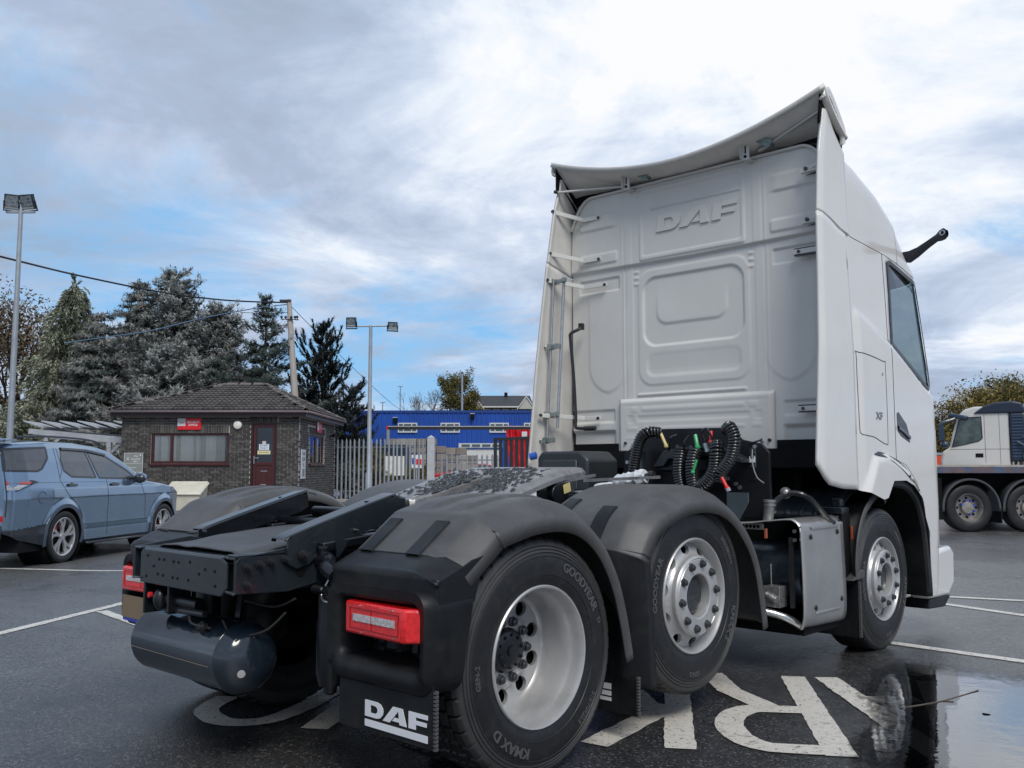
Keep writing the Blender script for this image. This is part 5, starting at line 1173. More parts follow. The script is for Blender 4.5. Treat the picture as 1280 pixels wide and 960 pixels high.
# ------------------------------------------------------------------ polished heat shield box
sb = MB()
prof = [(0.82, 0.945), (1.10, 0.975), (1.165, 0.962), (1.195, 0.930), (1.205, 0.89), (1.215, 0.45), (1.205, 0.335), (1.185, 0.30)]
Pf = smooth2(prof, 4)
sb.grid([[(x, y, z+0.03*(y-2.52)*(-1 if z < 0.5 else 0.0)) for (x, z) in Pf] for y in np.linspace(2.50, 3.13, 12)])
sbo = sb.build('heat_shield_box', stainless, TR, smooth=45, solid=0.010)
tp = MB(); tp.grid([[(x, y, 0.948+0.028*max(0, (x-0.82)/0.3)-0.004*abs(y-2.3)+0.003*mnoise.noise(Vector((x*8, y*8, 0)))) for x in np.linspace(0.55, 1.06, 12)] for y in np.linspace(1.98, 2.51, 12)]); tp.build('box_top_plate', stainless, sbo, smooth=45, solid=0.006)
for (y, z) in ((2.63, 0.86), (3.03, 0.875), (2.66, 0.415), (3.05, 0.435)):
    h_ = MB(); h_.lathe([(0.0, 0.017), (0.003, 0.017), (0.003, 0.0)], 14, (interp(z, [(0.4, 1.213), (0.9, 1.205)])+0.003, y, z)); h_.lathe([(0.003, 0.010), (0.008, 0.010), (0.008, 0)], 10, (interp(z, [(0.4, 1.213), (0.9, 1.205)])+0.003, y, z-0.004)); h_.build('box_bolt', steel_dk, sbo)
for z0 in (0.385,):
    e_ = MB(); e_.box(1.216, 1.222, 2.66, 3.02, z0-0.012, z0+0.004); e_.box(1.208, 1.216, 2.64, 3.04, 0.905, 0.925); e_.build('pressed_rib', stainless, sbo, bevel=0.003)
bk = MB(); bk.box(0.62, 1.19, 3.10, 3.12, 0.32, 0.95); bk.box(0.60, 0.64, 2.45, 3.1, 0.32, 0.94); bk.box(0.62, 1.19, 2.55, 3.1, 0.30, 0.32); bk.build('box_liner', dark, sbo, smooth=0)
cy_ = MB(); cy_.cyl((0.70, 2.80, 0.60), (1.14, 2.80, 0.60), 0.20, 28); cy_.build('silencer', mat('blued_silencer', (0.10, 0.13, 0.17), 0.28, metal=0.7, var=0.5, vs=9), sbo)
ct = MB(); ct.box(0.96, 1.07, 2.46, 2.56, 0.42, 0.55); ct.box(0.90, 0.96, 2.48, 2.56, 0.43, 0.49); ct.cyl((0.98, 2.45, 0.50), (1.05, 2.45, 0.47), 0.022, 10); ct.cyl((1.01, 2.47, 0.55), (1.01, 2.47, 0.69), 0.005, 8); ct.build('dosing_pump', mat('cast_alloy', (0.38, 0.38, 0.37), 0.35, metal=0.7, var=0.35, vs=30, bump=0.003, bs=60), sbo, bevel=0.008)
ct = MB(); ct.box(1.12, 1.14, 2.50, 2.53, 0.42, 0.86); ct.build('box_stay', steel_dk, sbo)
for (x, z) in ((1.165, 0.90), (1.165, 0.845)):
    b = MB(); b.cyl((x, 2.50, z), (x, 2.488, z), 0.012, 10); b.build('box_nut', steel, sbo)
pf = MB(); pf.box(0.80, 0.99, 2.42, 2.43, 0.905, 0.945); pfo = pf.build('perforated_strip', mat('pale_strip', (0.40, 0.40, 0.38), 0.4), sbo, smooth=0, bevel=0.004)
for k in range(6):
    b = MB(); b.lathe([(0, 0.011), (-0.001, 0.011), (-0.001, 0)], 10, (0.82+k*0.027, 2.419, 0.925), axis='y'); b.build('strip_hole', dark, pfo, smooth=0)
ep = MB(); ep.tube(spline([(0.75, 2.35, 0.38), (0.95, 2.42, 0.395), (1.08, 2.50, 0.36), (1.16, 2.58, 0.30)], 6), 0.026, 12); ep.build('bright_pipe', mat('bright_pipe_steel', (0.6, 0.6, 0.6), 0.18, metal=0.95), TR)
br_ = MB(); br_.box(0.5, 1.16, 2.6, 3.12, 0.24, 0.30); br_.build('box_underside', dark, TR)

# ------------------------------------------------------------------ front wheel rear guard
Pg = smooth2([(3.67, 1.055), (3.56, 1.02), (3.43, 0.93), (3.345, 0.80), (3.305, 0.66), (3.305, 0.545)], 5); Ng = path_norms(Pg); rows = []
for (y, z), n in zip(Pg, Ng):
    rows.append([(x, y+n.x*d, z+n.y*d) for x, d in ((0.70, 0.0), (1.17, 0.0), (1.215, -0.006), (1.245, -0.03), (1.25, -0.085))])
rows = rows
fg = MB(); fg.grid(rows); fgo = fg.build('front_wheel_guard', grey_plastic, TR, smooth=50, solid=0.008)
ft = MB(); ft.prism([(3.17, 0.54), (3.31, 0.605), (3.36, 0.60), (3.36, 0.545)], 'yz', 1.10, 1.25); ft.build('guard_foot', grey_plastic, fgo, bevel=0.006)
fl = MB(); fl.box(0.72, 1.235, 3.275, 3.285, 0.15, 0.56); flo = fl.build('front_mudflap', black_plastic, TR, smooth=0)
sr = MB()
for k in range(24):
    z = 0.16+k*0.0155; sr.box(1.235, 1.250, 3.27, 3.29, z-0.005, z+0.005)
sr.build('serrated_edge', rubber_letter, flo, smooth=0)
am = MB(); am.box(1.20, 1.215, 3.255, 3.27, 0.81, 0.90); am.build('marker_lamp', amber, TR, bevel=0.003)
bb = MB(); bb.box(0.95, 1.19, 3.19, 3.30, 0.50, 1.0); bb.build('guard_bracket_box', dark, TR, bevel=0.02)
wh = MB(); rows = []
for i in range(46):
    x = 0.55+0.60*i/45; rib = 0.014 if (i % 8) in (0, 1) else 0.0
    rows.append([(x, lerp(3.16, 3.62, t), 0.93+0.22*sin(t*pi/2)**0.8+rib) for t in np.linspace(0, 1, 9)]+[(x, 3.9, 1.19+rib)])
wh.grid(rows); wh.build('ribbed_wheelhouse', mat('wheelhouse_plastic', (0.022, 0.028, 0.034), 0.35, var=0.2), TR, smooth=30, solid=0.008)
b = MB(); b.box(1.00, 1.18, 3.18, 3.30, 0.98, 1.03); b.box(1.10, 1.16, 3.20, 3.26, 1.03, 1.09); b.build('cab_latch', chassis, TR, bevel=0.006)
# ================================================================== the yard around the truck
def yat(lat, dep, z=None, dz=0.0):
    p = yd(lat, dep); p.z = (gh(p.x, p.y) if z is None else z)+dz; return p
brick_m = [mat('brick_charcoal', (0.040, 0.037, 0.036), 0.8, var=0.4, vs=9), mat('brick_brown', (0.060, 0.053, 0.049), 0.8, var=0.3, vs=9), mat('brick_grey', (0.090, 0.084, 0.080), 0.8, var=0.3, vs=9)]
mortar = mat('mortar', (0.46, 0.43, 0.39), 0.9, var=0.15, vs=12)
maroon = mat('maroon_frame', (0.060, 0.012, 0.012), 0.35, var=0.15)
maroon_dk = mat('dark_maroon_board', (0.022, 0.008, 0.008), 0.4)
tile_m = [mat('roof_tile_a', (0.078, 0.070, 0.067), 0.75, var=0.35, vs=6, dirt=(0.17, 0.16, 0.14), dirt_amt=0.6), mat('roof_tile_b', (0.052, 0.047, 0.045), 0.75, var=0.35, vs=6, dirt=(0.15, 0.14, 0.12), dirt_amt=0.5)]
# ---- gatehouse
HX0, HX1, HY0, HY1 = -11.60, -6.33, 27.5, 33.2
HUT = thing('brick_hut', 'small dark brick security hut with hipped tile roof behind the blue car', 'building', yd(0, 0, 0.0), YAW)
zt, z0 = 2.86, 0.0
wl = MB()
WINF = (-10.72, -8.40, 1.43, 2.34); DOORF = (-7.76, -6.98, 0.55, 2.66)
def wall_rects(x0, x1, za, zb_, holes):
    xs = sorted({x0, x1, *[h[0] for h in holes], *[h[1] for h in holes]}); zs = sorted({za, zb_, *[h[2] for h in holes], *[h[3] for h in holes]})
    for i in range(len(xs)-1):
        for j in range(len(zs)-1):
            mx, mz = (xs[i]+xs[i+1])/2, (zs[j]+zs[j+1])/2
            if any(h[0] < mx < h[1] and h[2] < mz < h[3] for h in holes): continue
            yield xs[i], xs[i+1], zs[j], zs[j+1]
for r in wall_rects(HX0, HX1, z0, zt, [WINF, DOORF]): wl.box(r[0], r[1], HY0+0.012, HY0+0.20, r[2], r[3])
WINR = (29.0, 31.3, 1.43, 2.36)
for r in wall_rects(HY0+0.2, HY1, z0, zt, [WINR]): wl.box(HX1-0.20, HX1-0.012, r[0], r[1], r[2], r[3])
wl.box(HX0+0.012, HX0+0.2, HY0+0.2, HY1, z0, zt); wl.box(HX0, HX1-0.2, HY1-0.2, HY1, z0, zt)
wall = wl.build('wall', mortar, HUT, smooth=0, merge=False)
bmesh_ = MB(); bmesh_.box(-0.1055, 0.1055, -0.014, 0.004, -0.0300, 0.0300); b0 = bmesh_.build('brick', brick_m[0], wall, smooth=0)
vmesh = MB(); vmesh.box(-0.031, 0.031, -0.012, 0.004, -0.1055, 0.1055); v0 = vmesh.build('brick', brick_m[1], wall, smooth=0)
bms = []
for m_ in brick_m:
    me = b0.data.copy(); me.materials.clear(); me.materials.append(m_); bms.append(me)
vms = []
for m_ in brick_m:
    me = v0.data.copy(); me.materials.clear(); me.materials.append(m_); vms.append(me)
bricks = []
def brick_ok(x, z, hw, hh, holes, sol): 
    for h in list(holes)+list(sol):
        if h[0]-0.0 < x+hw and x-hw < h[1] and h[2] < z+hh and z-hh < h[3]: return False
    return True
SOL = [(-10.74, -8.38, 2.34, 2.57), (-7.80, -6.94, 2.66, 2.88)]
nrow = int((zt-0.10)/0.075)
for r in range(nrow):
    z = 0.10+0.075*r+0.0375; blocked = sorted((h[0], h[1]) for h in [WINF, DOORF]+SOL if h[2]-0.01 < z < h[3]+0.01)
    cur = HX0; segs = []
    for (a_, b_) in blocked:
        if a_ > cur: segs.append((cur, a_))
        cur = max(cur, b_)
    segs.append((cur, HX1)); ph = 0.1125 if r % 2 else 0.0
    for (sa, sb) in segs:
        k = math.floor((sa-HX0-ph)/0.225)
        while HX0+ph+k*0.225 < sb:
            xa = max(sa, HX0+ph+k*0.225+0.007); xb = min(sb, HX0+ph+(k+1)*0.225-0.007); k += 1
            if xb-xa > 0.02: bricks.append(((xa+xb)/2, z, 'h', (xb-xa)/2))
for (a, b, c, d) in SOL:
    x = a+0.0375
    while x < b-0.02: bricks.append((x, (c+d)/2, 'v', 0.031)); x += 0.075
bricks.sort(key=lambda q: (q[2] == 'h' and q[3] < 0.105, abs(q[0]+8.6)+abs(q[1]-1.9)*1.2))
rest = [MB(), MB(), MB()]; cnt = 0
for (x, z, k, hw_) in bricks:
    mi = rnd.choice((0, 0, 1, 1, 2)); dy = rnd.uniform(-0.002, 0.002)
    if (k == 'v' or hw_ > 0.105) and cnt < 296:
        o_ = (b0 if k == 'h' else v0).copy(); o_.data = (bms if k == 'h' else vms)[mi]; COL.objects.link(o_); o_.location = (x, HY0+dy, z); cnt += 1
    else:
        hw, hh = (hw_, 0.030) if k == 'h' else (0.031, 0.1055)
        rest[mi].box(x-hw, x+hw, HY0-0.012+dy, HY0+0.004+dy, z-hh, z+hh)
b0.location = (HX1-0.11, HY0-0.003, zt-0.035); v0.location = (-8.345, HY0-0.0, 2.456)
nr2 = nrow
for r in range(nr2):
    z = 0.10+0.075*r+0.0375; y = HY0+0.11+(0.1125 if r % 2 else 0)
    while y < HY1-0.1:
        if brick_ok(y, z, 0.1055, 0.031, [WINR], [(28.95, 31.35, 2.36, 2.60)]):
            rest[rnd.choice((0, 1, 2))].box(HX1-0.016, HX1+rnd.uniform(-0.001, 0.002), y-0.1055, y+0.1055, z-0.031, z+0.031)
        y += 0.225
y = 28.98
while y < 31.33: rest[1].box(HX1-0.016, HX1, y-0.031, y+0.031, 2.37, 2.59); y += 0.075
for k in range(3): tag(rest[k].build('brick_courses', brick_m[k], wall, smooth=0, merge=False), kind='stuff')
# windows, door
def hut_win(x0, x1, za, zb_, y, axis, lb):
    def bx(mb, a, b, c, d, e, f): mb.box(a, b, c, d, e, f) if axis == 'x' else mb.box(-d, -c, a, b, e, f)
    return bx
fr = MB(); a, b, c, d = WINF; t = 0.07
for q in ((a, b, c, c+t), (a, b, d-t, d), (a, a+t, c+t, d-t), (b-t, b, c+t, d-t), (a+0.56, a+0.64, c+t, d-t)): fr.box(q[0], q[1], HY0+0.05, HY0+0.11, q[2], q[3])
fr.box(a-0.03, b+0.03, HY0-0.05, HY0+0.05, c-0.06, c-0.002)
fr = fr.build('window_frame', maroon, HUT, smooth=0, bevel=0.006)
hutglass = glass_mat('hut_glass', (0.96, 0.97, 0.96), refl=0.02)
gp_ = MB(); gp_.box(a+t, b-t, HY0+0.078, HY0+0.084, c+t, d-t); gp_.build('pane', hutglass, fr, smooth=0)
blind = mat('vertical_blind_fabric', (0.80, 0.77, 0.70), 0.8, var=0.06)
slm = MB(); slm.box(-0.055, 0.055, -0.003, 0.003, 0, 0.80); s0 = None; x = a+t+0.06
while x < b-t-0.03:
    if s0 is None: o_ = s0 = slm.build('blind_slat', blind, fr, smooth=0)
    else: o_ = s0.copy(); COL.objects.link(o_)
    o_.location = (x, HY0+0.125+rnd.uniform(0, 0.008), c+t); o_.rotation_euler = (0, 0, radians(rnd.choice((12, 20, 20, 28, 55)))); x += 0.095
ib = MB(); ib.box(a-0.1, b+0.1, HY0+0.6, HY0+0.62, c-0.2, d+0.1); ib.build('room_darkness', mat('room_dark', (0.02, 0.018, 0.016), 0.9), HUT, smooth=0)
a, b, c, d = DOORF; df = MB()
for q in ((a, a+0.07, c, d), (b-0.07, b, c, d), (a+0.07, b-0.07, d-0.07, d), (a+0.07, b-0.07, c, c+0.05)): df.box(q[0], q[1], HY0+0.02, HY0+0.10, q[2], q[3])
df.build('door_frame', maroon_dk, HUT, smooth=0, bevel=0.005)
dd = MB()
for q in ((a+0.075, a+0.165, c+0.055, d-0.075), (b-0.135, b-0.075, c+0.055, d-0.075), (a+0.165, b-0.135, d-0.16, d-0.075), (a+0.165, b-0.135, 1.385, 1.475), (a+0.165, b-0.135, c+0.055, c+0.14)): dd.box(q[0], q[1], HY0+0.035, HY0+0.085, q[2], q[3])
dd.box(a+0.165, b-0.135, HY0+0.055, HY0+0.075, c+0.14, 1.385); dd.box(a+0.30, b-0.28, HY0+0.040, HY0+0.055, 0.80, 1.22)
do = dd.build('door', maroon, HUT, smooth=0, bevel=0.006)
dgm = glass_mat('door_glass', (0.25, 0.32, 0.34), refl=0.06)
q_ = MB(); q_.box(a+0.165, b-0.135, HY0+0.060, HY0+0.066, 1.475, d-0.16); q_.build('pane', dgm, do, smooth=0)
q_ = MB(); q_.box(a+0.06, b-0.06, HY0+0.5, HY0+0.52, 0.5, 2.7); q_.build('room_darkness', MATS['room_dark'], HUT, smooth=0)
q_ = MB(); q_.box(a+0.095, a+0.125, HY0+0.005, HY0+0.034, 1.43, 1.66); q_.box(a+0.10, a+0.25, HY0-0.015, HY0+0.008, 1.585, 1.61); q_.build('door_handle', steel, do, bevel=0.003)
q_ = MB(); q_.box(a+0.32, b-0.30, HY0+0.030, HY0+0.040, 0.80, 0.83); q_.box(a+0.31, b-0.28, HY0+0.030, HY0+0.040, 1.20, 1.225); q_.build('letter_plate', steel, do, smooth=0)
sp_ = MB(); sp_.box(a-0.1, b+0.1, HY0-0.75, HY0-0.02, 0.0, 0.30); sp_.box(a-0.05, b+0.05, HY0-0.40, HY0-0.02, 0.30, 0.54); sp_.build('door_step', mat('step_concrete', (0.26, 0.25, 0.24), 0.9), HUT, smooth=0, bevel=0.01)
# side window, reflecting
fr2 = MB(); a, b, c, d = WINR
for q in ((a, b, c, c+0.06), (a, b, d-0.06, d), (a, a+0.05, c+0.06, d-0.06), (b-0.06, b, c+0.06, d-0.06), (a+1.05, a+1.18, c+0.06, d-0.06)): fr2.box(HX1-0.11, HX1-0.05, q[0], q[1], q[2], q[3])
fr2.box(HX1-0.05, HX1+0.05, a-0.03, b+0.03, c-0.06, c-0.002)
fr2 = fr2.build('window_frame', maroon, HUT, smooth=0, bevel=0.006)
q_ = MB(); q_.box(HX1-0.084, HX1-0.078, a+0.05, b-0.06, c+0.06, d-0.06); q_.build('pane', glass_mat('side_glass', (0.35, 0.42, 0.45), refl=0.35), fr2, smooth=0)
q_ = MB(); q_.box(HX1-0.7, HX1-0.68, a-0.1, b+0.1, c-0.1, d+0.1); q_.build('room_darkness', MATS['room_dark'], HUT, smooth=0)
# eaves and roof
EX0, EX1, EY0, EY1, EZ = HX0-0.28, HX1+0.26, HY0-0.24, HY1+0.3, 2.90
ev = MB(); ev.box(EX0+0.04, EX1-0.04, EY0+0.04, EY1-0.04, EZ-0.04, EZ+0.0); ev.box(EX0+0.02, EX1-0.02, EY0+0.02, EY0+0.045, EZ-0.09, EZ+0.07); ev.box(EX1-0.045, EX1-0.02, EY0+0.045, EY1, EZ-0.09, EZ+0.07); ev.build('soffit_board', maroon_dk, HUT, smooth=0)
gt = MB(); pr = [(0.055*cos(t_), 0.055*sin(t_)) for t_ in np.linspace(pi, 2*pi, 8)]
gt.grid([[(x, EY0-0.04+p, EZ+0.085+q) for p, q in pr] for x in (EX0-0.05, EX1+0.05)]); gt.grid([[(EX1+0.04+p, y, EZ+0.085+q) for p, q in pr] for y in (EY0-0.08, EY1)])
gt.build('gutter', mat('pinkish_gutter', (0.30, 0.235, 0.25), 0.4, var=0.08), HUT, solid=0.006)
A1 = Vector((-9.42, 30.4, 4.02)); A2 = Vector((-8.12, 30.4, 4.02)); c00 = Vector((EX0, EY0, EZ+0.09)); c10 = Vector((EX1, EY0, EZ+0.09)); c11 = Vector((EX1, EY1, EZ+0.09)); c01 = Vector((EX0, EY1, EZ+0.09))
rf = MB(); rf.add([c00, c10, c11, c01, A1, A2], [(0, 1, 5, 4), (1, 2, 5), (2, 3, 4, 5), (3, 0, 4), (0, 3, 2, 1)]); rfo = rf.build('roof', tile_m[1], HUT, smooth=0)
def tile_mesh(m_):
    mb = MB(); rows = []
    for j, (v, lift) in enumerate(((0.0, 0.050), (0.02, 0.056), (0.30, 0.008))):
        rows.append([(u*0.30-0.15, v, lift+0.030*abs(sin(u*2*pi))**0.8) for u in np.linspace(0, 1, 9)])
    rows.insert(0, [(p[0], 0.0, 0.0) for p in rows[0]])
    mb.grid(rows); return mb
tiles_done = 0; rest_t = [MB(), MB()]; tproto = []
def lay(cA, cB, pA, pB, individual):
    """tiles between eave cA->cB and the ridge pA->pB"""
    global tiles_done
    e = (cB-cA); L = e.length; e.normalize(); n = e.cross(pA-cA).normalized()
    if n.z < 0: n = -n
    up = n.cross(e).normalized()
    if up.z < 0: up = -up
    S = (pA-cA).dot(up); ra = (pA-cA).dot(e); rb = (pB-cA).dot(e); rows_ = max(2, int(round(S/0.285))); st = S/rows_
    for r in range(rows_):
        v = r*st; t0 = v/S; xa = ra*t0; xb = L-(L-rb)*t0; off = 0.0
        x = 0.15+off
        while x < L:
            if x > xa+0.02 and x < xb-0.02:
                M_ = Matrix((( e.x, up.x, n.x, 0), (e.y, up.y, n.y, 0), (e.z, up.z, n.z, 0), (0, 0, 0, 1)))
                p = cA+e*x+up*v+n*0.005; M_ = Matrix.Translation(p) @ M_ @ Matrix.Scale(st/0.28, 4, (0, 1, 0)) @ Matrix.Rotation(rnd.uniform(-0.03, 0.03), 4, 'Y')
                mi = rnd.choice((0, 0, 1))
                if individual and tiles_done < 280:
                    if len(tproto) < 2:
                        o_ = tile_mesh(None).build('roof_tile', tile_m[len(tproto)], rfo, smooth=0); tproto.append(o_)
                    else: o_ = tproto[mi].copy(); COL.objects.link(o_)
                    o_.matrix_local = M_; tiles_done += 1
                else:
                    tm_ = tile_mesh(None); tm_.xf(M_); rest_t[mi].add(tm_.v, tm_.f)
            x += 0.30
lay(c00, c10, A1, A2, True); lay(c10, c11, A2, A2, False); lay(c01, c00, A1, A1, False)
for k in range(2): tag(rest_t[k].build('roof_tile_field', tile_m[k], rfo, smooth=0, merge=False), kind='stuff')
rt = MB(); rt.lathe([(-0.18, 0.088), (-0.17, 0.098), (0.17, 0.085), (0.18, 0.082)], 10, a0=0.0, a1=pi); rt0 = rt.build('ridge_tile', mat('ridge_tile', (0.15, 0.125, 0.115), 0.8, var=0.3, vs=4, dirt=(0.22, 0.21, 0.19), dirt_amt=0.7), rfo, smooth=30, solid=0.012); first = True
jm = MB(); jm.lathe([(-0.012, 0.10), (0.012, 0.10)], 10, a0=0.0, a1=pi); jt = mat('ridge_mortar', (0.50, 0.44, 0.42), 0.9); jt0 = [None]
for (p, q) in ((c00, A1), (A1, A2), (c10, A2), (c11, A2)):
    L = (q-p).length; n = max(1, int(L/0.36))
    for k in range(n):
        c = p.lerp(q, (k+0.5)/n)+Vector((0, 0, 0.0)); o_ = rt0 if first else rt0.copy()
        if not first: COL.objects.link(o_)
        first = False; d = (q-p).normalized(); s_ = d.cross(Vector((0, 0, 1))).normalized(); u = s_.cross(d)
        o_.matrix_local = Matrix(((d.x, s_.x, u.x, c.x), (d.y, s_.y, u.y, c.y), (d.z, s_.z, u.z, c.z), (0, 0, 0, 1)))
        if jt0[0] is None: o2 = jt0[0] = jm.build('ridge_joint', jt, rfo, smooth=30, solid=0.015)
        else: o2 = jt0[0].copy(); COL.objects.link(o2)
        o2.matrix_local = o_.matrix_local @ Matrix.Translation((-0.18, 0, 0.004))
# things fixed to the hut
def hut_pt(x, y, z): return yd(x, y, z)
def sign(name, label, x, y, z, w_, h_, m_, rz=0.0, d=0.02):
    t = thing(name, label, 'sign', yd(x, y, z), YAW+rz)
    mb = MB(); mb.box(-w_/2, w_/2, -d, 0, -h_/2, h_/2); mb.build('board', m_, t, smooth=0); return t
def put_text(t, s, size, x, z, m_, y=-0.022, name='lettering', sq=1.0, off=0.0):
    vs, fs = text_mesh(s, size, 0.004, off=off); mb = MB(); mb.add([(x+u*sq, y-w_, z+v) for u, v, w_ in vs], fs); return mb.build(name, m_, t, smooth=0, merge=False)
sign_red = mat('sign_red', (0.72, 0.012, 0.018), 0.35); sign_pale = mat('sign_pale', (0.62, 0.64, 0.66), 0.4); sign_grey = mat('sign_grey_green', (0.23, 0.25, 0.23), 0.5, var=0.05)
t = sign('wall_sign', 'red SECURITY OFFICE sign above the hut front window', -9.58, HY0-0.02, 2.605, 0.70, 0.335, sign_red)
mb = MB(); mb.box(-0.35, -0.115, -0.026, -0.02, -0.06, 0.166); mb.build('white_panel', sign_pale, t, smooth=0)
put_text(t, 'SECURITY', 0.085, 0.115, 0.03, white_print, name='lettering', off=0.002); put_text(t, 'OFFICE', 0.085, 0.105, -0.055, white_print, name='lettering', off=0.002)
put_text(t, 'ABX', 0.095, -0.232, 0.01, mat('sign_maroon_ink', (0.25, 0.05, 0.06), 0.5), y=-0.028)
t = sign('wall_sign', 'small red and white sign above the hut side window', HX1+0.012, 30.3, 2.62, 0.75, 0.33, sign_red, rz=pi/2)
mb = MB(); mb.box(-0.375, -0.12, -0.026, -0.02, -0.10, 0.165); mb.build('white_panel', sign_pale, t, smooth=0); put_text(t, 'SECURITY', 0.08, 0.12, 0.04, white_print); put_text(t, 'OFFICE', 0.08, 0.12, -0.05, white_print)
t = sign('wall_sign', 'grey green notice board at the hut left corner beside the car mirror', -11.20, HY0-0.02, 1.46, 0.56, 0.58, sign_grey)
for q in ((-0.28, 0.28, 0.275, 0.29), (-0.28, 0.28, -0.29, -0.275), (-0.28, -0.268, -0.275, 0.275), (0.268, 0.28, -0.275, 0.275), (-0.24, 0.24, -0.03, -0.02)):
    mb = MB(); mb.box(q[0], q[1], -0.026, -0.02, q[2], q[3]); mb.build('sign_border', sign_pale, t, smooth=0)
put_text(t, 'This', 0.075, 0.07, 0.17, white_print); put_text(t, 'security', 0.085, 0.06, 0.085, white_print); put_text(t, 'office', 0.075, 0.06, 0.01, white_print); put_text(t, 'X', 0.13, -0.17, 0.07, white_print); put_text(t, 'reception', 0.055, -0.02, -0.16, white_print)
mb = MB(); mb.lathe([(0, 0.022), (-0.004, 0.022), (-0.004, 0)], 14, (0.20, -0.022, 0.22), axis='y'); mb.build('white_dot', white_print, t)
t = sign('wall_sign', 'tall narrow grey sign on the hut side wall near the corner', HX1+0.012, 28.05, 1.42, 0.56, 0.88, sign_pale, rz=pi/2)
put_text(t, 'PLEASE', 0.12, 0, 0.28, mat('ink_grey', (0.12, 0.14, 0.14), 0.5)); put_text(t, 'SIGN', 0.16, 0, 0.10, MATS['ink_grey']); put_text(t, 'IN', 0.16, 0, -0.08, MATS['ink_grey'])
mb = MB(); mb.box(-0.15, 0.15, -0.024, -0.02, -0.36, -0.14); mb.build('picture_panel', sign_grey, t, smooth=0)
t = sign('door_notice', 'white STAFF ONLY notice on the hut door glass', -7.37, HY0+0.055, 1.925, 0.30, 0.175, mat('notice_white', (0.70, 0.74, 0.80), 0.5), d=0.004)
put_text(t, 'STAFF', 0.085, 0, 0.015, mat('ink_blue', (0.05, 0.08, 0.22), 0.5), y=-0.006); put_text(t, 'ONLY', 0.085, 0, -0.065, MATS['ink_blue'], y=-0.006)
mb = MB(); mb.box(-0.055, 0.055, -0.004, 0, 0.088, 0.175); mb.build('hand_symbol', mat('notice_pink', (0.6, 0.52, 0.52), 0.5), t, smooth=0)
t = sign('door_notice', 'narrow yellow notice below the white notice on the hut door', -7.37, HY0+0.055, 1.765, 0.38, 0.11, mat('notice_yellow', (0.75, 0.68, 0.38), 0.5), d=0.004)
put_text(t, 'NO ENTRY', 0.06, 0, -0.02, MATS['ink_grey'], y=-0.006)
t = thing('bulkhead_lamp', 'round white lamp on the brick wall left of the hut door', 'lamp', yd(-8.14, HY0-0.012, 2.575), YAW)
mb = MB(); mb.lathe([(0, 0.13), (-0.05, 0.13), (-0.08, 0.115), (-0.10, 0.07), (-0.105, 0)], 24, axis='y'); mb.build('lamp_cover', mat('opal_cover', (0.75, 0.73, 0.66), 0.35), t); mb = MB(); mb.lathe([(0.0, 0.135), (-0.03, 0.135)], 24, axis='y'); mb.build('lamp_base', maroon_dk, t)
t = thing('security_camera', 'small black camera on the hut side wall right of the window', 'camera', yd(HX1, 32.3, 2.42), YAW)
mb = MB(); mb.cyl((0, 0, 0), (0.14, -0.02, 0.02), 0.02, 8); mb.build('camera_bracket', dark, t); mb = MB(); mb.cyl((0.13, -0.18, 0.0), (0.15, 0.16, 0.05), 0.055, 12); mb.build('camera_body', dark, t)
# grit bin
t = thing('grit_bin', 'cream plastic grit bin with sloping lid in front of the hut', 'bin', yat(-9.12, 26.0), YAW)
cream = mat('cream_plastic', (0.62, 0.59, 0.49), 0.5, var=0.1, dirt=(0.40, 0.37, 0.30), dirt_amt=0.5)
mb = MB(); mb.grid([[(x*k, -0.32*k+0, z) for x in (-0.50, 0.50)] for z, k in ((0, 0.9), (0.45, 1.0))]); mb = MB()
vs = [(-0.45, -0.28, 0), (0.45, -0.28, 0), (0.45, 0.30, 0), (-0.45, 0.30, 0), (-0.52, -0.34, 0.46), (0.52, -0.34, 0.46), (0.52, 0.36, 0.72), (-0.52, 0.36, 0.72)]
mb.add(vs, [(0, 3, 2, 1), (0, 1, 5, 4), (1, 2, 6, 5), (2, 3, 7, 6), (3, 0, 4, 7), (4, 5, 6, 7)]); mb.build('bin_body', cream, t, smooth=0, bevel=0.03, seg=3)
mb = MB(); vs = [(-0.56, -0.40, 0.45), (0.56, -0.40, 0.45), (0.56, 0.38, 0.76), (-0.56, 0.38, 0.76), (-0.50, -0.36, 0.52), (0.50, -0.36, 0.52), (0.50, 0.34, 0.82), (-0.50, 0.34, 0.82)]
mb.add(vs, [(0, 3, 2, 1), (0, 1, 5, 4), (1, 2, 6, 5), (2, 3, 7, 6), (3, 0, 4, 7), (4, 5, 6, 7)]); mb.build('bin_lid', cream, t, smooth=0, bevel=0.02, seg=3)
for x in (-0.3, 0.3): mb = MB(); mb.cyl((x, 0.38, 0.75), (x, 0.38, 0.86), 0.02, 8); mb.build('lid_hinge', dark, t)
# slatted canopy
t = thing('slatted_canopy', 'pale grey slatted timber canopy left of the hut', 'canopy', yat(-13.4, 29.0), YAW)
pale = mat('pale_weathered_timber', (0.36, 0.38, 0.41), 0.7, var=0.2, vs=3, aniso=(1, 6, 6))
for k in range(6):
    x = -1.65+0.56*k; mb = MB(); mb.bar((x, 0.0, 2.62+0.0*k), (x+0.70, -0.1, 2.40), 0.9, 0.035, up=(0.3, 0, 1)); mb.build('canopy_slat', pale, t, smooth=0, bevel=0.005)
for (a, b, w_, h_) in (((-1.5, -0.45, 2.32), (1.8, -0.45, 2.02), 0.07, 0.16), ((-1.5, 0.45, 2.34), (1.8, 0.45, 2.10), 0.07, 0.16), ((-1.2, -0.45, 2.16), (1.8, -0.48, 1.95), 0.05, 0.06)):
    mb = MB(); mb.bar(a, b, w_, h_); mb.build('canopy_beam', pale, t, smooth=0)
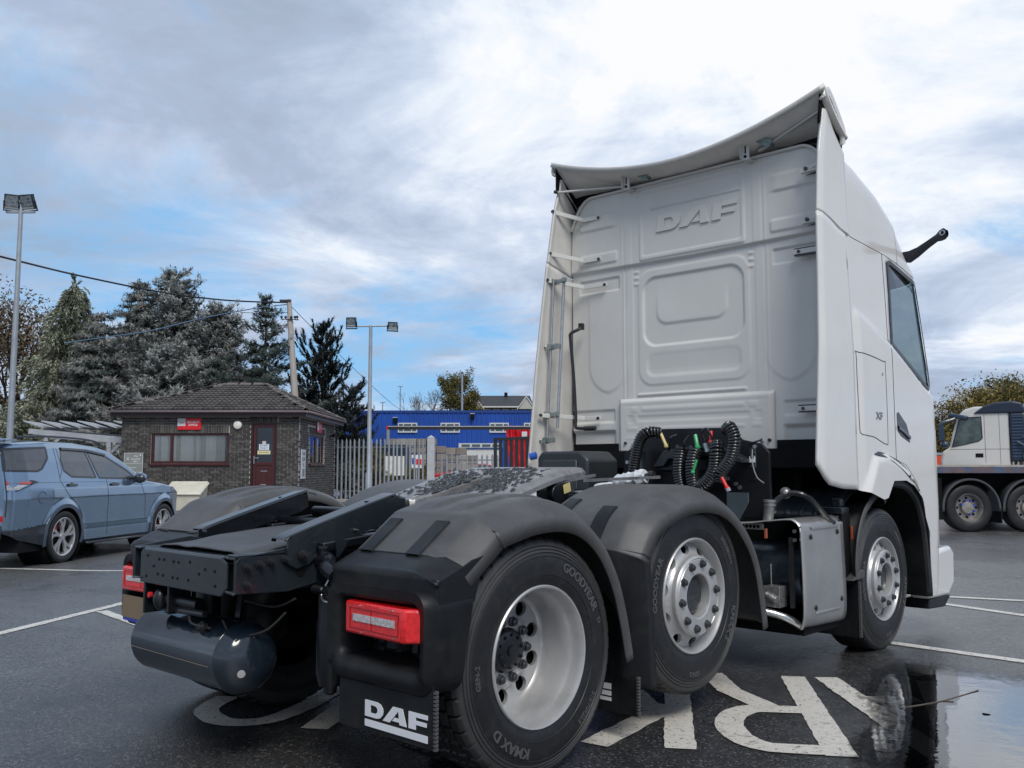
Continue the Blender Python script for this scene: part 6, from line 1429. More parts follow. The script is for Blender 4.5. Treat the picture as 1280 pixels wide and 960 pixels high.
for x in (-0.95, 1.0):
    mb = MB(); mb.box(x-0.06, x+0.06, -0.5, -0.38, 0, 2.15); mb.build('canopy_post', pale, t, smooth=0)
mb = MB(); mb.bar((-0.95, -0.44, 1.7), (-0.45, -0.44, 2.2), 0.06, 0.08); mb.build('canopy_brace', pale, t, smooth=0)
mb = MB(); mb.bar((1.0, -0.44, 1.6), (1.4, -0.44, 2.0), 0.06, 0.08); mb.build('canopy_brace', pale, t, smooth=0)

# ---- floodlight columns
galv = mat('galvanised_steel', (0.36, 0.39, 0.42), 0.45, metal=0.5, var=0.12, vs=4)
lamp_blk = mat('floodlight_black', (0.02, 0.025, 0.035), 0.35); led = mat('floodlight_glass', (0.16, 0.20, 0.23), 0.15, var=0.9, vs=24, coat=0.8)
def flood(t, x, y, z, rx, rz, w_=0.30, h_=0.28):
    M_ = Matrix.Translation((x, y, z)) @ Matrix.Rotation(rz, 4, 'Z') @ Matrix.Rotation(rx, 4, 'X')
    mb = MB(); mb.box(-w_/2, w_/2, -0.045, 0.045, -h_/2, h_/2, M_); mb.box(-w_/2-0.02, w_/2+0.02, 0.0, 0.03, -h_/2-0.05, -h_/2-0.02, M_); mb.box(-w_/2-0.02, -w_/2-0.002, 0, 0.03, -h_/2-0.05, 0.02, M_); mb.box(w_/2+0.002, w_/2+0.02, 0, 0.03, -h_/2-0.05, 0.02, M_)
    o_ = mb.build('floodlight', lamp_blk, t, smooth=0, bevel=0.008)
    g_ = MB(); g_.box(-w_/2+0.03, w_/2-0.03, -0.052, -0.046, -h_/2+0.07, h_/2-0.03, M_); g_.build('floodlight_glass', led, o_, smooth=0)
    g_ = MB(); g_.box(-w_/2+0.02, w_/2-0.02, -0.056, -0.046, -h_/2+0.02, -h_/2+0.06, M_); g_.build('floodlight_label', mat('flood_label', (0.35, 0.35, 0.32), 0.5), o_, smooth=0)
t = thing('floodlight_column', 'tall galvanised column with two floodlights side by side at the left edge', 'lamp post', yat(-11.93, 22.0), YAW, 'floodlight columns')
mb = MB(); mb.tube([(0, 0, 0), (0, 0, 1.3), (0, 0, 7.55)], [0.085, 0.080, 0.050], 14); mb.build('column', galv, t)
mb = MB(); mb.box(-0.36, 0.34, -0.03, 0.03, 7.46, 7.52); mb.build('cross_arm', galv, t, smooth=0)
flood(t, -0.20, -0.06, 7.72, radians(22), radians(26), 0.33, 0.36); flood(t, 0.19, -0.06, 7.72, radians(22), radians(-12), 0.36, 0.36)
t = thing('floodlight_column', 'slim column with a floodlight at each end of its cross arm in front of the fence', 'lamp post', yat(-3.70, 24.0), YAW, 'floodlight columns')
mb = MB(); mb.tube([(0, 0, 0), (0, 0, 1.05), (0, 0, 1.12), (0, 0, 4.92)], [0.088, 0.085, 0.058, 0.045], 14); mb.build('column', galv, t)
mb = MB(); mb.cyl((-0.50, 0, 4.90), (0.62, 0, 4.92), 0.022, 8); mb.build('cross_arm', galv, t)
flood(t, -0.50, -0.06, 5.00, radians(8), radians(-6), 0.26, 0.26); flood(t, 0.58, -0.06, 4.91, radians(10), radians(12), 0.25, 0.20)

# ---- overhead pole and lines
t = thing('utility_pole', 'leaning grey concrete utility pole behind the hut roof', 'pole', yat(-8.15, 36.0), YAW)
mb = MB(); mb.tube([(0, 0, -0.2), (-0.33, 0, 4.0), (-0.64, 0, 7.80)], [0.17, 0.135, 0.095], 12); mb.build('pole_shaft', mat('pale_pole', (0.42, 0.38, 0.34), 0.8, var=0.15, vs=4, aniso=(4, 4, 0.6)), t)
mb = MB(); mb.box(-0.98, -0.55, -0.12, -0.06, 7.70, 7.78); mb.build('top_bracket', mat('pole_iron', (0.04, 0.04, 0.045), 0.5), t, smooth=0)
for x in (-0.88, -0.72, -0.50, -0.36, -0.27):
    mb = MB(); mb.lathe([(0, 0.03), (0.03, 0.055), (0.08, 0.05), (0.10, 0.02)], 10, (x, -0.14, 7.02+0.05*abs(x+0.57)), axis='z'); mb.cyl((x, -0.14, 7.03), (x+0.06, -0.14, 6.95), 0.02, 6); mb.build('insulator', MATS['pole_iron'], t)
mb = MB(); mb.bar((-0.92, -0.13, 7.0), (-0.25, -0.13, 6.98), 0.03, 0.03); mb.build('insulator_arm', MATS['pole_iron'], t, smooth=0)
mb = MB(); mb.box(-0.52, -0.44, -0.16, -0.10, 6.25, 6.42); mb.build('pole_box', galv, t, smooth=0)
def cable(pts, r, label, m_):
    mb = MB(); mb.tube(spline([yd(a, b, c) for a, b, c in pts], 8), r, 6); tag(mb.build('overhead_cable', m_, merge=False), label, 'cable', 'overhead cables')
cblk = mat('cable_black', (0.012, 0.013, 0.018), 0.5)
cable([(-16.2, 17.0, 6.9), (-13.5, 24.0, 6.86), (-13.03, 27.5, 7.08), (-11.95, 31.0, 7.26), (-10.75, 33.2, 7.41), (-9.74, 34.8, 7.61), (-8.79, 36.0, 7.80)], 0.030, 'thick black overhead cable running from the pole top to the left edge', cblk)
cable([(-16.11, 33.0, 5.78), (-14.9, 33.5, 6.06), (-13.5, 34.0, 6.36), (-12.39, 34.6, 6.78), (-11.32, 35.0, 7.12), (-9.81, 35.6, 7.53), (-8.75, 36.0, 7.73)], 0.020, 'lower blue overhead cable crossing in front of the conifers', mat('cable_blue', (0.05, 0.13, 0.24), 0.5))
cable([(-8.72, 36.0, 7.67), (-8.37, 40.0, 7.06), (-8.0, 46.0, 6.35), (-7.28, 56.0, 5.2), (-6.6, 66.0, 4.6)], 0.012, 'thin stay wire running down to the right of the pole', cblk)
cable([(-10.4, 35.0, 7.24), (-9.48, 35.4, 7.26), (-8.75, 36.0, 7.41)], 0.012, 'short thin wire just below the pole top', cblk)

# ---- palisade fences
def pale_mesh(h, w_):
    mb = MB(); z = h
    prof = [(-w_/2, 0), (-w_/4, -0.018), (w_/4, -0.018), (w_/2, 0)]
    lo = [(x, y, 0.0) for x, y in prof]; hi = [(x, y, z-0.09+(0.03 if abs(x) < w_/3 else 0)) for x, y in prof]; tp = [(x*0.25, y, z) for x, y in prof]
    mb.grid([lo, hi, tp]); return mb
def fence(lat0, dep0, lat1, dep1, zb_, h, pitch, w_, label, group, m_=galv, rails=(0.25, 0.85), gaps=()):
    t = thing('palisade_fence', label, 'fence', yd(lat0, dep0, zb_), YAW+atan2(dep1-dep0, lat1-lat0), group)
    L = sqrt((lat1-lat0)**2+(dep1-dep0)**2); p0 = None; x = pitch/2; n = 0
    while x < L:
        if p0 is None: o_ = p0 = pale_mesh(h, w_).build('pale', m_, t, smooth=0, solid=0.004)
        else: o_ = p0.copy(); COL.objects.link(o_)
        o_.location = (x, rnd.uniform(-0.004, 0.004), rnd.uniform(-0.025, 0.02)); o_.rotation_euler = (0, rnd.uniform(-0.008, 0.008), rnd.uniform(-0.1, 0.1)); x += pitch; n += 1
    for f in rails: mb = MB(); mb.box(0, L, 0.01, 0.05, h*f-0.025, h*f+0.025); mb.build('fence_rail', mat('fence_rail_dark', (0.10, 0.11, 0.12), 0.5), t, smooth=0)
    return t
ft = fence(-6.28, 33.0, -3.10, 33.0, 0.22, 2.12, 0.152, 0.068, 'tall grey palisade fence between the hut and the white gate post', 'palisade fences', rails=(0.13, 0.86))
t = thing('fence_plinth', 'low pale concrete kerb wall under the tall fence', 'wall', yd(-4.6, 32.95, 0.0), YAW)
mb = MB(); mb.box(-1.8, 2.6, -0.12, 0.16, 0, 0.215); mb.build('kerb_wall', mat('pale_concrete', (0.36, 0.35, 0.33), 0.9, var=0.15, vs=10), t, smooth=0)
t = thing('gate_post', 'wide white gate post with pointed cap at the fence end', 'gate post', yd(-2.88, 33.0, 0.0), YAW)
mb = MB(); mb.box(-0.13, 0.13, -0.13, 0.13, 0, 2.38); mb.build('post_shaft', mat('post_white', (0.44, 0.46, 0.48), 0.5), t, smooth=0, bevel=0.01); mb = MB(); mb.add([(-0.14, -0.14, 2.38), (0.14, -0.14, 2.38), (0.14, 0.14, 2.38), (-0.14, 0.14, 2.38), (0, 0, 2.47)], [(0, 1, 4), (1, 2, 4), (2, 3, 4), (3, 0, 4)]); mb.build('post_cap', MATS['post_white'], t, smooth=0)
fence(-3.6, 46.0, -0.6, 46.0, 0.12, 1.86, 0.25, 0.10, 'lower palisade fence to the right of the white gate post', 'palisade fences')
# height barrier
t = thing('height_barrier', 'long black height barrier bar with red end in front of the blue building', 'barrier', yat(-5.36, 40.0), YAW)
mb = MB(); mb.box(0.0, 6.6, -0.05, 0.05, 2.84, 2.96); mb.build('barrier_bar', mat('barrier_black', (0.015, 0.015, 0.018), 0.5), t, smooth=0)
mb = MB(); mb.box(0.0, 6.6, -0.055, 0.045, 2.962, 2.998); mb.build('bar_top_strip', mat('strip_grey', (0.42, 0.43, 0.44), 0.5), t, smooth=0)
mb = MB(); mb.box(-0.07, 0.0, -0.06, 0.06, 2.84, 3.0); mb.build('bar_end', red_plastic, t, smooth=0)
mb = MB(); mb.box(-0.05, 0.07, -0.06, 0.06, 0, 2.84); mb.build('barrier_post', galv, t, smooth=0)
# black slatted skip cage with a red load
t = thing('slatted_cage', 'black upright slatted steel cage standing against the truck cab edge', 'cage', yat(-0.80, 40.0), YAW)
blk = mat('cage_black', (0.012, 0.014, 0.018), 0.5)
mb = MB(); mb.bar((0, 0, 2.42), (1.75, 0, 2.50), 0.08, 0.12); mb.build('cage_rail', blk, t, smooth=0)
mb = MB(); mb.bar((0, 0, 0.6), (1.75, 0, 0.6), 0.08, 0.12); mb.build('cage_rail', blk, t, smooth=0)
for k in range(8):
    mb = MB(); mb.bar((0.08+0.23*k, 0, 0.0), (0.08+0.23*k, 0.01, 2.42), 0.05, 0.15, up=(1, 0, 0)); mb.build('cage_slat', blk, t, smooth=0)
t = thing('red_tipper_body', 'crumpled red sheeted body rising behind the black cage', 'skip', yat(0.35, 42.5), YAW)
rows = [[(lerp(-0.62+0.10*(2.98-z), 0.9, u), 0.06*sin(u*34)+0.03*sin(z*9+u*11), z) for u in np.linspace(0, 1, 60)] for z in np.linspace(0.5, 3.12, 14)]
mb = MB(); mb.grid(rows); mb.build('red_sheet', mat('red_sheeting', (0.55, 0.012, 0.02), 0.35, var=0.3, vs=5), t, smooth=50, solid=0.02)
mb = MB(); mb.box(0.10, 0.34, -0.14, -0.12, 2.55, 2.85); mb.build('sheet_label', sign_pale, t, smooth=0)

# ---- blue industrial building
BL = thing('blue_warehouse', 'long blue corrugated warehouse with small white windows behind the fence', 'building', yd(-18.0, 70.0, 0.1), YAW)
blue_m = mat('blue_cladding', (0.008, 0.065, 0.34), 0.45, var=0.22, vs=0.35)
xs = []; x = 0.0
prof = []
while x < 32:
    prof += [(x, 0.0), (x+0.16, 0.0), (x+0.20, -0.045), (x+0.30, -0.045), (x+0.34, 0.0)]; x += 0.36
mb = MB(); mb.grid([[(x_, y_, z_) for x_, y_ in prof] for z_ in (0, 5.40)]); mb.build('corrugated_wall', blue_m, BL, smooth=0, merge=False)
mb = MB(); mb.box(-0.2, 32, -0.10, 0.10, 5.38, 5.56); mb.box(-0.2, 32, 0.1, 18, 5.30, 5.45); mb.box(-0.2, -0.05, 0.0, 18, 0, 5.4); mb.build('parapet', mat('blue_flashing', (0.008, 0.045, 0.22), 0.45), BL, smooth=0)
wf = mat('white_upvc', (0.55, 0.57, 0.56), 0.45); wg = mat('far_window_glass', (0.08, 0.11, 0.13), 0.15)
for wx in (9.38, 12.60, 16.30, 18.9, 22.5):
    f = MB(); x0, x1, za, zc = wx, wx+1.46, 3.88, 4.62
    for q in ((x0, x1, za, za+0.10), (x0, x1, zc-0.10, zc), (x0, x0+0.08, za+0.1, zc-0.1), (x1-0.08, x1, za+0.1, zc-0.1), (x0+0.38, x0+0.46, za+0.1, zc-0.1), (x1-0.46, x1-0.38, za+0.1, zc-0.1)): f.box(q[0], q[1], -0.14, -0.02, q[2], q[3])
    fo = f.build('window_frame', wf, BL, smooth=0)
    for (a, b) in ((x0+0.08, x0+0.38), (x0+0.46, x1-0.46), (x1-0.38, x1-0.08)):
        p = MB(); p.box(a, b, -0.09, -0.07, za+0.1, zc-0.1); p.build('pane', wg, fo, smooth=0)
for (x, z) in ((9.2, 4.86), (15.02, 5.15), (21.5, 4.8)):
    f = MB(); f.box(x-0.14, x+0.14, -0.5, -0.05, z-0.10, z+0.12); f.cyl((x, -0.3, z-0.05), (x, -0.38, z-0.25), 0.14, 10); f.build('wall_light', dark, BL, smooth=0)
    f = MB(); f.box(x-0.17, x+0.17, -0.5, -0.08, z+0.125, z+0.17); f.build('light_hood', wf, BL, smooth=0)
f = MB(); f.box(14.2, 17.2, -2.2, -0.02, 0.0, 2.62); f.build('white_annex', mat('annex_white', (0.60, 0.60, 0.58), 0.5, var=0.1), BL, smooth=0)
f = MB(); f.box(14.1, 17.3, -2.3, -0.02, 2.625, 2.70); f.build('annex_blue_trim', blue_m, BL, smooth=0)
f = MB(); f.box(14.1, 17.3, -2.3, -0.02, 2.702, 3.02); ao = f.build('annex_fascia', wf, BL, smooth=0)
for k in range(4): f = MB(); f.box(14.32+0.75*k, 14.92+0.75*k, -2.33, -2.305, 2.77, 2.94); f.build('annex_window', wg, ao, smooth=0)
# block stacks in front of it
blk_m = [mat('stone_block_%s' % n, c, 0.85, var=0.2, vs=2) for n, c in (('a', (0.27, 0.24, 0.21)), ('b', (0.22, 0.195, 0.17)), ('c', (0.31, 0.28, 0.25)))]
def stack(label, lat, dep, w_, rows_, bw, bh, zt_):
    t = thing('block_stack', label, 'block stack', yat(lat, dep, 0.10), YAW, 'stacks of packaged blocks'); p = {}
    for r in range(rows_):
        n = int(w_/bw)
        for k in range(n):
            if r == rows_-1 and rnd.random() < 0.12: continue
            mi = rnd.randrange(3)
            if mi not in p: mb = MB(); mb.box(-bw/2+0.02, bw/2-0.02, -0.4, 0.4, 0, bh-0.03); o_ = p[mi] = mb.build('stone_block', blk_m[mi], t, smooth=0, bevel=0.015)
            else: o_ = p[mi].copy(); COL.objects.link(o_)
            o_.location = (bw*(k+0.5)+rnd.uniform(-0.01, 0.01), rnd.uniform(-0.05, 0.05), zt_-(rows_-r)*bh)
stack('tall beige stack of packaged blocks behind the tall fence', -6.75, 50.5, 3.2, 7, 0.53, 0.40, 2.82)
stack('shorter beige stack of packaged blocks right of the gate post', -3.5, 49.0, 1.7, 6, 0.56, 0.40, 2.30)

# ---- house beyond on a rise
hill = MB(); hill.grid([[tuple(yd(lt, dp, zz_+0.5*mnoise.noise(Vector((lt*0.05, dp*0.05, 0))))) for lt in np.linspace(-160, 160, 60)] for dp, zz_ in ((88, -0.6), (94, 1.5), (102, 4.6), (112, 6.6), (130, 7.4), (170, 8.0), (240, 7.5), (400, 5.0), (700, -2.0))])
structure(hill.build('hill', mat('grassy_hill', (0.045, 0.055, 0.025), 0.9, var=0.3, vs=0.3), smooth=60, merge=False))
HS = thing('white_house', 'long white house with dark roof and gables beyond the warehouse', 'house', yd(-5.2, 110.0, 5.95), YAW)
wr_ = mat('white_render', (0.46, 0.45, 0.42), 0.8, var=0.08); slate = mat('dark_slate', (0.035, 0.035, 0.04), 0.6, var=0.2)
f = MB(); f.box(0.0, 7.4, 0.3, 7.0, 0, 2.75); f.build('wall', mat('stone_wall', (0.20, 0.17, 0.15), 0.85, var=0.3, vs=3), HS, smooth=0)
f = MB(); f.add([(-0.3, -0.2, 2.7), (7.8, -0.2, 2.7), (7.4, 3.6, 4.25), (0.3, 3.6, 4.25), (-0.3, 7.3, 2.7), (7.8, 7.3, 2.7)], [(0, 1, 2, 3), (3, 2, 5, 4), (0, 3, 4), (1, 5, 2)]); ro = f.build('roof', slate, HS, smooth=0)
f = MB(); f.box(4.25, 4.65, 3.2, 3.8, 4.1, 4.62); f.build('chimney', dark, ro, smooth=0)
for gx in (0.0, 6.1):
    f = MB(); f.prism([(gx-0.1, 2.35), (gx+1.7, 2.35), (gx+0.8, 3.75)], 'xz', -0.6, 2.4); f.build('gable', wr_, HS, smooth=0)
    f = MB(); f.bar((gx-0.3, -0.66, 2.3), (gx+0.8, -0.66, 3.85), 0.10, 0.16, up=(0, 1, 0)); f.bar((gx+1.9, -0.66, 2.3), (gx+0.8, -0.66, 3.85), 0.10, 0.16, up=(0, 1, 0)); f.build('bargeboard', mat('barge_white', (0.65, 0.65, 0.62), 0.5), HS, smooth=0)
f = MB(); f.box(1.7, 6.0, -0.28, -0.18, 2.55, 2.70); f.build('fascia', MATS['barge_white'], HS, smooth=0)
for k, wx in enumerate((1.9, 3.0, 4.1, 5.2)):
    f = MB(); f.box(wx, wx+0.7, 0.24, 0.30, 1.75, 2.40); fo = f.build('window', MATS['barge_white'], HS, smooth=0); f = MB(); f.box(wx+0.08, wx+0.62, 0.22, 0.24, 1.83, 2.32); f.build('pane', wg, fo, smooth=0)
for (lat, dep, h, r, lb) in ((-1.0*(640-500)/1156*92, 92, 9.4, 0.05, 'leftmost thin far lamp mast above the warehouse'), (-(640-577.5)/1156*88, 88, 10.2, 0.09, 'pale far mast in front of the autumn tree'), (-(640-478)/1156*95, 95, 8.0, 0.05, 'short far mast left of the bare trees')):
    t = thing('far_mast', lb, 'mast', yat(lat, dep, 0.0), YAW, 'distant masts above the warehouse'); mb = MB(); mb.tube([(0, 0, 0), (0, 0, h)], [r*1.4, r], 8); mb.build('mast_pole', galv, t); mb = MB(); mb.box(-0.25, 0.25, -0.06, 0.06, h, h+0.08); mb.build('mast_head', galv, t, smooth=0)
# objects seen through the fence
def mini_car(lat, dep, rz, m_, label, group='red cars behind the fences'):
    t = thing('parked_car', label, 'car', yat(lat, dep, 0.10), YAW+rz, group)
    prof = [(-2.0, 0.35), (-2.02, 0.75), (-1.9, 0.92), (-1.2, 1.0), (-0.75, 1.42), (0.9, 1.45), (1.55, 1.0), (1.98, 0.90), (2.05, 0.6), (2.0, 0.35)]
    mb = MB(); mb.prism(prof, 'xz', -0.80, 0.80); mb.build('car_body', m_, t, smooth=0, bevel=0.08, seg=3)
    g_ = MB(); g_.prism([(-1.1, 1.03), (-0.72, 1.36), (0.85, 1.39), (1.4, 1.03)], 'xz', -0.815, 0.815); g_.build('car_windows', mat('car_dark_glass', (0.10, 0.13, 0.15), 0.1), t, smooth=0)
    for x in (-1.3, 1.3):
        for y in (-0.8, 0.8): w_ = MB(); w_.cyl((x, y-0.06, 0.32), (x, y+0.06, 0.32), 0.32, 16); w_.build('wheel', rubber, t)
mini_car(-7.6, 38.5, 0.2, mat('car_red', (0.42, 0.012, 0.012), 0.2, coat=0.8), 'red car half hidden behind the tall fence next to the hut')
mini_car(-2.2, 49.5, 0.1, mat('car_red', (0.42, 0.012, 0.012), 0.2), 'red car behind the lower fence right of the gate post')
t = thing('white_board', 'blank white board behind the tall fence pales', 'board', yat(-4.48, 35.5, 0.10), YAW); mb = MB(); mb.box(-0.36, 0.36, 0, 0.05, 0.92, 1.66); mb.build('panel', mat('board_white', (0.72, 0.71, 0.66), 0.6), t, smooth=0)
for x in (-0.28, 0.28): mb = MB(); mb.box(x-0.03, x+0.03, 0.05, 0.1, 0, 1.6); mb.build('board_leg', galv, t, smooth=0)
t = thing('dark_container', 'dark blue steel container behind the tall fence', 'container', yat(-5.6, 39.5, 0.10), YAW); mb = MB()
pf = []; x = -1.0
while x < 1.0: pf += [(x, 0), (x+0.06, 0), (x+0.08, 0.04), (x+0.14, 0.04)]; x += 0.16
mb.grid([[(a, b, z) for a, b in pf] for z in (0, 2.15)]); mb.build('corrugated_side', mat('container_blue', (0.012, 0.03, 0.06), 0.5), t, smooth=0); mb = MB(); mb.box(-1.05, 1.05, 0.05, 2.4, 0.0, 2.15); mb.box(-1.05, 1.05, -0.03, 0.05, 2.1, 2.2); mb.build('container_frame', mat('container_frame', (0.03, 0.05, 0.08), 0.5), t, smooth=0)
t = thing('small_sign', 'small red white and blue sign behind the fence left of the gate post', 'sign', yat(-3.75, 36.5, 0.1), YAW)
mb = MB(); mb.box(-0.2, 0.2, 0, 0.03, 1.2, 1.72); mb.build('board', white_print, t, smooth=0); mb = MB(); mb.box(-0.02, 0.19, -0.01, 0, 1.34, 1.56); mb.build('red_panel', sign_red, t, smooth=0); mb = MB(); mb.box(-0.18, -0.04, -0.01, 0, 1.36, 1.60); mb.build('blue_panel', mat('sign_blue', (0.02, 0.08, 0.4), 0.4), t, smooth=0); mb = MB(); mb.box(-0.03, 0.03, 0.03, 0.07, 0, 1.5); mb.build('sign_post', galv, t, smooth=0)
# right hand red topped fence
t = fence(12.2, 30.0, 18.5, 30.0, 0.1, 1.45, 0.17, 0.075, 'grey palisade fence behind the flatbed with orange red boards on top', 'palisade fences')
for k in range(7):
    mb = MB(); mb.box(0.02+0.35*k, 0.33+0.35*k, -0.06, -0.03, 1.20, 1.60); mb.build('orange_board', mat('orange_red', (0.60, 0.07, 0.02), 0.5, var=0.2, vs=3), t, smooth=0)
mb = MB(); mb.box(0, 6.3, -0.07, -0.02, 1.62, 1.70); mb.build('top_rail', galv, t, smooth=0)
# ================================================================== blue estate car
CO = yd(-7.618, 14.022, -0.10)
CAR = thing('estate_car', 'metallic blue five door off road car parked left, cut by the frame edge', 'car', CO, YAW-0.134)
car_blue = mat('metallic_blue', (0.22, 0.32, 0.44), 0.13, metal=0.75, var=0.04, vs=3, coat=1.0)
car_glass = mat('privacy_glass', (0.06, 0.066, 0.075), 0.03, coat=1.0, var=0.2)
car_black = mat('car_black_trim', (0.018, 0.022, 0.03), 0.3, coat=0.4)
def ztop(y): return interp(y, [(-1.13, 1.62), (-1.08, 1.72), (-0.9, 1.77), (-0.2, 1.815), (0.5, 1.815), (1.0, 1.78), (1.35, 1.71), (1.8, 1.50), (2.2, 1.28), (2.42, 1.195), (2.8, 1.165), (3.3, 1.10), (3.6, 1.01), (3.78, 0.88), (3.84, 0.70), (3.86, 0.40)])
def zbelt(y): return min(interp(y, [(-1.1, 1.34), (-0.05, 1.20), (1.0, 1.19), (2.2, 1.17), (2.8, 1.10), (3.4, 1.02), (3.86, 0.8)]), ztop(y)-0.03)
def xside(y, z):
    w_ = interp(y, [(-1.13, 0.78), (-1.05, 0.88), (-0.8, 0.95), (-0.3, 0.985), (0.5, 0.975), (1.5, 0.97), (2.6, 0.985), (3.2, 0.96), (3.6, 0.86), (3.8, 0.66), (3.86, 0.5)])
    k = interp(z, [(0.2, 0.93), (0.30, 0.965), (0.45, 0.985), (0.55, 0.975), (0.70, 0.985), (0.95, 1.0), (1.10, 0.985), (1.22, 0.955), (1.5, 0.885), (1.70, 0.82), (1.8, 0.76)])
    arch = 0.0
    for cy_ in (0.0, 2.923):
        d = sqrt((y-cy_)**2+(z-0.385)**2)
        if d < 0.56: arch = max(arch, 0.022*min(1, (0.56-d)/0.08))
    return w_*k+arch
yss = list(np.linspace(-1.12, 3.86, 190)); NS, NG, NR = 46, 26, 10
def car_section(y, side):
    zb_ = interp(y, [(-1.12, 0.50), (-0.95, 0.40), (-0.5, 0.30), (0.5, 0.26), (2.4, 0.26), (3.4, 0.28), (3.7, 0.24), (3.86, 0.26)]); zt_ = ztop(y); zbl = zbelt(y); col = []
    for j in range(NS): z = lerp(zb_, zbl, j/(NS-1)); col.append((side*xside(y, z), y, z))
    zr = max(zbl+0.01, zt_-0.07)
    for j in range(1, NG): z = lerp(zbl, zr, j/(NG-1)); col.append((side*xside(y, z), y, z))
    xr = abs(col[-1][0])
    for j in range(1, NR+1):
        t = j/NR; th = t*pi/2; col.append((side*xr*cos(th)**0.8, y, zr+(zt_-zr)*sin(th)**0.7 if t < 1 else zt_))
    return col
WQ = [(-1.19+0.10, 1.66), (-0.30, 1.70), (-0.31, 1.55), (-0.47, 1.39), (-0.57, 1.355), (-1.10, 1.36)]
WR = [(0.04, 1.68), (0.66, 1.66), (0.84, 1.25), (0.20, 1.27), (0.03, 1.36), (0.0, 1.52)]
WFr = [(0.72, 1.66), (1.18, 1.60), (1.75, 1.37), (2.02, 1.22), (0.92, 1.245)]
def inpoly(x, y, P):
    c = False; n = len(P)
    for i in range(n):
        a, b = P[i], P[i-1]
        if (a[1] > y) != (b[1] > y) and x < (b[0]-a[0])*(y-a[1])/(b[1]-a[1])+a[0]: c = not c
    return c
for side in (1, -1):
    A = [car_section(y, side) for y in yss]; n = len(A[0]); vs = [p for r in A for p in r]; body, glass, scr, clad = [], [], [], []
    for i in range(len(A)-1):
        for j in range(n-1):
            cy_ = (A[i][j][1]+A[i+1][j][1])/2; cz_ = (A[i][j][2]+A[i+1][j+1][2])/2; q = (i*n+j, i*n+j+1, (i+1)*n+j+1, (i+1)*n+j)
            if j < NS+NG and any((cy_-c)**2+(cz_-0.385)**2 < 0.435**2 for c in (0.0, 2.923)): continue
            if NS-4 <= j < NS+NG and (inpoly(cy_, cz_, WQ) or inpoly(cy_, cz_, WR) or inpoly(cy_, cz_, WFr)): glass.append(q); continue
            if j >= NS+NG-2 and 1.32 < cy_ < 2.38: scr.append(q); continue
            if j < NS and (cz_ < (0.60 if cy_ < -0.42 else (0.30 if cy_ < 2.4 else 0.45))-(0.1*max(0, -cy_-0.42) if cy_ < -0.42 else 0)): clad.append(q); continue
            body.append(q)
    mb = MB(); mb.add(vs, body); bo = mb.build('body', car_blue, CAR, smooth=40, merge=False)
    mb = MB(); mb.add(vs, clad); mb.build('lower_cladding', car_black, CAR, smooth=40, merge=False)
    mb = MB(); mb.add(vs, glass); mb.build('side_windows', car_glass, CAR, smooth=40, merge=False)
    mb = MB(); mb.add(vs, scr); mb.build('windscreen', mat('car_windscreen', (0.22, 0.27, 0.27), 0.05, coat=1.0), CAR, smooth=40, merge=False)
    def pt(y, z, off=0.004): return (side*(xside(y, z)+off), y, z)
    def cline(pts, wd, off, name, m_, par=CAR):
        Q = []
        for i in range(len(pts)-1):
            a = Vector(pts[i]); b = Vector(pts[i+1]); nn = max(1, int((b-a).length/0.04)); Q += [a.lerp(b, k/nn) for k in range(nn)]
        Q.append(Vector(pts[-1])); rows = []
        for i, p in enumerate(Q):
            t_ = (Q[min(i+1, len(Q)-1)]-Q[max(i-1, 0)]).normalized(); nn = Vector((-t_.y, t_.x)); a = p+nn*wd/2; b = p-nn*wd/2
            rows.append([pt(a.x, a.y, -0.002), pt(a.x, a.y, off), pt(b.x, b.y, off), pt(b.x, b.y, -0.002)])
        mb = MB(); mb.grid(rows); return mb.build(name, m_, par, smooth=40)
    for W_, nm in ((WQ, 0), (WR, 1), (WFr, 2)): cline(W_+[W_[0]], 0.030, 0.004, 'window_trim', car_black)
    for pts in ([(-1.10, 1.35), (-1.10, 0.72)], [(-0.12, 1.70), (-0.10, 1.20), (0.05, 1.02), (0.33, 0.80), (0.45, 0.62)], [(1.12, 1.22), (1.16, 0.34)], [(2.12, 1.16), (2.25, 0.9), (2.30, 0.55)], [(-0.05, 1.70), (-0.02, 1.36), (-0.10, 1.25)]):
        cline(pts, 0.010, 0.002, 'shut_line', car_black)
    cline([(-1.08, 1.19), (-0.05, 1.19), (1.0, 1.185), (2.2, 1.12)], 0.006, 0.003, 'crease_line', mat('blue_shade_line', (0.08, 0.13, 0.19), 0.3))
    for cy_ in (0.0, 2.923):
        P_ = [(cy_+0.455*cos(a), 0.385+0.455*sin(a)) for a in np.linspace(-0.25, pi+0.25, 26)]
        cline(P_, 0.055, 0.010, 'arch_trim', mat('arch_trim_blue', (0.06, 0.085, 0.12), 0.35, coat=0.5))
        mb = MB(); mb.lathe([(0.0, 0.45), (-0.45, 0.45)], 40, (side*0.96, cy_, 0.385)) if side > 0 else mb.lathe([(0.0, 0.45), (0.45, 0.45)], 40, (side*0.96, cy_, 0.385)); mb.build('wheel_well', dark, CAR)
    mb = MB(); mb.add([pt(y, z, 0.020) for y, z in ((-1.115, 1.235), (-0.70, 1.225), (-0.60, 1.20), (-0.72, 1.17), (-1.0, 1.075), (-1.115, 1.07))], [(0, 1, 2, 3, 4, 5)]); lo = mb.build('tail_lamp', car_black, CAR, smooth=0)
    mb = MB(); mb.add([pt(y, z, 0.026) for y, z in ((-1.11, 1.215), (-0.74, 1.205), (-0.80, 1.175), (-1.11, 1.165))], [(0, 1, 2, 3)]); mb.build('red_lens', mat('car_red_lens', (0.42, 0.05, 0.05), 0.2, coat=0.8), lo, smooth=0)
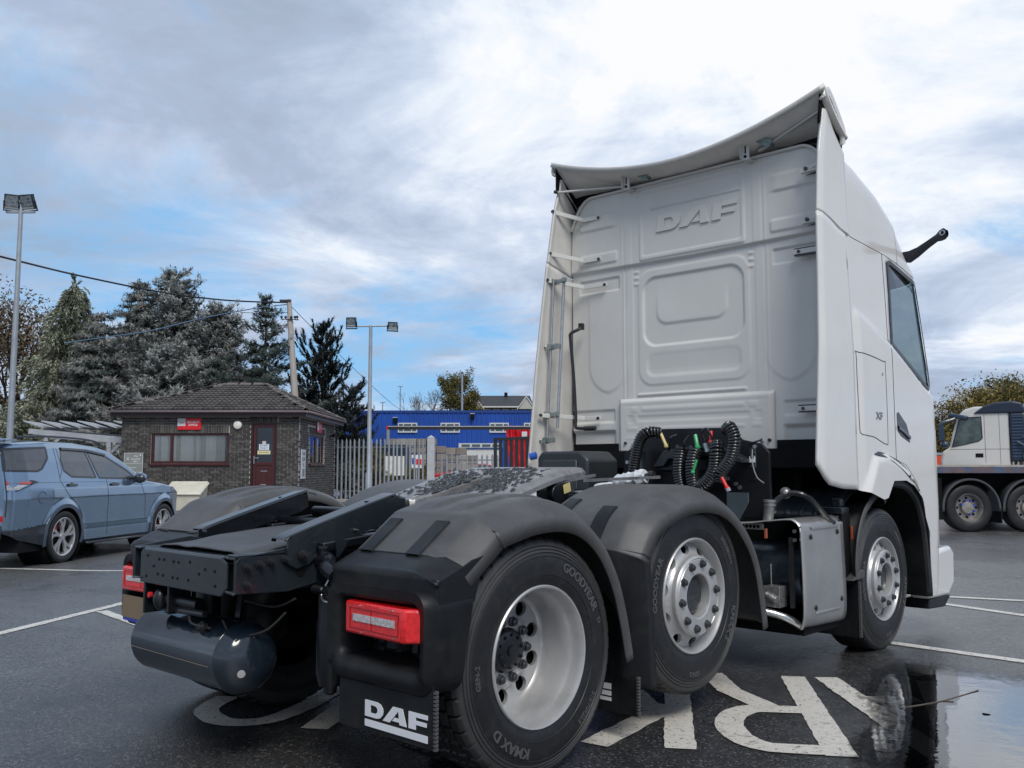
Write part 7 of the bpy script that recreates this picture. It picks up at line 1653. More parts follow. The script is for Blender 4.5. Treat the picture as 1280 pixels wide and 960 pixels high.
    mb = MB(); mb.add([pt(y, z, 0.026) for y, z in ((-1.11, 1.155), (-0.84, 1.165), (-0.98, 1.095), (-1.11, 1.09))], [(0, 1, 2, 3)]); mb.build('clear_lens', mat('car_clear_lens', (0.32, 0.34, 0.36), 0.1, var=0.5, vs=40, coat=1), lo, smooth=0)
    mat('car_reflector', (0.45, 0.01, 0.02), 0.2)
    for (ya_, yb_, z) in ((0.06, 0.28, 1.145), (1.22, 1.43, 1.135)):
        mb = MB(); mb.grid([[pt(y, z+dz, o_) for dz, o_ in ((-0.02, 0.0), (-0.015, 0.03), (0.015, 0.03), (0.02, 0.0))] for y in (ya_, (ya_+yb_)/2, yb_)]); mb.sphere(pt((ya_+yb_)/2, z, 0.0), 0.045, 12, 8, (0.15, 1.2, 0.8)); mb.build('door_handle', car_black, CAR)
    mb = MB(); mb.lathe([(0.0, 0.088), (0.003*side, 0.088), (0.003*side, 0.082), (0.0, 0.082)], 24, pt(-0.53, 0.975, 0.001)); mb.build('fuel_flap_ring', mat('blue_shade_line', (0.1, 0.14, 0.2), 0.3), CAR)
    mb = MB(); mb.sphere((side*1.05, 1.95, 1.235), 0.12, 16, 10, (0.95, 0.55, 0.72)); mo = mb.build('door_mirror', car_blue, CAR); mb = MB(); mb.box(min(side*0.93, side*1.0), max(side*0.93, side*1.0), 1.90, 1.98, 1.16, 1.22); mb.sphere((side*1.05, 1.925, 1.225), 0.115, 16, 10, (0.9, 0.5, 0.7)); mb.build('mirror_housing', car_black, mo)
    mb = MB(); Q = [(side*0.70, -0.75, 1.805), (side*0.705, -0.70, 1.845), (side*0.71, 0.0, 1.868), (side*0.715, 0.8, 1.855), (side*0.72, 1.15, 1.815), (side*0.72, 1.22, 1.78)]; mb.tube(spline(Q, 5), 0.018, 8); mb.build('roof_rail', car_black, CAR)
    cline([(0.05, 1.69), (0.70, 1.675), (1.20, 1.61)], 0.035, 0.022, 'wind_deflector', car_black)
    mb = MB(); mb.grid([[(side*(0.93+0.03*0), y, 0.27), (side*1.01, y, 0.265), (side*1.01, y, 0.235)] for y in (0.55, 2.35)]); mb.build('side_sill', car_black, CAR, solid=0.02)
rb = MB(); rows = []
for k in range(13):
    z = 0.45+1.22*k/12; hw = xside(-1.12, z); rows.append([(hw*t, -1.12-0.05*(1-t*t)-(0.10 if 0.45 < z < 0.75 else 0)*(1-t*t), z) for t in np.linspace(-1, 1, 13)])
rb.grid(rows); tg = rb.build('tailgate', car_blue, CAR, smooth=40)
rg = MB(); rg.grid([[(xside(-1.12, z)*0.93*t, -1.13-0.052*(1-t*t), z) for t in np.linspace(-1, 1, 9)] for z in (1.36, 1.48, 1.60)]); rg.build('rear_window', car_glass, tg, smooth=40)
rg = MB(); rg.grid([[(0.80*t, -1.14-0.05*(1-t*t), z) for t in np.linspace(-1, 1, 9)] for z in (0.66, 0.74)]); rg.build('reflector', MATS['car_reflector'], tg)
rg = MB(); rg.grid([[(0.80*t, -1.16-0.16*(1-t*t), z) for t in np.linspace(-1, 1, 9)] for z in (0.42, 0.60)]); rg.build('rear_bumper', car_black, tg, solid=0.02)
rg = MB(); rg.grid([[(0.74*t, y-0.02*(1-t*t), 1.775+0.03*(1-t*t)-0.25*max(0, -(y+1.15))) for t in np.linspace(-1, 1, 9)] for y in (-0.85, -1.1, -1.30)]); rg.build('tailgate_spoiler', car_blue, CAR, solid=0.03)
flr = MB(); flr.box(-0.9, 0.9, -0.9, 3.6, 0.22, 0.5); flr.build('underbody', dark, CAR, smooth=0)
# wheels
wm = MB(); wm.lathe([(-0.02, 0.275), (0.0, 0.283), (0.004, 0.30), (0.012, 0.32), (0.012, 0.352), (0.0, 0.375), (-0.03, 0.385), (-0.20, 0.385), (-0.23, 0.36), (-0.23, 0.28)], 48)
wo = wm.build('wheel', rubber, CAR, smooth=40)
rm_ = MB(); rm_.lathe([(0.002, 0.283), (0.006, 0.276), (-0.004, 0.262), (-0.06, 0.255), (-0.20, 0.255)], 48)
for k in range(5):
    for dlt, sk in ((-0.17, 0.10), (0.17, 0.10)):
        a = 2*pi*k/5+0.3; P_ = []
        for r_, aa, w_ in ((0.05, a, 0.030), (0.12, a+dlt*0.35, 0.024), (0.20, a+dlt*1.0, 0.024), (0.262, a+dlt*1.25+sk, 0.034)): P_.append((r_, aa, w_))
        rm_.grid([[(xx, r_*cos(aa)-dy*sin(aa), r_*sin(aa)+dy*cos(aa)) for dy, xx in ((-w_, -0.045), (-w_*0.8, -0.012-0.02*(0.262-r_)), (w_*0.8, -0.012-0.02*(0.262-r_)), (w_, -0.045))] for r_, aa, w_ in P_])
rm_.lathe([(-0.04, 0.06), (-0.010, 0.055), (-0.006, 0.03), (-0.006, 0)], 20)
rm_.build('alloy_rim', mat('alloy_silver', (0.55, 0.55, 0.56), 0.28, metal=0.7), wo, smooth=30)
bd = MB(); bd.lathe([(-0.10, 0.18), (-0.10, 0.0)], 30); bd.lathe([(-0.16, 0.255), (-0.16, 0.0)], 30); bd.build('brake_disc', mat('brake_dark', (0.03, 0.03, 0.03), 0.5), wo)
bc_ = MB(); bc_.box(-0.10, -0.06, -0.14, -0.08, 0.09, 0.17); bc_.build('brake_caliper', red_plastic, wo)
wo.location = (0.965, 0, 0.385)
for (x, y, r) in ((0.965, 2.923, 0), (-0.965, 0, pi), (-0.965, 2.923, pi)):
    c = copy_tree(wo, CAR); c.location = (x, y, 0.385); c.rotation_euler = (0.5, 0, r)

# ================================================================== flatbed trailer on the right
FB = thing('flatbed_trailer', 'long flatbed trailer with worn blue edge beam at the right edge', 'trailer', yd(8.58, 19.0, 0.0), YAW)
rust = mat('rusty_blue_edge', (0.05, 0.09, 0.16), 0.6, var=0.4, vs=4, dirt=(0.20, 0.09, 0.045), dirt_amt=0.95, ds=2.2)
mb = MB(); mb.box(0, 9.0, 0, 2.5, 1.325, 1.365); mb.build('deck', mat('deck_pale', (0.36, 0.34, 0.30), 0.7, var=0.25, vs=3), FB, smooth=0)
mb = MB(); mb.box(0, 9.0, -0.02, 0.06, 1.20, 1.322); mb.build('edge_beam', rust, FB, smooth=0)
mb = MB(); mb.box(0.05, 9.0, 0.5, 2.0, 0.75, 1.19); mb.box(0.0, 0.03, 0.1, 2.4, 0.6, 1.2); mb.build('trailer_frame', dark, FB, smooth=0)
rim_worn = mat('worn_trailer_rim', (0.30, 0.28, 0.26), 0.45, metal=0.5, var=0.3, vs=12)
def tw(x, first=[None]):
    if first[0] is None:
        t_ = MB(); t_.lathe([(0.0, 0.285), (-0.012, 0.30), (-0.02, 0.38), (-0.015, 0.44), (0.0, 0.475), (0.03, 0.492), (0.27, 0.492), (0.30, 0.45), (0.30, 0.29)], 56, axis='y'); o_ = t_.build('wheel', rubber, FB, smooth=40)
        r_ = MB(); r_.lathe([(0.0, 0.288), (-0.008, 0.282), (0.02, 0.262), (0.10, 0.250), (0.13, 0.235), (0.125, 0.14), (0.10, 0.13), (0.06, 0.12), (0.05, 0.08), (0.05, 0)], 48, axis='y'); r_.build('rim', rim_worn, o_, smooth=30)
        for k in range(8):
            a = 2*pi*k/8; h_ = MB(); h_.lathe([(0.126, 0.028), (0.124, 0.028), (0.124, 0)], 12, (0.195*cos(a), 0, 0.195*sin(a)), axis='y'); h_.build('hand_hole', dark, o_, smooth=0)
            if k in (0, 1, 2, 6, 7, 3): h_ = MB(); h_.cyl((0.15*cos(a+0.3), 0.10, 0.15*sin(a+0.3)), (0.15*cos(a+0.3), 0.05, 0.15*sin(a+0.3)), 0.022, 6); h_.build('blue_nut_cap', mat('nut_cap_blue', (0.015, 0.07, 0.45), 0.4), o_)
        first[0] = o_
    else: o_ = copy_tree(first[0], FB)
    o_.location = (x, 0.12, 0.49); return o_
for k, x in enumerate((0.80, 2.04, 3.28, 4.52)):
    o_ = tw(x); o_.rotation_euler = (0, k*0.7, 0)
    P_ = [(x+0.60*cos(a), 0.49+0.60*sin(a)) for a in np.linspace(-0.12 if True else 0, pi+0.12, 24)]
    mb = MB(); mb.grid([[(p, yy_, q) for yy_ in (0.02, 0.40)] for p, q in P_]); mb.grid([[(p, 0.02, q), (x+(p-x)*0.93, 0.02, 0.49+(q-0.49)*0.93)] for p, q in P_]); mb.build('mudguard', mat('trailer_guard', (0.075, 0.08, 0.088), 0.5), FB, solid=0.01)
    mb = MB(); mb.box(x+0.60, x+0.62, 0.03, 0.4, 0.18, 0.6); mb.build('mudflap', dark, FB, smooth=0)
mb = MB(); mb.box(0.12, 0.22, 0.05, 0.3, 0.25, 1.1); mb.box(0.02, 0.08, 0.05, 0.2, 0.5, 1.0); mb.build('landing_leg', dark, FB, smooth=0)
for z in (0.68, 0.9): mb = MB(); mb.box(0.03, 0.11, 0.03, 0.045, z-0.06, z+0.05); mb.build('side_reflector', mat('tan_reflector', (0.35, 0.25, 0.15), 0.4), FB, smooth=0)
# white lorry behind it, facing left
WL = thing('white_lorry', 'white day cab lorry with black air intake stack behind the flatbed trailer', 'lorry', yd(10.12, 21.9, 0.0), YAW-0.45)
prof = [(0.02, 0.85), (0.0, 1.45), (0.04, 1.68), (0.20, 1.78), (0.27, 2.10), (0.40, 2.50), (0.52, 2.66), (0.75, 2.73), (1.42, 2.73), (1.46, 2.6), (1.46, 1.0), (1.40, 0.85)]
lw = mat('lorry_white', (0.58, 0.57, 0.55), 0.28, coat=0.4, var=0.03)
mb = MB(); mb.prism(prof, 'xz', 0, 2.3); lo = mb.build('cab', lw, WL, smooth=0, bevel=0.05, seg=3)
lgl = mat('lorry_glass', (0.05, 0.075, 0.07), 0.05, coat=1.0, var=0.8, vs=5)
mb = MB(); mb.prism([(0.26, 1.80), (0.42, 2.40), (0.50, 2.46), (0.86, 2.48), (0.88, 2.0), (0.82, 1.94), (0.50, 1.86)], 'xz', -0.006, 0.004); mb.build('side_window', lgl, lo, smooth=0)
for pts in ([(0.26, 1.80), (0.42, 2.40), (0.50, 2.47), (0.88, 2.49), (0.89, 1.99), (0.82, 1.93), (0.50, 1.85), (0.26, 1.80)],):
    mb = MB(); mb.tube([(a, -0.008, b) for a, b in pts], 0.014, 6); mb.build('window_rubber', car_black, lo)
for q in ((0.945, 0.952, 1.42, 2.55), (1.25, 1.256, 1.2, 2.6)): mb = MB(); mb.box(q[0], q[1], -0.004, -0.001, q[2], q[3]); mb.build('door_gap', MATS['panel_gap'], lo, smooth=0)
mb = MB(); mb.box(0.20, 1.46, -0.004, -0.001, 1.735, 1.742); mb.build('door_gap', MATS['panel_gap'], lo, smooth=0)
mb = MB(); mb.box(0.74, 0.90, -0.01, 0.0, 1.55, 1.64); mb.build('door_handle', dark, lo, smooth=0)
mb = MB(); mb.tube(spline([(0.42, -0.02, 2.52), (0.30, -0.12, 2.44), (0.08, -0.20, 2.36), (0.02, -0.22, 2.25), (0.06, -0.22, 1.95), (0.14, -0.15, 1.80)], 5), 0.035, 8); mb.box(-0.02, 0.10, -0.30, -0.14, 1.95, 2.30); mb.sphere((0.10, -0.22, 1.85), 0.10, 12, 8, (1, 1, 0.8)); mb.build('mirror', mat('mirror_dark_blue', (0.02, 0.04, 0.07), 0.3, coat=0.3), lo)
mb = MB(); mb.bar((0.22, 0.02, 2.55), (0.60, -0.10, 2.46), 0.22, 0.10); mb.build('sun_visor', MATS['mirror_dark_blue'], lo, bevel=0.03)
stk = MB(); stk.prism([(0.72, 2.56), (0.95, 2.74), (1.20, 2.82), (1.55, 2.84), (1.72, 2.80), (1.78, 2.66), (1.78, 2.56), (1.48, 2.56)], 'xz', -0.05, 0.35); stk.box(1.47, 1.76, -0.05, 0.40, 1.45, 2.56)
so = stk.build('air_intake_stack', mat('stack_blue_black', (0.012, 0.022, 0.045), 0.4), WL, smooth=0, bevel=0.04, seg=2)
for k in range(14): mb = MB(); mb.box(1.50, 1.74, -0.066, -0.052, 1.55+0.07*k, 1.585+0.07*k); mb.build('stack_louvre', mat('louvre_blue', (0.03, 0.06, 0.11), 0.4), so, smooth=0)
mb = MB(); mb.box(1.82, 7.0, 0.0, 2.4, 1.35, 2.82); mb.build('box_body', mat('box_body_white', (0.50, 0.50, 0.50), 0.5, var=0.1), WL, smooth=0)
mb = MB(); mb.box(1.82, 7.0, -0.02, 0.0, 2.30, 2.55); mb.box(1.84, 1.98, -0.06, -0.021, 1.5, 2.25); mb.build('body_equipment', dark, WL, smooth=0)
mb = MB(); mb.tube(spline([(1.6, -0.1, 1.9), (1.8, -0.14, 1.75), (1.72, -0.1, 1.55), (1.9, -0.1, 1.45)], 6), 0.03, 8); mb.tube(spline([(1.7, -0.1, 2.0), (1.95, -0.14, 2.05), (2.1, -0.1, 1.7)], 6), 0.025, 8); mb.build('air_pipes', mat('pipe_blue_grey', (0.06, 0.08, 0.11), 0.4), WL)
mb = MB(); mb.box(0.1, 7.0, 0.3, 2.0, 0.6, 1.3); mb.build('lorry_frame', dark, WL, smooth=0)
for x in (0.75, 4.3, 5.6):
    for y in (0.0, 2.0): mb = MB(); mb.cyl((x, y, 0.5), (x, y+0.3, 0.5), 0.5, 28); mb.build('wheel', rubber, WL)
# ================================================================== trees
def leaf_mat(name, cols, rough=0.75):
    m = bpy.data.materials.new(name); m.use_nodes = True; t = NT(m.node_tree); b = m.node_tree.nodes['Principled BSDF']
    co = t.new('ShaderNodeTexCoord').outputs['Object']
    at = t.new('ShaderNodeAttribute'); at.attribute_name = 'tint'
    f = t.math('ADD', t.math('MULTIPLY', at.outputs['Fac'], 0.65), t.math('MULTIPLY', t.noise(co, 1.3, 3, 0.6), 0.5), clamp=True)
    n = len(cols); c = t.ramp(f, [(0.18+0.64*i/(n-1), cc) for i, cc in enumerate(cols)])
    t.inp(b, 'Base Color', c); b.inputs['Roughness'].default_value = rough; b.inputs['Specular IOR Level'].default_value = 0.3
    return m
spruce_m = leaf_mat('spruce_needles', [(0.010, 0.024, 0.023), (0.028, 0.046, 0.040), (0.10, 0.12, 0.105)])
blue_m2 = leaf_mat('blue_spruce_needles', [(0.012, 0.032, 0.034), (0.06, 0.078, 0.073), (0.25, 0.24, 0.225)])
frost_m = leaf_mat('frosty_pine_needles', [(0.014, 0.028, 0.029), (0.095, 0.104, 0.098), (0.33, 0.34, 0.32)])
pine_m = leaf_mat('dark_pine_needles', [(0.008, 0.013, 0.015), (0.016, 0.024, 0.025), (0.042, 0.050, 0.046)])
cedar_m = leaf_mat('pale_cedar_sprays', [(0.040, 0.062, 0.045), (0.16, 0.18, 0.125), (0.40, 0.41, 0.31)])
autumn_m = leaf_mat('autumn_leaves', [(0.05, 0.04, 0.014), (0.14, 0.11, 0.030), (0.26, 0.20, 0.055)])
olive_m = leaf_mat('olive_autumn_leaves', [(0.030, 0.032, 0.012), (0.10, 0.095, 0.030), (0.22, 0.165, 0.050)])
rusty_m = leaf_mat('rust_brown_leaves', [(0.04, 0.030, 0.018), (0.115, 0.085, 0.045), (0.19, 0.15, 0.09)])
bark = mat('tree_bark', (0.055, 0.042, 0.034), 0.9, var=0.3, vs=8); bark_pale = mat('pale_bare_bark', (0.17, 0.145, 0.13), 0.9, var=0.2, vs=8)
R = np.random.RandomState(11)
def tris_obj(name, P, tint, m_, par):
    """P: (n, 3, 3)"""
    n = len(P); me = bpy.data.meshes.new(name); me.vertices.add(n*3); me.vertices.foreach_set('co', P.reshape(-1).astype(np.float32))
    me.loops.add(n*3); me.loops.foreach_set('vertex_index', np.arange(n*3, dtype=np.int32)); me.polygons.add(n)
    me.polygons.foreach_set('loop_start', np.arange(0, n*3, 3, dtype=np.int32)); me.polygons.foreach_set('loop_total', np.full(n, 3, dtype=np.int32))
    me.update(); a = me.attributes.new('tint', 'FLOAT', 'FACE'); a.data.foreach_set('value', tint.astype(np.float32))
    me.materials.append(m_); o = bpy.data.objects.new(name, me); COL.objects.link(o); o.parent = par; return o
def brush(bases, dirs, length, width, n, spread, tints):
    """needle tufts: n thin triangles fanning round every shoot"""
    k = len(bases); b = np.repeat(bases, n, 0); d = np.repeat(dirs, n, 0); L = np.repeat(length, n)*R.uniform(0.6, 1.1, k*n)
    along = R.uniform(0, 1, k*n)[:, None]*np.repeat(length, n)[:, None]
    r = R.normal(size=(k*n, 3)); r -= (r*d).sum(1)[:, None]*d; r /= np.linalg.norm(r, axis=1)[:, None]
    nd = d*(1-spread)+r*spread; nd /= np.linalg.norm(nd, axis=1)[:, None]
    o = b+d*along; tip = o+nd*(L*0.55)[:, None]; s = np.cross(nd, r); s /= np.linalg.norm(s, axis=1)[:, None]+1e-9
    w_ = width*R.uniform(0.6, 1.3, k*n)[:, None]
    P = np.stack([o-s*w_, o+s*w_, tip], 1); return P, np.clip(np.repeat(tints, n)+R.normal(0, 0.10, k*n), 0, 1)
def conifer(par, H, Rb, m_, zbase=0.6, whorl=0.34, per=7, rise=0.25, droop=0.25, shoot=0.22, width=0.012, nn=9, spread=0.75, up_tip=0.0, power=1.0, subs=9, hang=0.0, blur=0.0, lumpy=0.15, top_spike=0.5):
    B, Dr, Ln, Tn = [], [], [], []; tw_ = MB(); z = zbase; ang = 0.0
    while z < H-0.15:
        f = (z-zbase)/(H-zbase); Rr = Rb*(1-f)**power+0.05
        k = max(3, int(per*(0.5+0.6*(1-f))))
        for i in range(k):
            ang += 2*pi/k+R.uniform(-0.25, 0.25); L = Rr*R.uniform(0.72, 1.12)*(1+lumpy*sin(ang*2.3+z)); a = ang; zz_ = z+R.uniform(-0.12, 0.12)
            m = max(4, int(L/0.22)+3); pts = []
            rs = rise*(1-0.4*(1-f))+R.uniform(-0.08, 0.08); sg = R.uniform(-0.15, 0.15)
            for q in range(m+1):
                t = q/m; r_ = L*t; pts.append((r_*cos(a+sg*t), r_*sin(a+sg*t), zz_+rs*r_-droop*L*t*t+up_tip*L*t**3))
            pts = np.array(pts)
            if L > 0.5: tw_.tube([tuple(p) for p in pts[::max(1, m//4)]], [max(0.006, 0.018*L*(1-q/ (len(pts[::max(1, m//4)])))) for q in range(len(pts[::max(1, m//4)]))], 4, cap=False)
            for q in range(1, m+1):
                t = q/m
                if t < 0.18 and L > 1.0: continue
                d = pts[q]-pts[q-1]; d /= np.linalg.norm(d); side_ = np.array([-d[1], d[0], 0.0]); side_ /= np.linalg.norm(side_)+1e-9
                half = 0.42*L*(1-t)**0.8+0.06; ns_ = max(1, int(subs*1.35*(0.35+half)))
                for s_ in range(ns_):
                    u = R.uniform(-1, 1)*half; back = abs(u)*0.6
                    b = pts[q]-d*R.uniform(0, 1)*(L/m)+side_*u-d*0.0+np.array([0, 0, -0.10*abs(u)-hang*R.uniform(0, 1)*0.3])
                    b = b+R.normal(0, 0.03+blur, 3)
                    dd = d*0.7+side_*np.sign(u)*0.6*min(1, abs(u)/0.2)+np.array([0, 0, up_tip*1.6-hang])+R.normal(0, 0.18, 3); dd /= np.linalg.norm(dd)
                    B.append(b); Dr.append(dd); Ln.append(shoot*1.15*R.uniform(0.7, 1.3)); Tn.append(0.25+0.5*t+0.15*R.normal())
        z += whorl*(0.75+0.5*(1-f))*R.uniform(0.85, 1.15)
    for k in range(int(top_spike/0.06)): B.append(np.array([0, 0, H-top_spike+0.06*k])); dd = np.array([R.normal(0, 0.4), R.normal(0, 0.4), 1.0]); Dr.append(dd/np.linalg.norm(dd)); Ln.append(shoot); Tn.append(0.5)
    P, T = brush(np.array(B), np.array(Dr), np.array(Ln), width*1.35, int(nn*1.3), spread, np.array(Tn))
    tr = MB(); tr.tube([(0, 0, -0.3), (0.03, 0, H*0.5), (0, 0, H)], [0.020*H+0.04, 0.012*H, 0.012], 8); to = tr.build('trunk', bark, par)
    tw_.build('branches', bark, par, merge=False); tris_obj('crown', P, T, m_, par); return len(P)
def tree(name, label, cat, lat, dep, z=None, group=None): return thing(name, label, cat, yat(lat, dep, z), R.uniform(0, 6), group)
G = 'conifers behind the hut'
t = tree('spruce_tree', 'tall blue grey spruce second from the left behind the hut', 'tree', -15.7, 38.5, group=G); conifer(t, 9.0, 3.0, blue_m2, rise=0.10, droop=0.22, up_tip=0.12, power=0.75, shoot=0.24, width=0.018, nn=8, subs=9)
t = tree('pine_tree', 'tallest grey needled pine in the middle of the conifers', 'tree', -14.0, 38.0, group=G); conifer(t, 9.35, 2.7, frost_m, rise=0.35, droop=0.12, up_tip=0.22, power=0.6, shoot=0.28, width=0.020, nn=11, spread=0.65, subs=7, per=7, blur=0.05, lumpy=0.35)
t = tree('pine_tree', 'rounded grey needled pine directly left of the pointed spruce', 'tree', -12.3, 38.6, group=G); conifer(t, 8.0, 2.5, frost_m, rise=0.35, droop=0.10, up_tip=0.22, power=0.55, shoot=0.28, width=0.020, nn=11, spread=0.65, subs=6, blur=0.05, lumpy=0.4)
t = tree('pine_tree', 'low bushy pale grey pine just above the hut roof left end', 'tree', -13.2, 34.6, group=G); conifer(t, 5.6, 2.5, frost_m, rise=0.35, droop=0.15, up_tip=0.2, power=0.5, shoot=0.26, width=0.020, nn=11, spread=0.65, subs=7, blur=0.06, lumpy=0.4)
t = tree('spruce_tree', 'pointed dark green spruce left of the utility pole', 'tree', -9.95, 37.0, group=G); conifer(t, 8.05, 3.3, spruce_m, rise=0.12, droop=0.12, up_tip=0.26, power=0.82, shoot=0.22, width=0.016, nn=8, whorl=0.42, per=6, subs=8, lumpy=0.3, top_spike=0.7)
t = tree('spruce_tree', 'dark spruce between the pointed spruce and grey pine', 'tree', -11.3, 35.6, group=G); conifer(t, 5.4, 2.0, spruce_m, rise=0.10, droop=0.12, up_tip=0.2, power=0.7, shoot=0.24, width=0.016, nn=8, subs=8)
t = tree('pine_tree', 'dark open pine with upright shoots right of the utility pole', 'tree', -8.35, 40.5, group=G); conifer(t, 7.35, 2.15, pine_m, rise=0.55, droop=0.10, up_tip=0.45, power=0.62, shoot=0.34, width=0.022, nn=26, spread=0.45, subs=3, per=6, whorl=0.50, lumpy=0.3, top_spike=0.6)
t = tree('pine_tree', 'small dark pine behind the tall fence next to the lamp column', 'tree', -6.3, 36.5, group=G); conifer(t, 4.35, 1.5, pine_m, rise=0.4, droop=0.12, up_tip=0.3, power=0.6, shoot=0.24, width=0.018, nn=16, spread=0.5, subs=4, whorl=0.42, zbase=0.3)
t = tree('cedar_tree', 'pale yellow green drooping cedar at the left of the conifers', 'tree', -17.5, 36.5, group=G); conifer(t, 8.75, 3.0, cedar_m, rise=0.30, droop=0.42, up_tip=-0.05, power=0.62, shoot=0.30, width=0.028, nn=9, spread=0.45, subs=6, hang=0.9, blur=0.03, lumpy=0.3, zbase=0.2)
t = tree('spruce_tree', 'grey spruce in front of the pale cedar with layered branches', 'tree', -15.7, 35.0, group=G); conifer(t, 7.0, 2.9, blue_m2, rise=0.06, droop=0.18, up_tip=0.10, power=0.6, shoot=0.24, width=0.018, nn=8, subs=9)
t = tree('cedar_tree', 'low pale drooping cedar behind the canopy at the left edge', 'tree', -18.2, 33.5, group=G); conifer(t, 3.6, 2.8, cedar_m, rise=0.25, droop=0.40, up_tip=0.0, power=0.45, shoot=0.28, width=0.028, nn=9, spread=0.45, subs=6, hang=0.8, zbase=0.1)

def broadleaf(par, H, Rr, m_, leaves, size, trunk_m=bark, cz=0.62, sq=0.9, depth=5, bare=False, zb_=0.25, clump=26, seed=1, first_r=None):
    rr = np.random.RandomState(seed); mb = MB(); tips = []
    def grow(p, d, L, r_, lev):
        q = p+d*L; q = q+Vector(rr.normal(0, 0.05*L, 3)); mb.tube([p, p.lerp(q, 0.5)+Vector(rr.normal(0, 0.03*L, 3)), q], [r_, r_*0.85, r_*0.68], 5 if lev > 1 else 8, cap=False)
        if lev >= 2: tips.append((q, d)); tips.append((p.lerp(q, 0.5), d))
        if lev >= depth: return
        for k in range(2 if rr.rand() < 0.4 else 3):
            dd = (d+Vector(rr.normal(0, 0.50, 3))+Vector((0, 0, 0.16))).normalized(); grow(q, dd, L*rr.uniform(0.62, 0.82), r_*0.62, lev+1)
    h0 = H*zb_
    mb.tube([(0, 0, -0.3), (0, 0, h0)], [first_r or 0.022*H+0.03, 0.018*H+0.02], 10, cap=False)
    for k in range(4): grow(Vector((0, 0, h0)), Vector((rr.normal(0, 0.5), rr.normal(0, 0.5), 1)).normalized(), H*0.20, 0.012*H+0.01, 0)
    # fit into the wanted outline
    T = np.array([tuple(t_[0]) for t_ in tips]); mx = np.percentile(np.hypot(T[:, 0], T[:, 1]), 92); zt_ = T[:, 2].max(); sx = Rr/mx; sz = (H-h0)/(zt_-h0)
    mb.v = [(x*sx if z > 0 else x, y*sx if z > 0 else y, h0+(z-h0)*sz if z > h0 else z) for x, y, z in mb.v]
    mb.build('trunk', trunk_m, par, merge=False)
    if leaves:
        T = np.stack([T[:, 0]*sx, T[:, 1]*sx, h0+(T[:, 2]-h0)*sz], 1); n = leaves
        E = rr.normal(size=(len(T), 3)); E /= np.linalg.norm(E, axis=1)[:, None]; E *= rr.uniform(0.35, 1.0, (len(T), 1))**0.6; E = np.stack([E[:, 0]*Rr*0.86, E[:, 1]*Rr*0.86, (H+h0)/2+E[:, 2]*(H-h0)*0.46], 1); T = np.concatenate([T, E[:int(len(T)*0.8)]]); idx = rr.randint(0, len(T), n//clump+1)
        C_ = T[idx]+rr.normal(0, 0.10*Rr, (len(idx), 3)); C_ = np.repeat(C_, clump, 0)[:n]; tt = np.repeat(rr.uniform(0.1, 0.9, len(idx)), clump)[:n]
        c = C_+rr.normal(0, 0.085*Rr, (n, 3)); a = rr.normal(size=(n, 3)); a /= np.linalg.norm(a, axis=1)[:, None]; b = np.cross(a, rr.normal(size=(n, 3))); b /= np.linalg.norm(b, axis=1)[:, None]
        s = size*rr.uniform(0.6, 1.4, (n, 1)); P = np.stack([c-a*s*0.6, c+b*s*0.5, c+a*s*0.6], 1); tris_obj('crown', P, np.clip(tt+rr.normal(0, 0.15, n), 0, 1), m_, par)
t = tree('autumn_tree', 'thin brown leaved tree at the far left edge', 'tree', -21.6, 40.0); broadleaf(t, 8.4, 3.4, rusty_m, 9000, 0.13, seed=3, clump=14)
t = tree('autumn_tree', 'golden autumn tree standing above the warehouse roof', 'tree', -5.6, 96.0, 3.5); broadleaf(t, 7.9, 2.05, olive_m, 14000, 0.17, seed=5, depth=4)
t = tree('autumn_tree', 'low brown shrub like tree left of the white house', 'tree', -4.6, 100.0, 4.2); broadleaf(t, 4.3, 1.2, rusty_m, 6000, 0.15, seed=15, depth=4)
t = tree('bare_tree', 'leftmost of two bare trees above the warehouse roof', 'tree', -10.6, 97.0, 3.5, 'bare trees above the warehouse'); broadleaf(t, 6.1, 2.0, rusty_m, 0, 0.1, trunk_m=bark_pale, seed=7, depth=5)
t = tree('bare_tree', 'right hand of two bare trees above the warehouse roof', 'tree', -8.4, 97.0, 3.5, 'bare trees above the warehouse'); broadleaf(t, 6.2, 1.9, rusty_m, 0, 0.1, trunk_m=bark_pale, seed=9, depth=5)
GR = 'autumn trees behind the white lorry'
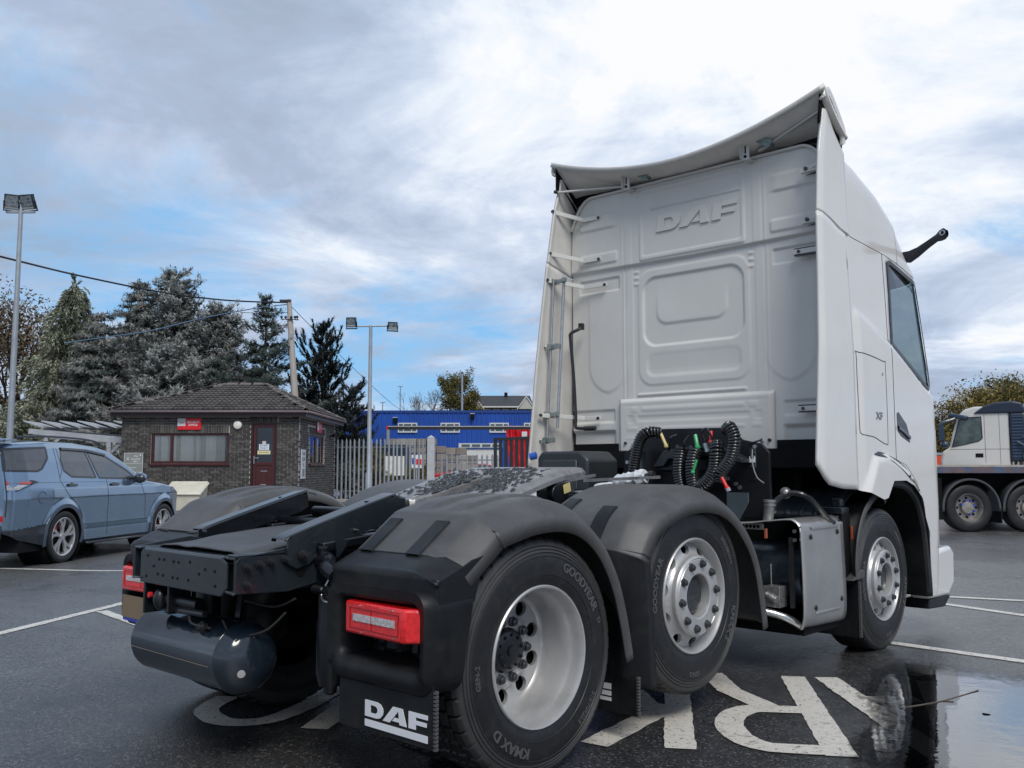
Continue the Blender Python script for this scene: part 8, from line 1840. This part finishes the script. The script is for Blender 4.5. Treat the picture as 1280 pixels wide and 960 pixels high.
for i, (lat, dep, h, r_, m_, lb) in enumerate(((20.4, 47, 4.3, 2.2, rusty_m, 'thin brown tree at the left end of the row behind the lorry'), (22.2, 45, 5.0, 2.3, autumn_m, 'golden tree directly above the lorry mirror'),
        (25.2, 46, 5.7, 2.8, olive_m, 'tallest olive gold tree above the lorry cab roof'), (28.6, 46, 5.6, 3.0, autumn_m, 'wide golden tree at the right edge above the lorry'), (32.5, 47, 5.6, 3.0, olive_m, 'olive tree beyond the right edge of the lorry row'))):
    t = tree('autumn_tree', lb, 'tree', lat, dep, 0.0, GR); broadleaf(t, h, r_, m_, 15000 if i else 2500, 0.14, seed=20+i, zb_=0.12, depth=4)
for i, (lat, dep, h, r_, m_, lb) in enumerate(((-5.2, 36.2, 1.9, 0.9, olive_m, 'green shrub behind the tall fence left of the white board'), (-6.4, 35.2, 1.4, 0.8, blue_m2, 'grey leaved shrub behind the fence next to the hut'), (-3.9, 38.0, 1.3, 0.9, olive_m, 'low shrub behind the fence below the small sign'))):
    t = tree('shrub', lb, 'shrub', lat, dep, 0.08, 'shrubs behind the tall fence'); broadleaf(t, h, r_, m_, 5000, 0.06, seed=40+i, zb_=0.05, depth=3)
# distant hedge lines that close the horizon
hp = thing('far_hedge', 'far dark green tree belt along the foot of the hill', 'hedge', yd(0, 80, 0.2), YAW)
n = 60000; la = np.where(R.uniform(size=n) < 0.5, R.uniform(-95, -13.5, n), R.uniform(19, 95, n)); hh = 3.4+1.5*np.sin(la*0.37)+0.9*np.sin(la*1.13+1); zc = hh*R.uniform(0, 1, n)**0.8
c = np.stack([la, R.uniform(-2.5, 2.5, n), zc], 1); a = R.normal(size=(n, 3)); a /= np.linalg.norm(a, axis=1)[:, None]; b = np.cross(a, R.normal(size=(n, 3))); b /= np.linalg.norm(b, axis=1)[:, None]; s = 0.34*R.uniform(0.6, 1.4, (n, 1))
tag(tris_obj('foliage', np.stack([c-a*s, c+b*s*0.8, c+a*s], 1), np.clip(0.2+0.5*zc/hh+R.normal(0, 0.15, n), 0, 1), spruce_m, hp), kind='stuff')
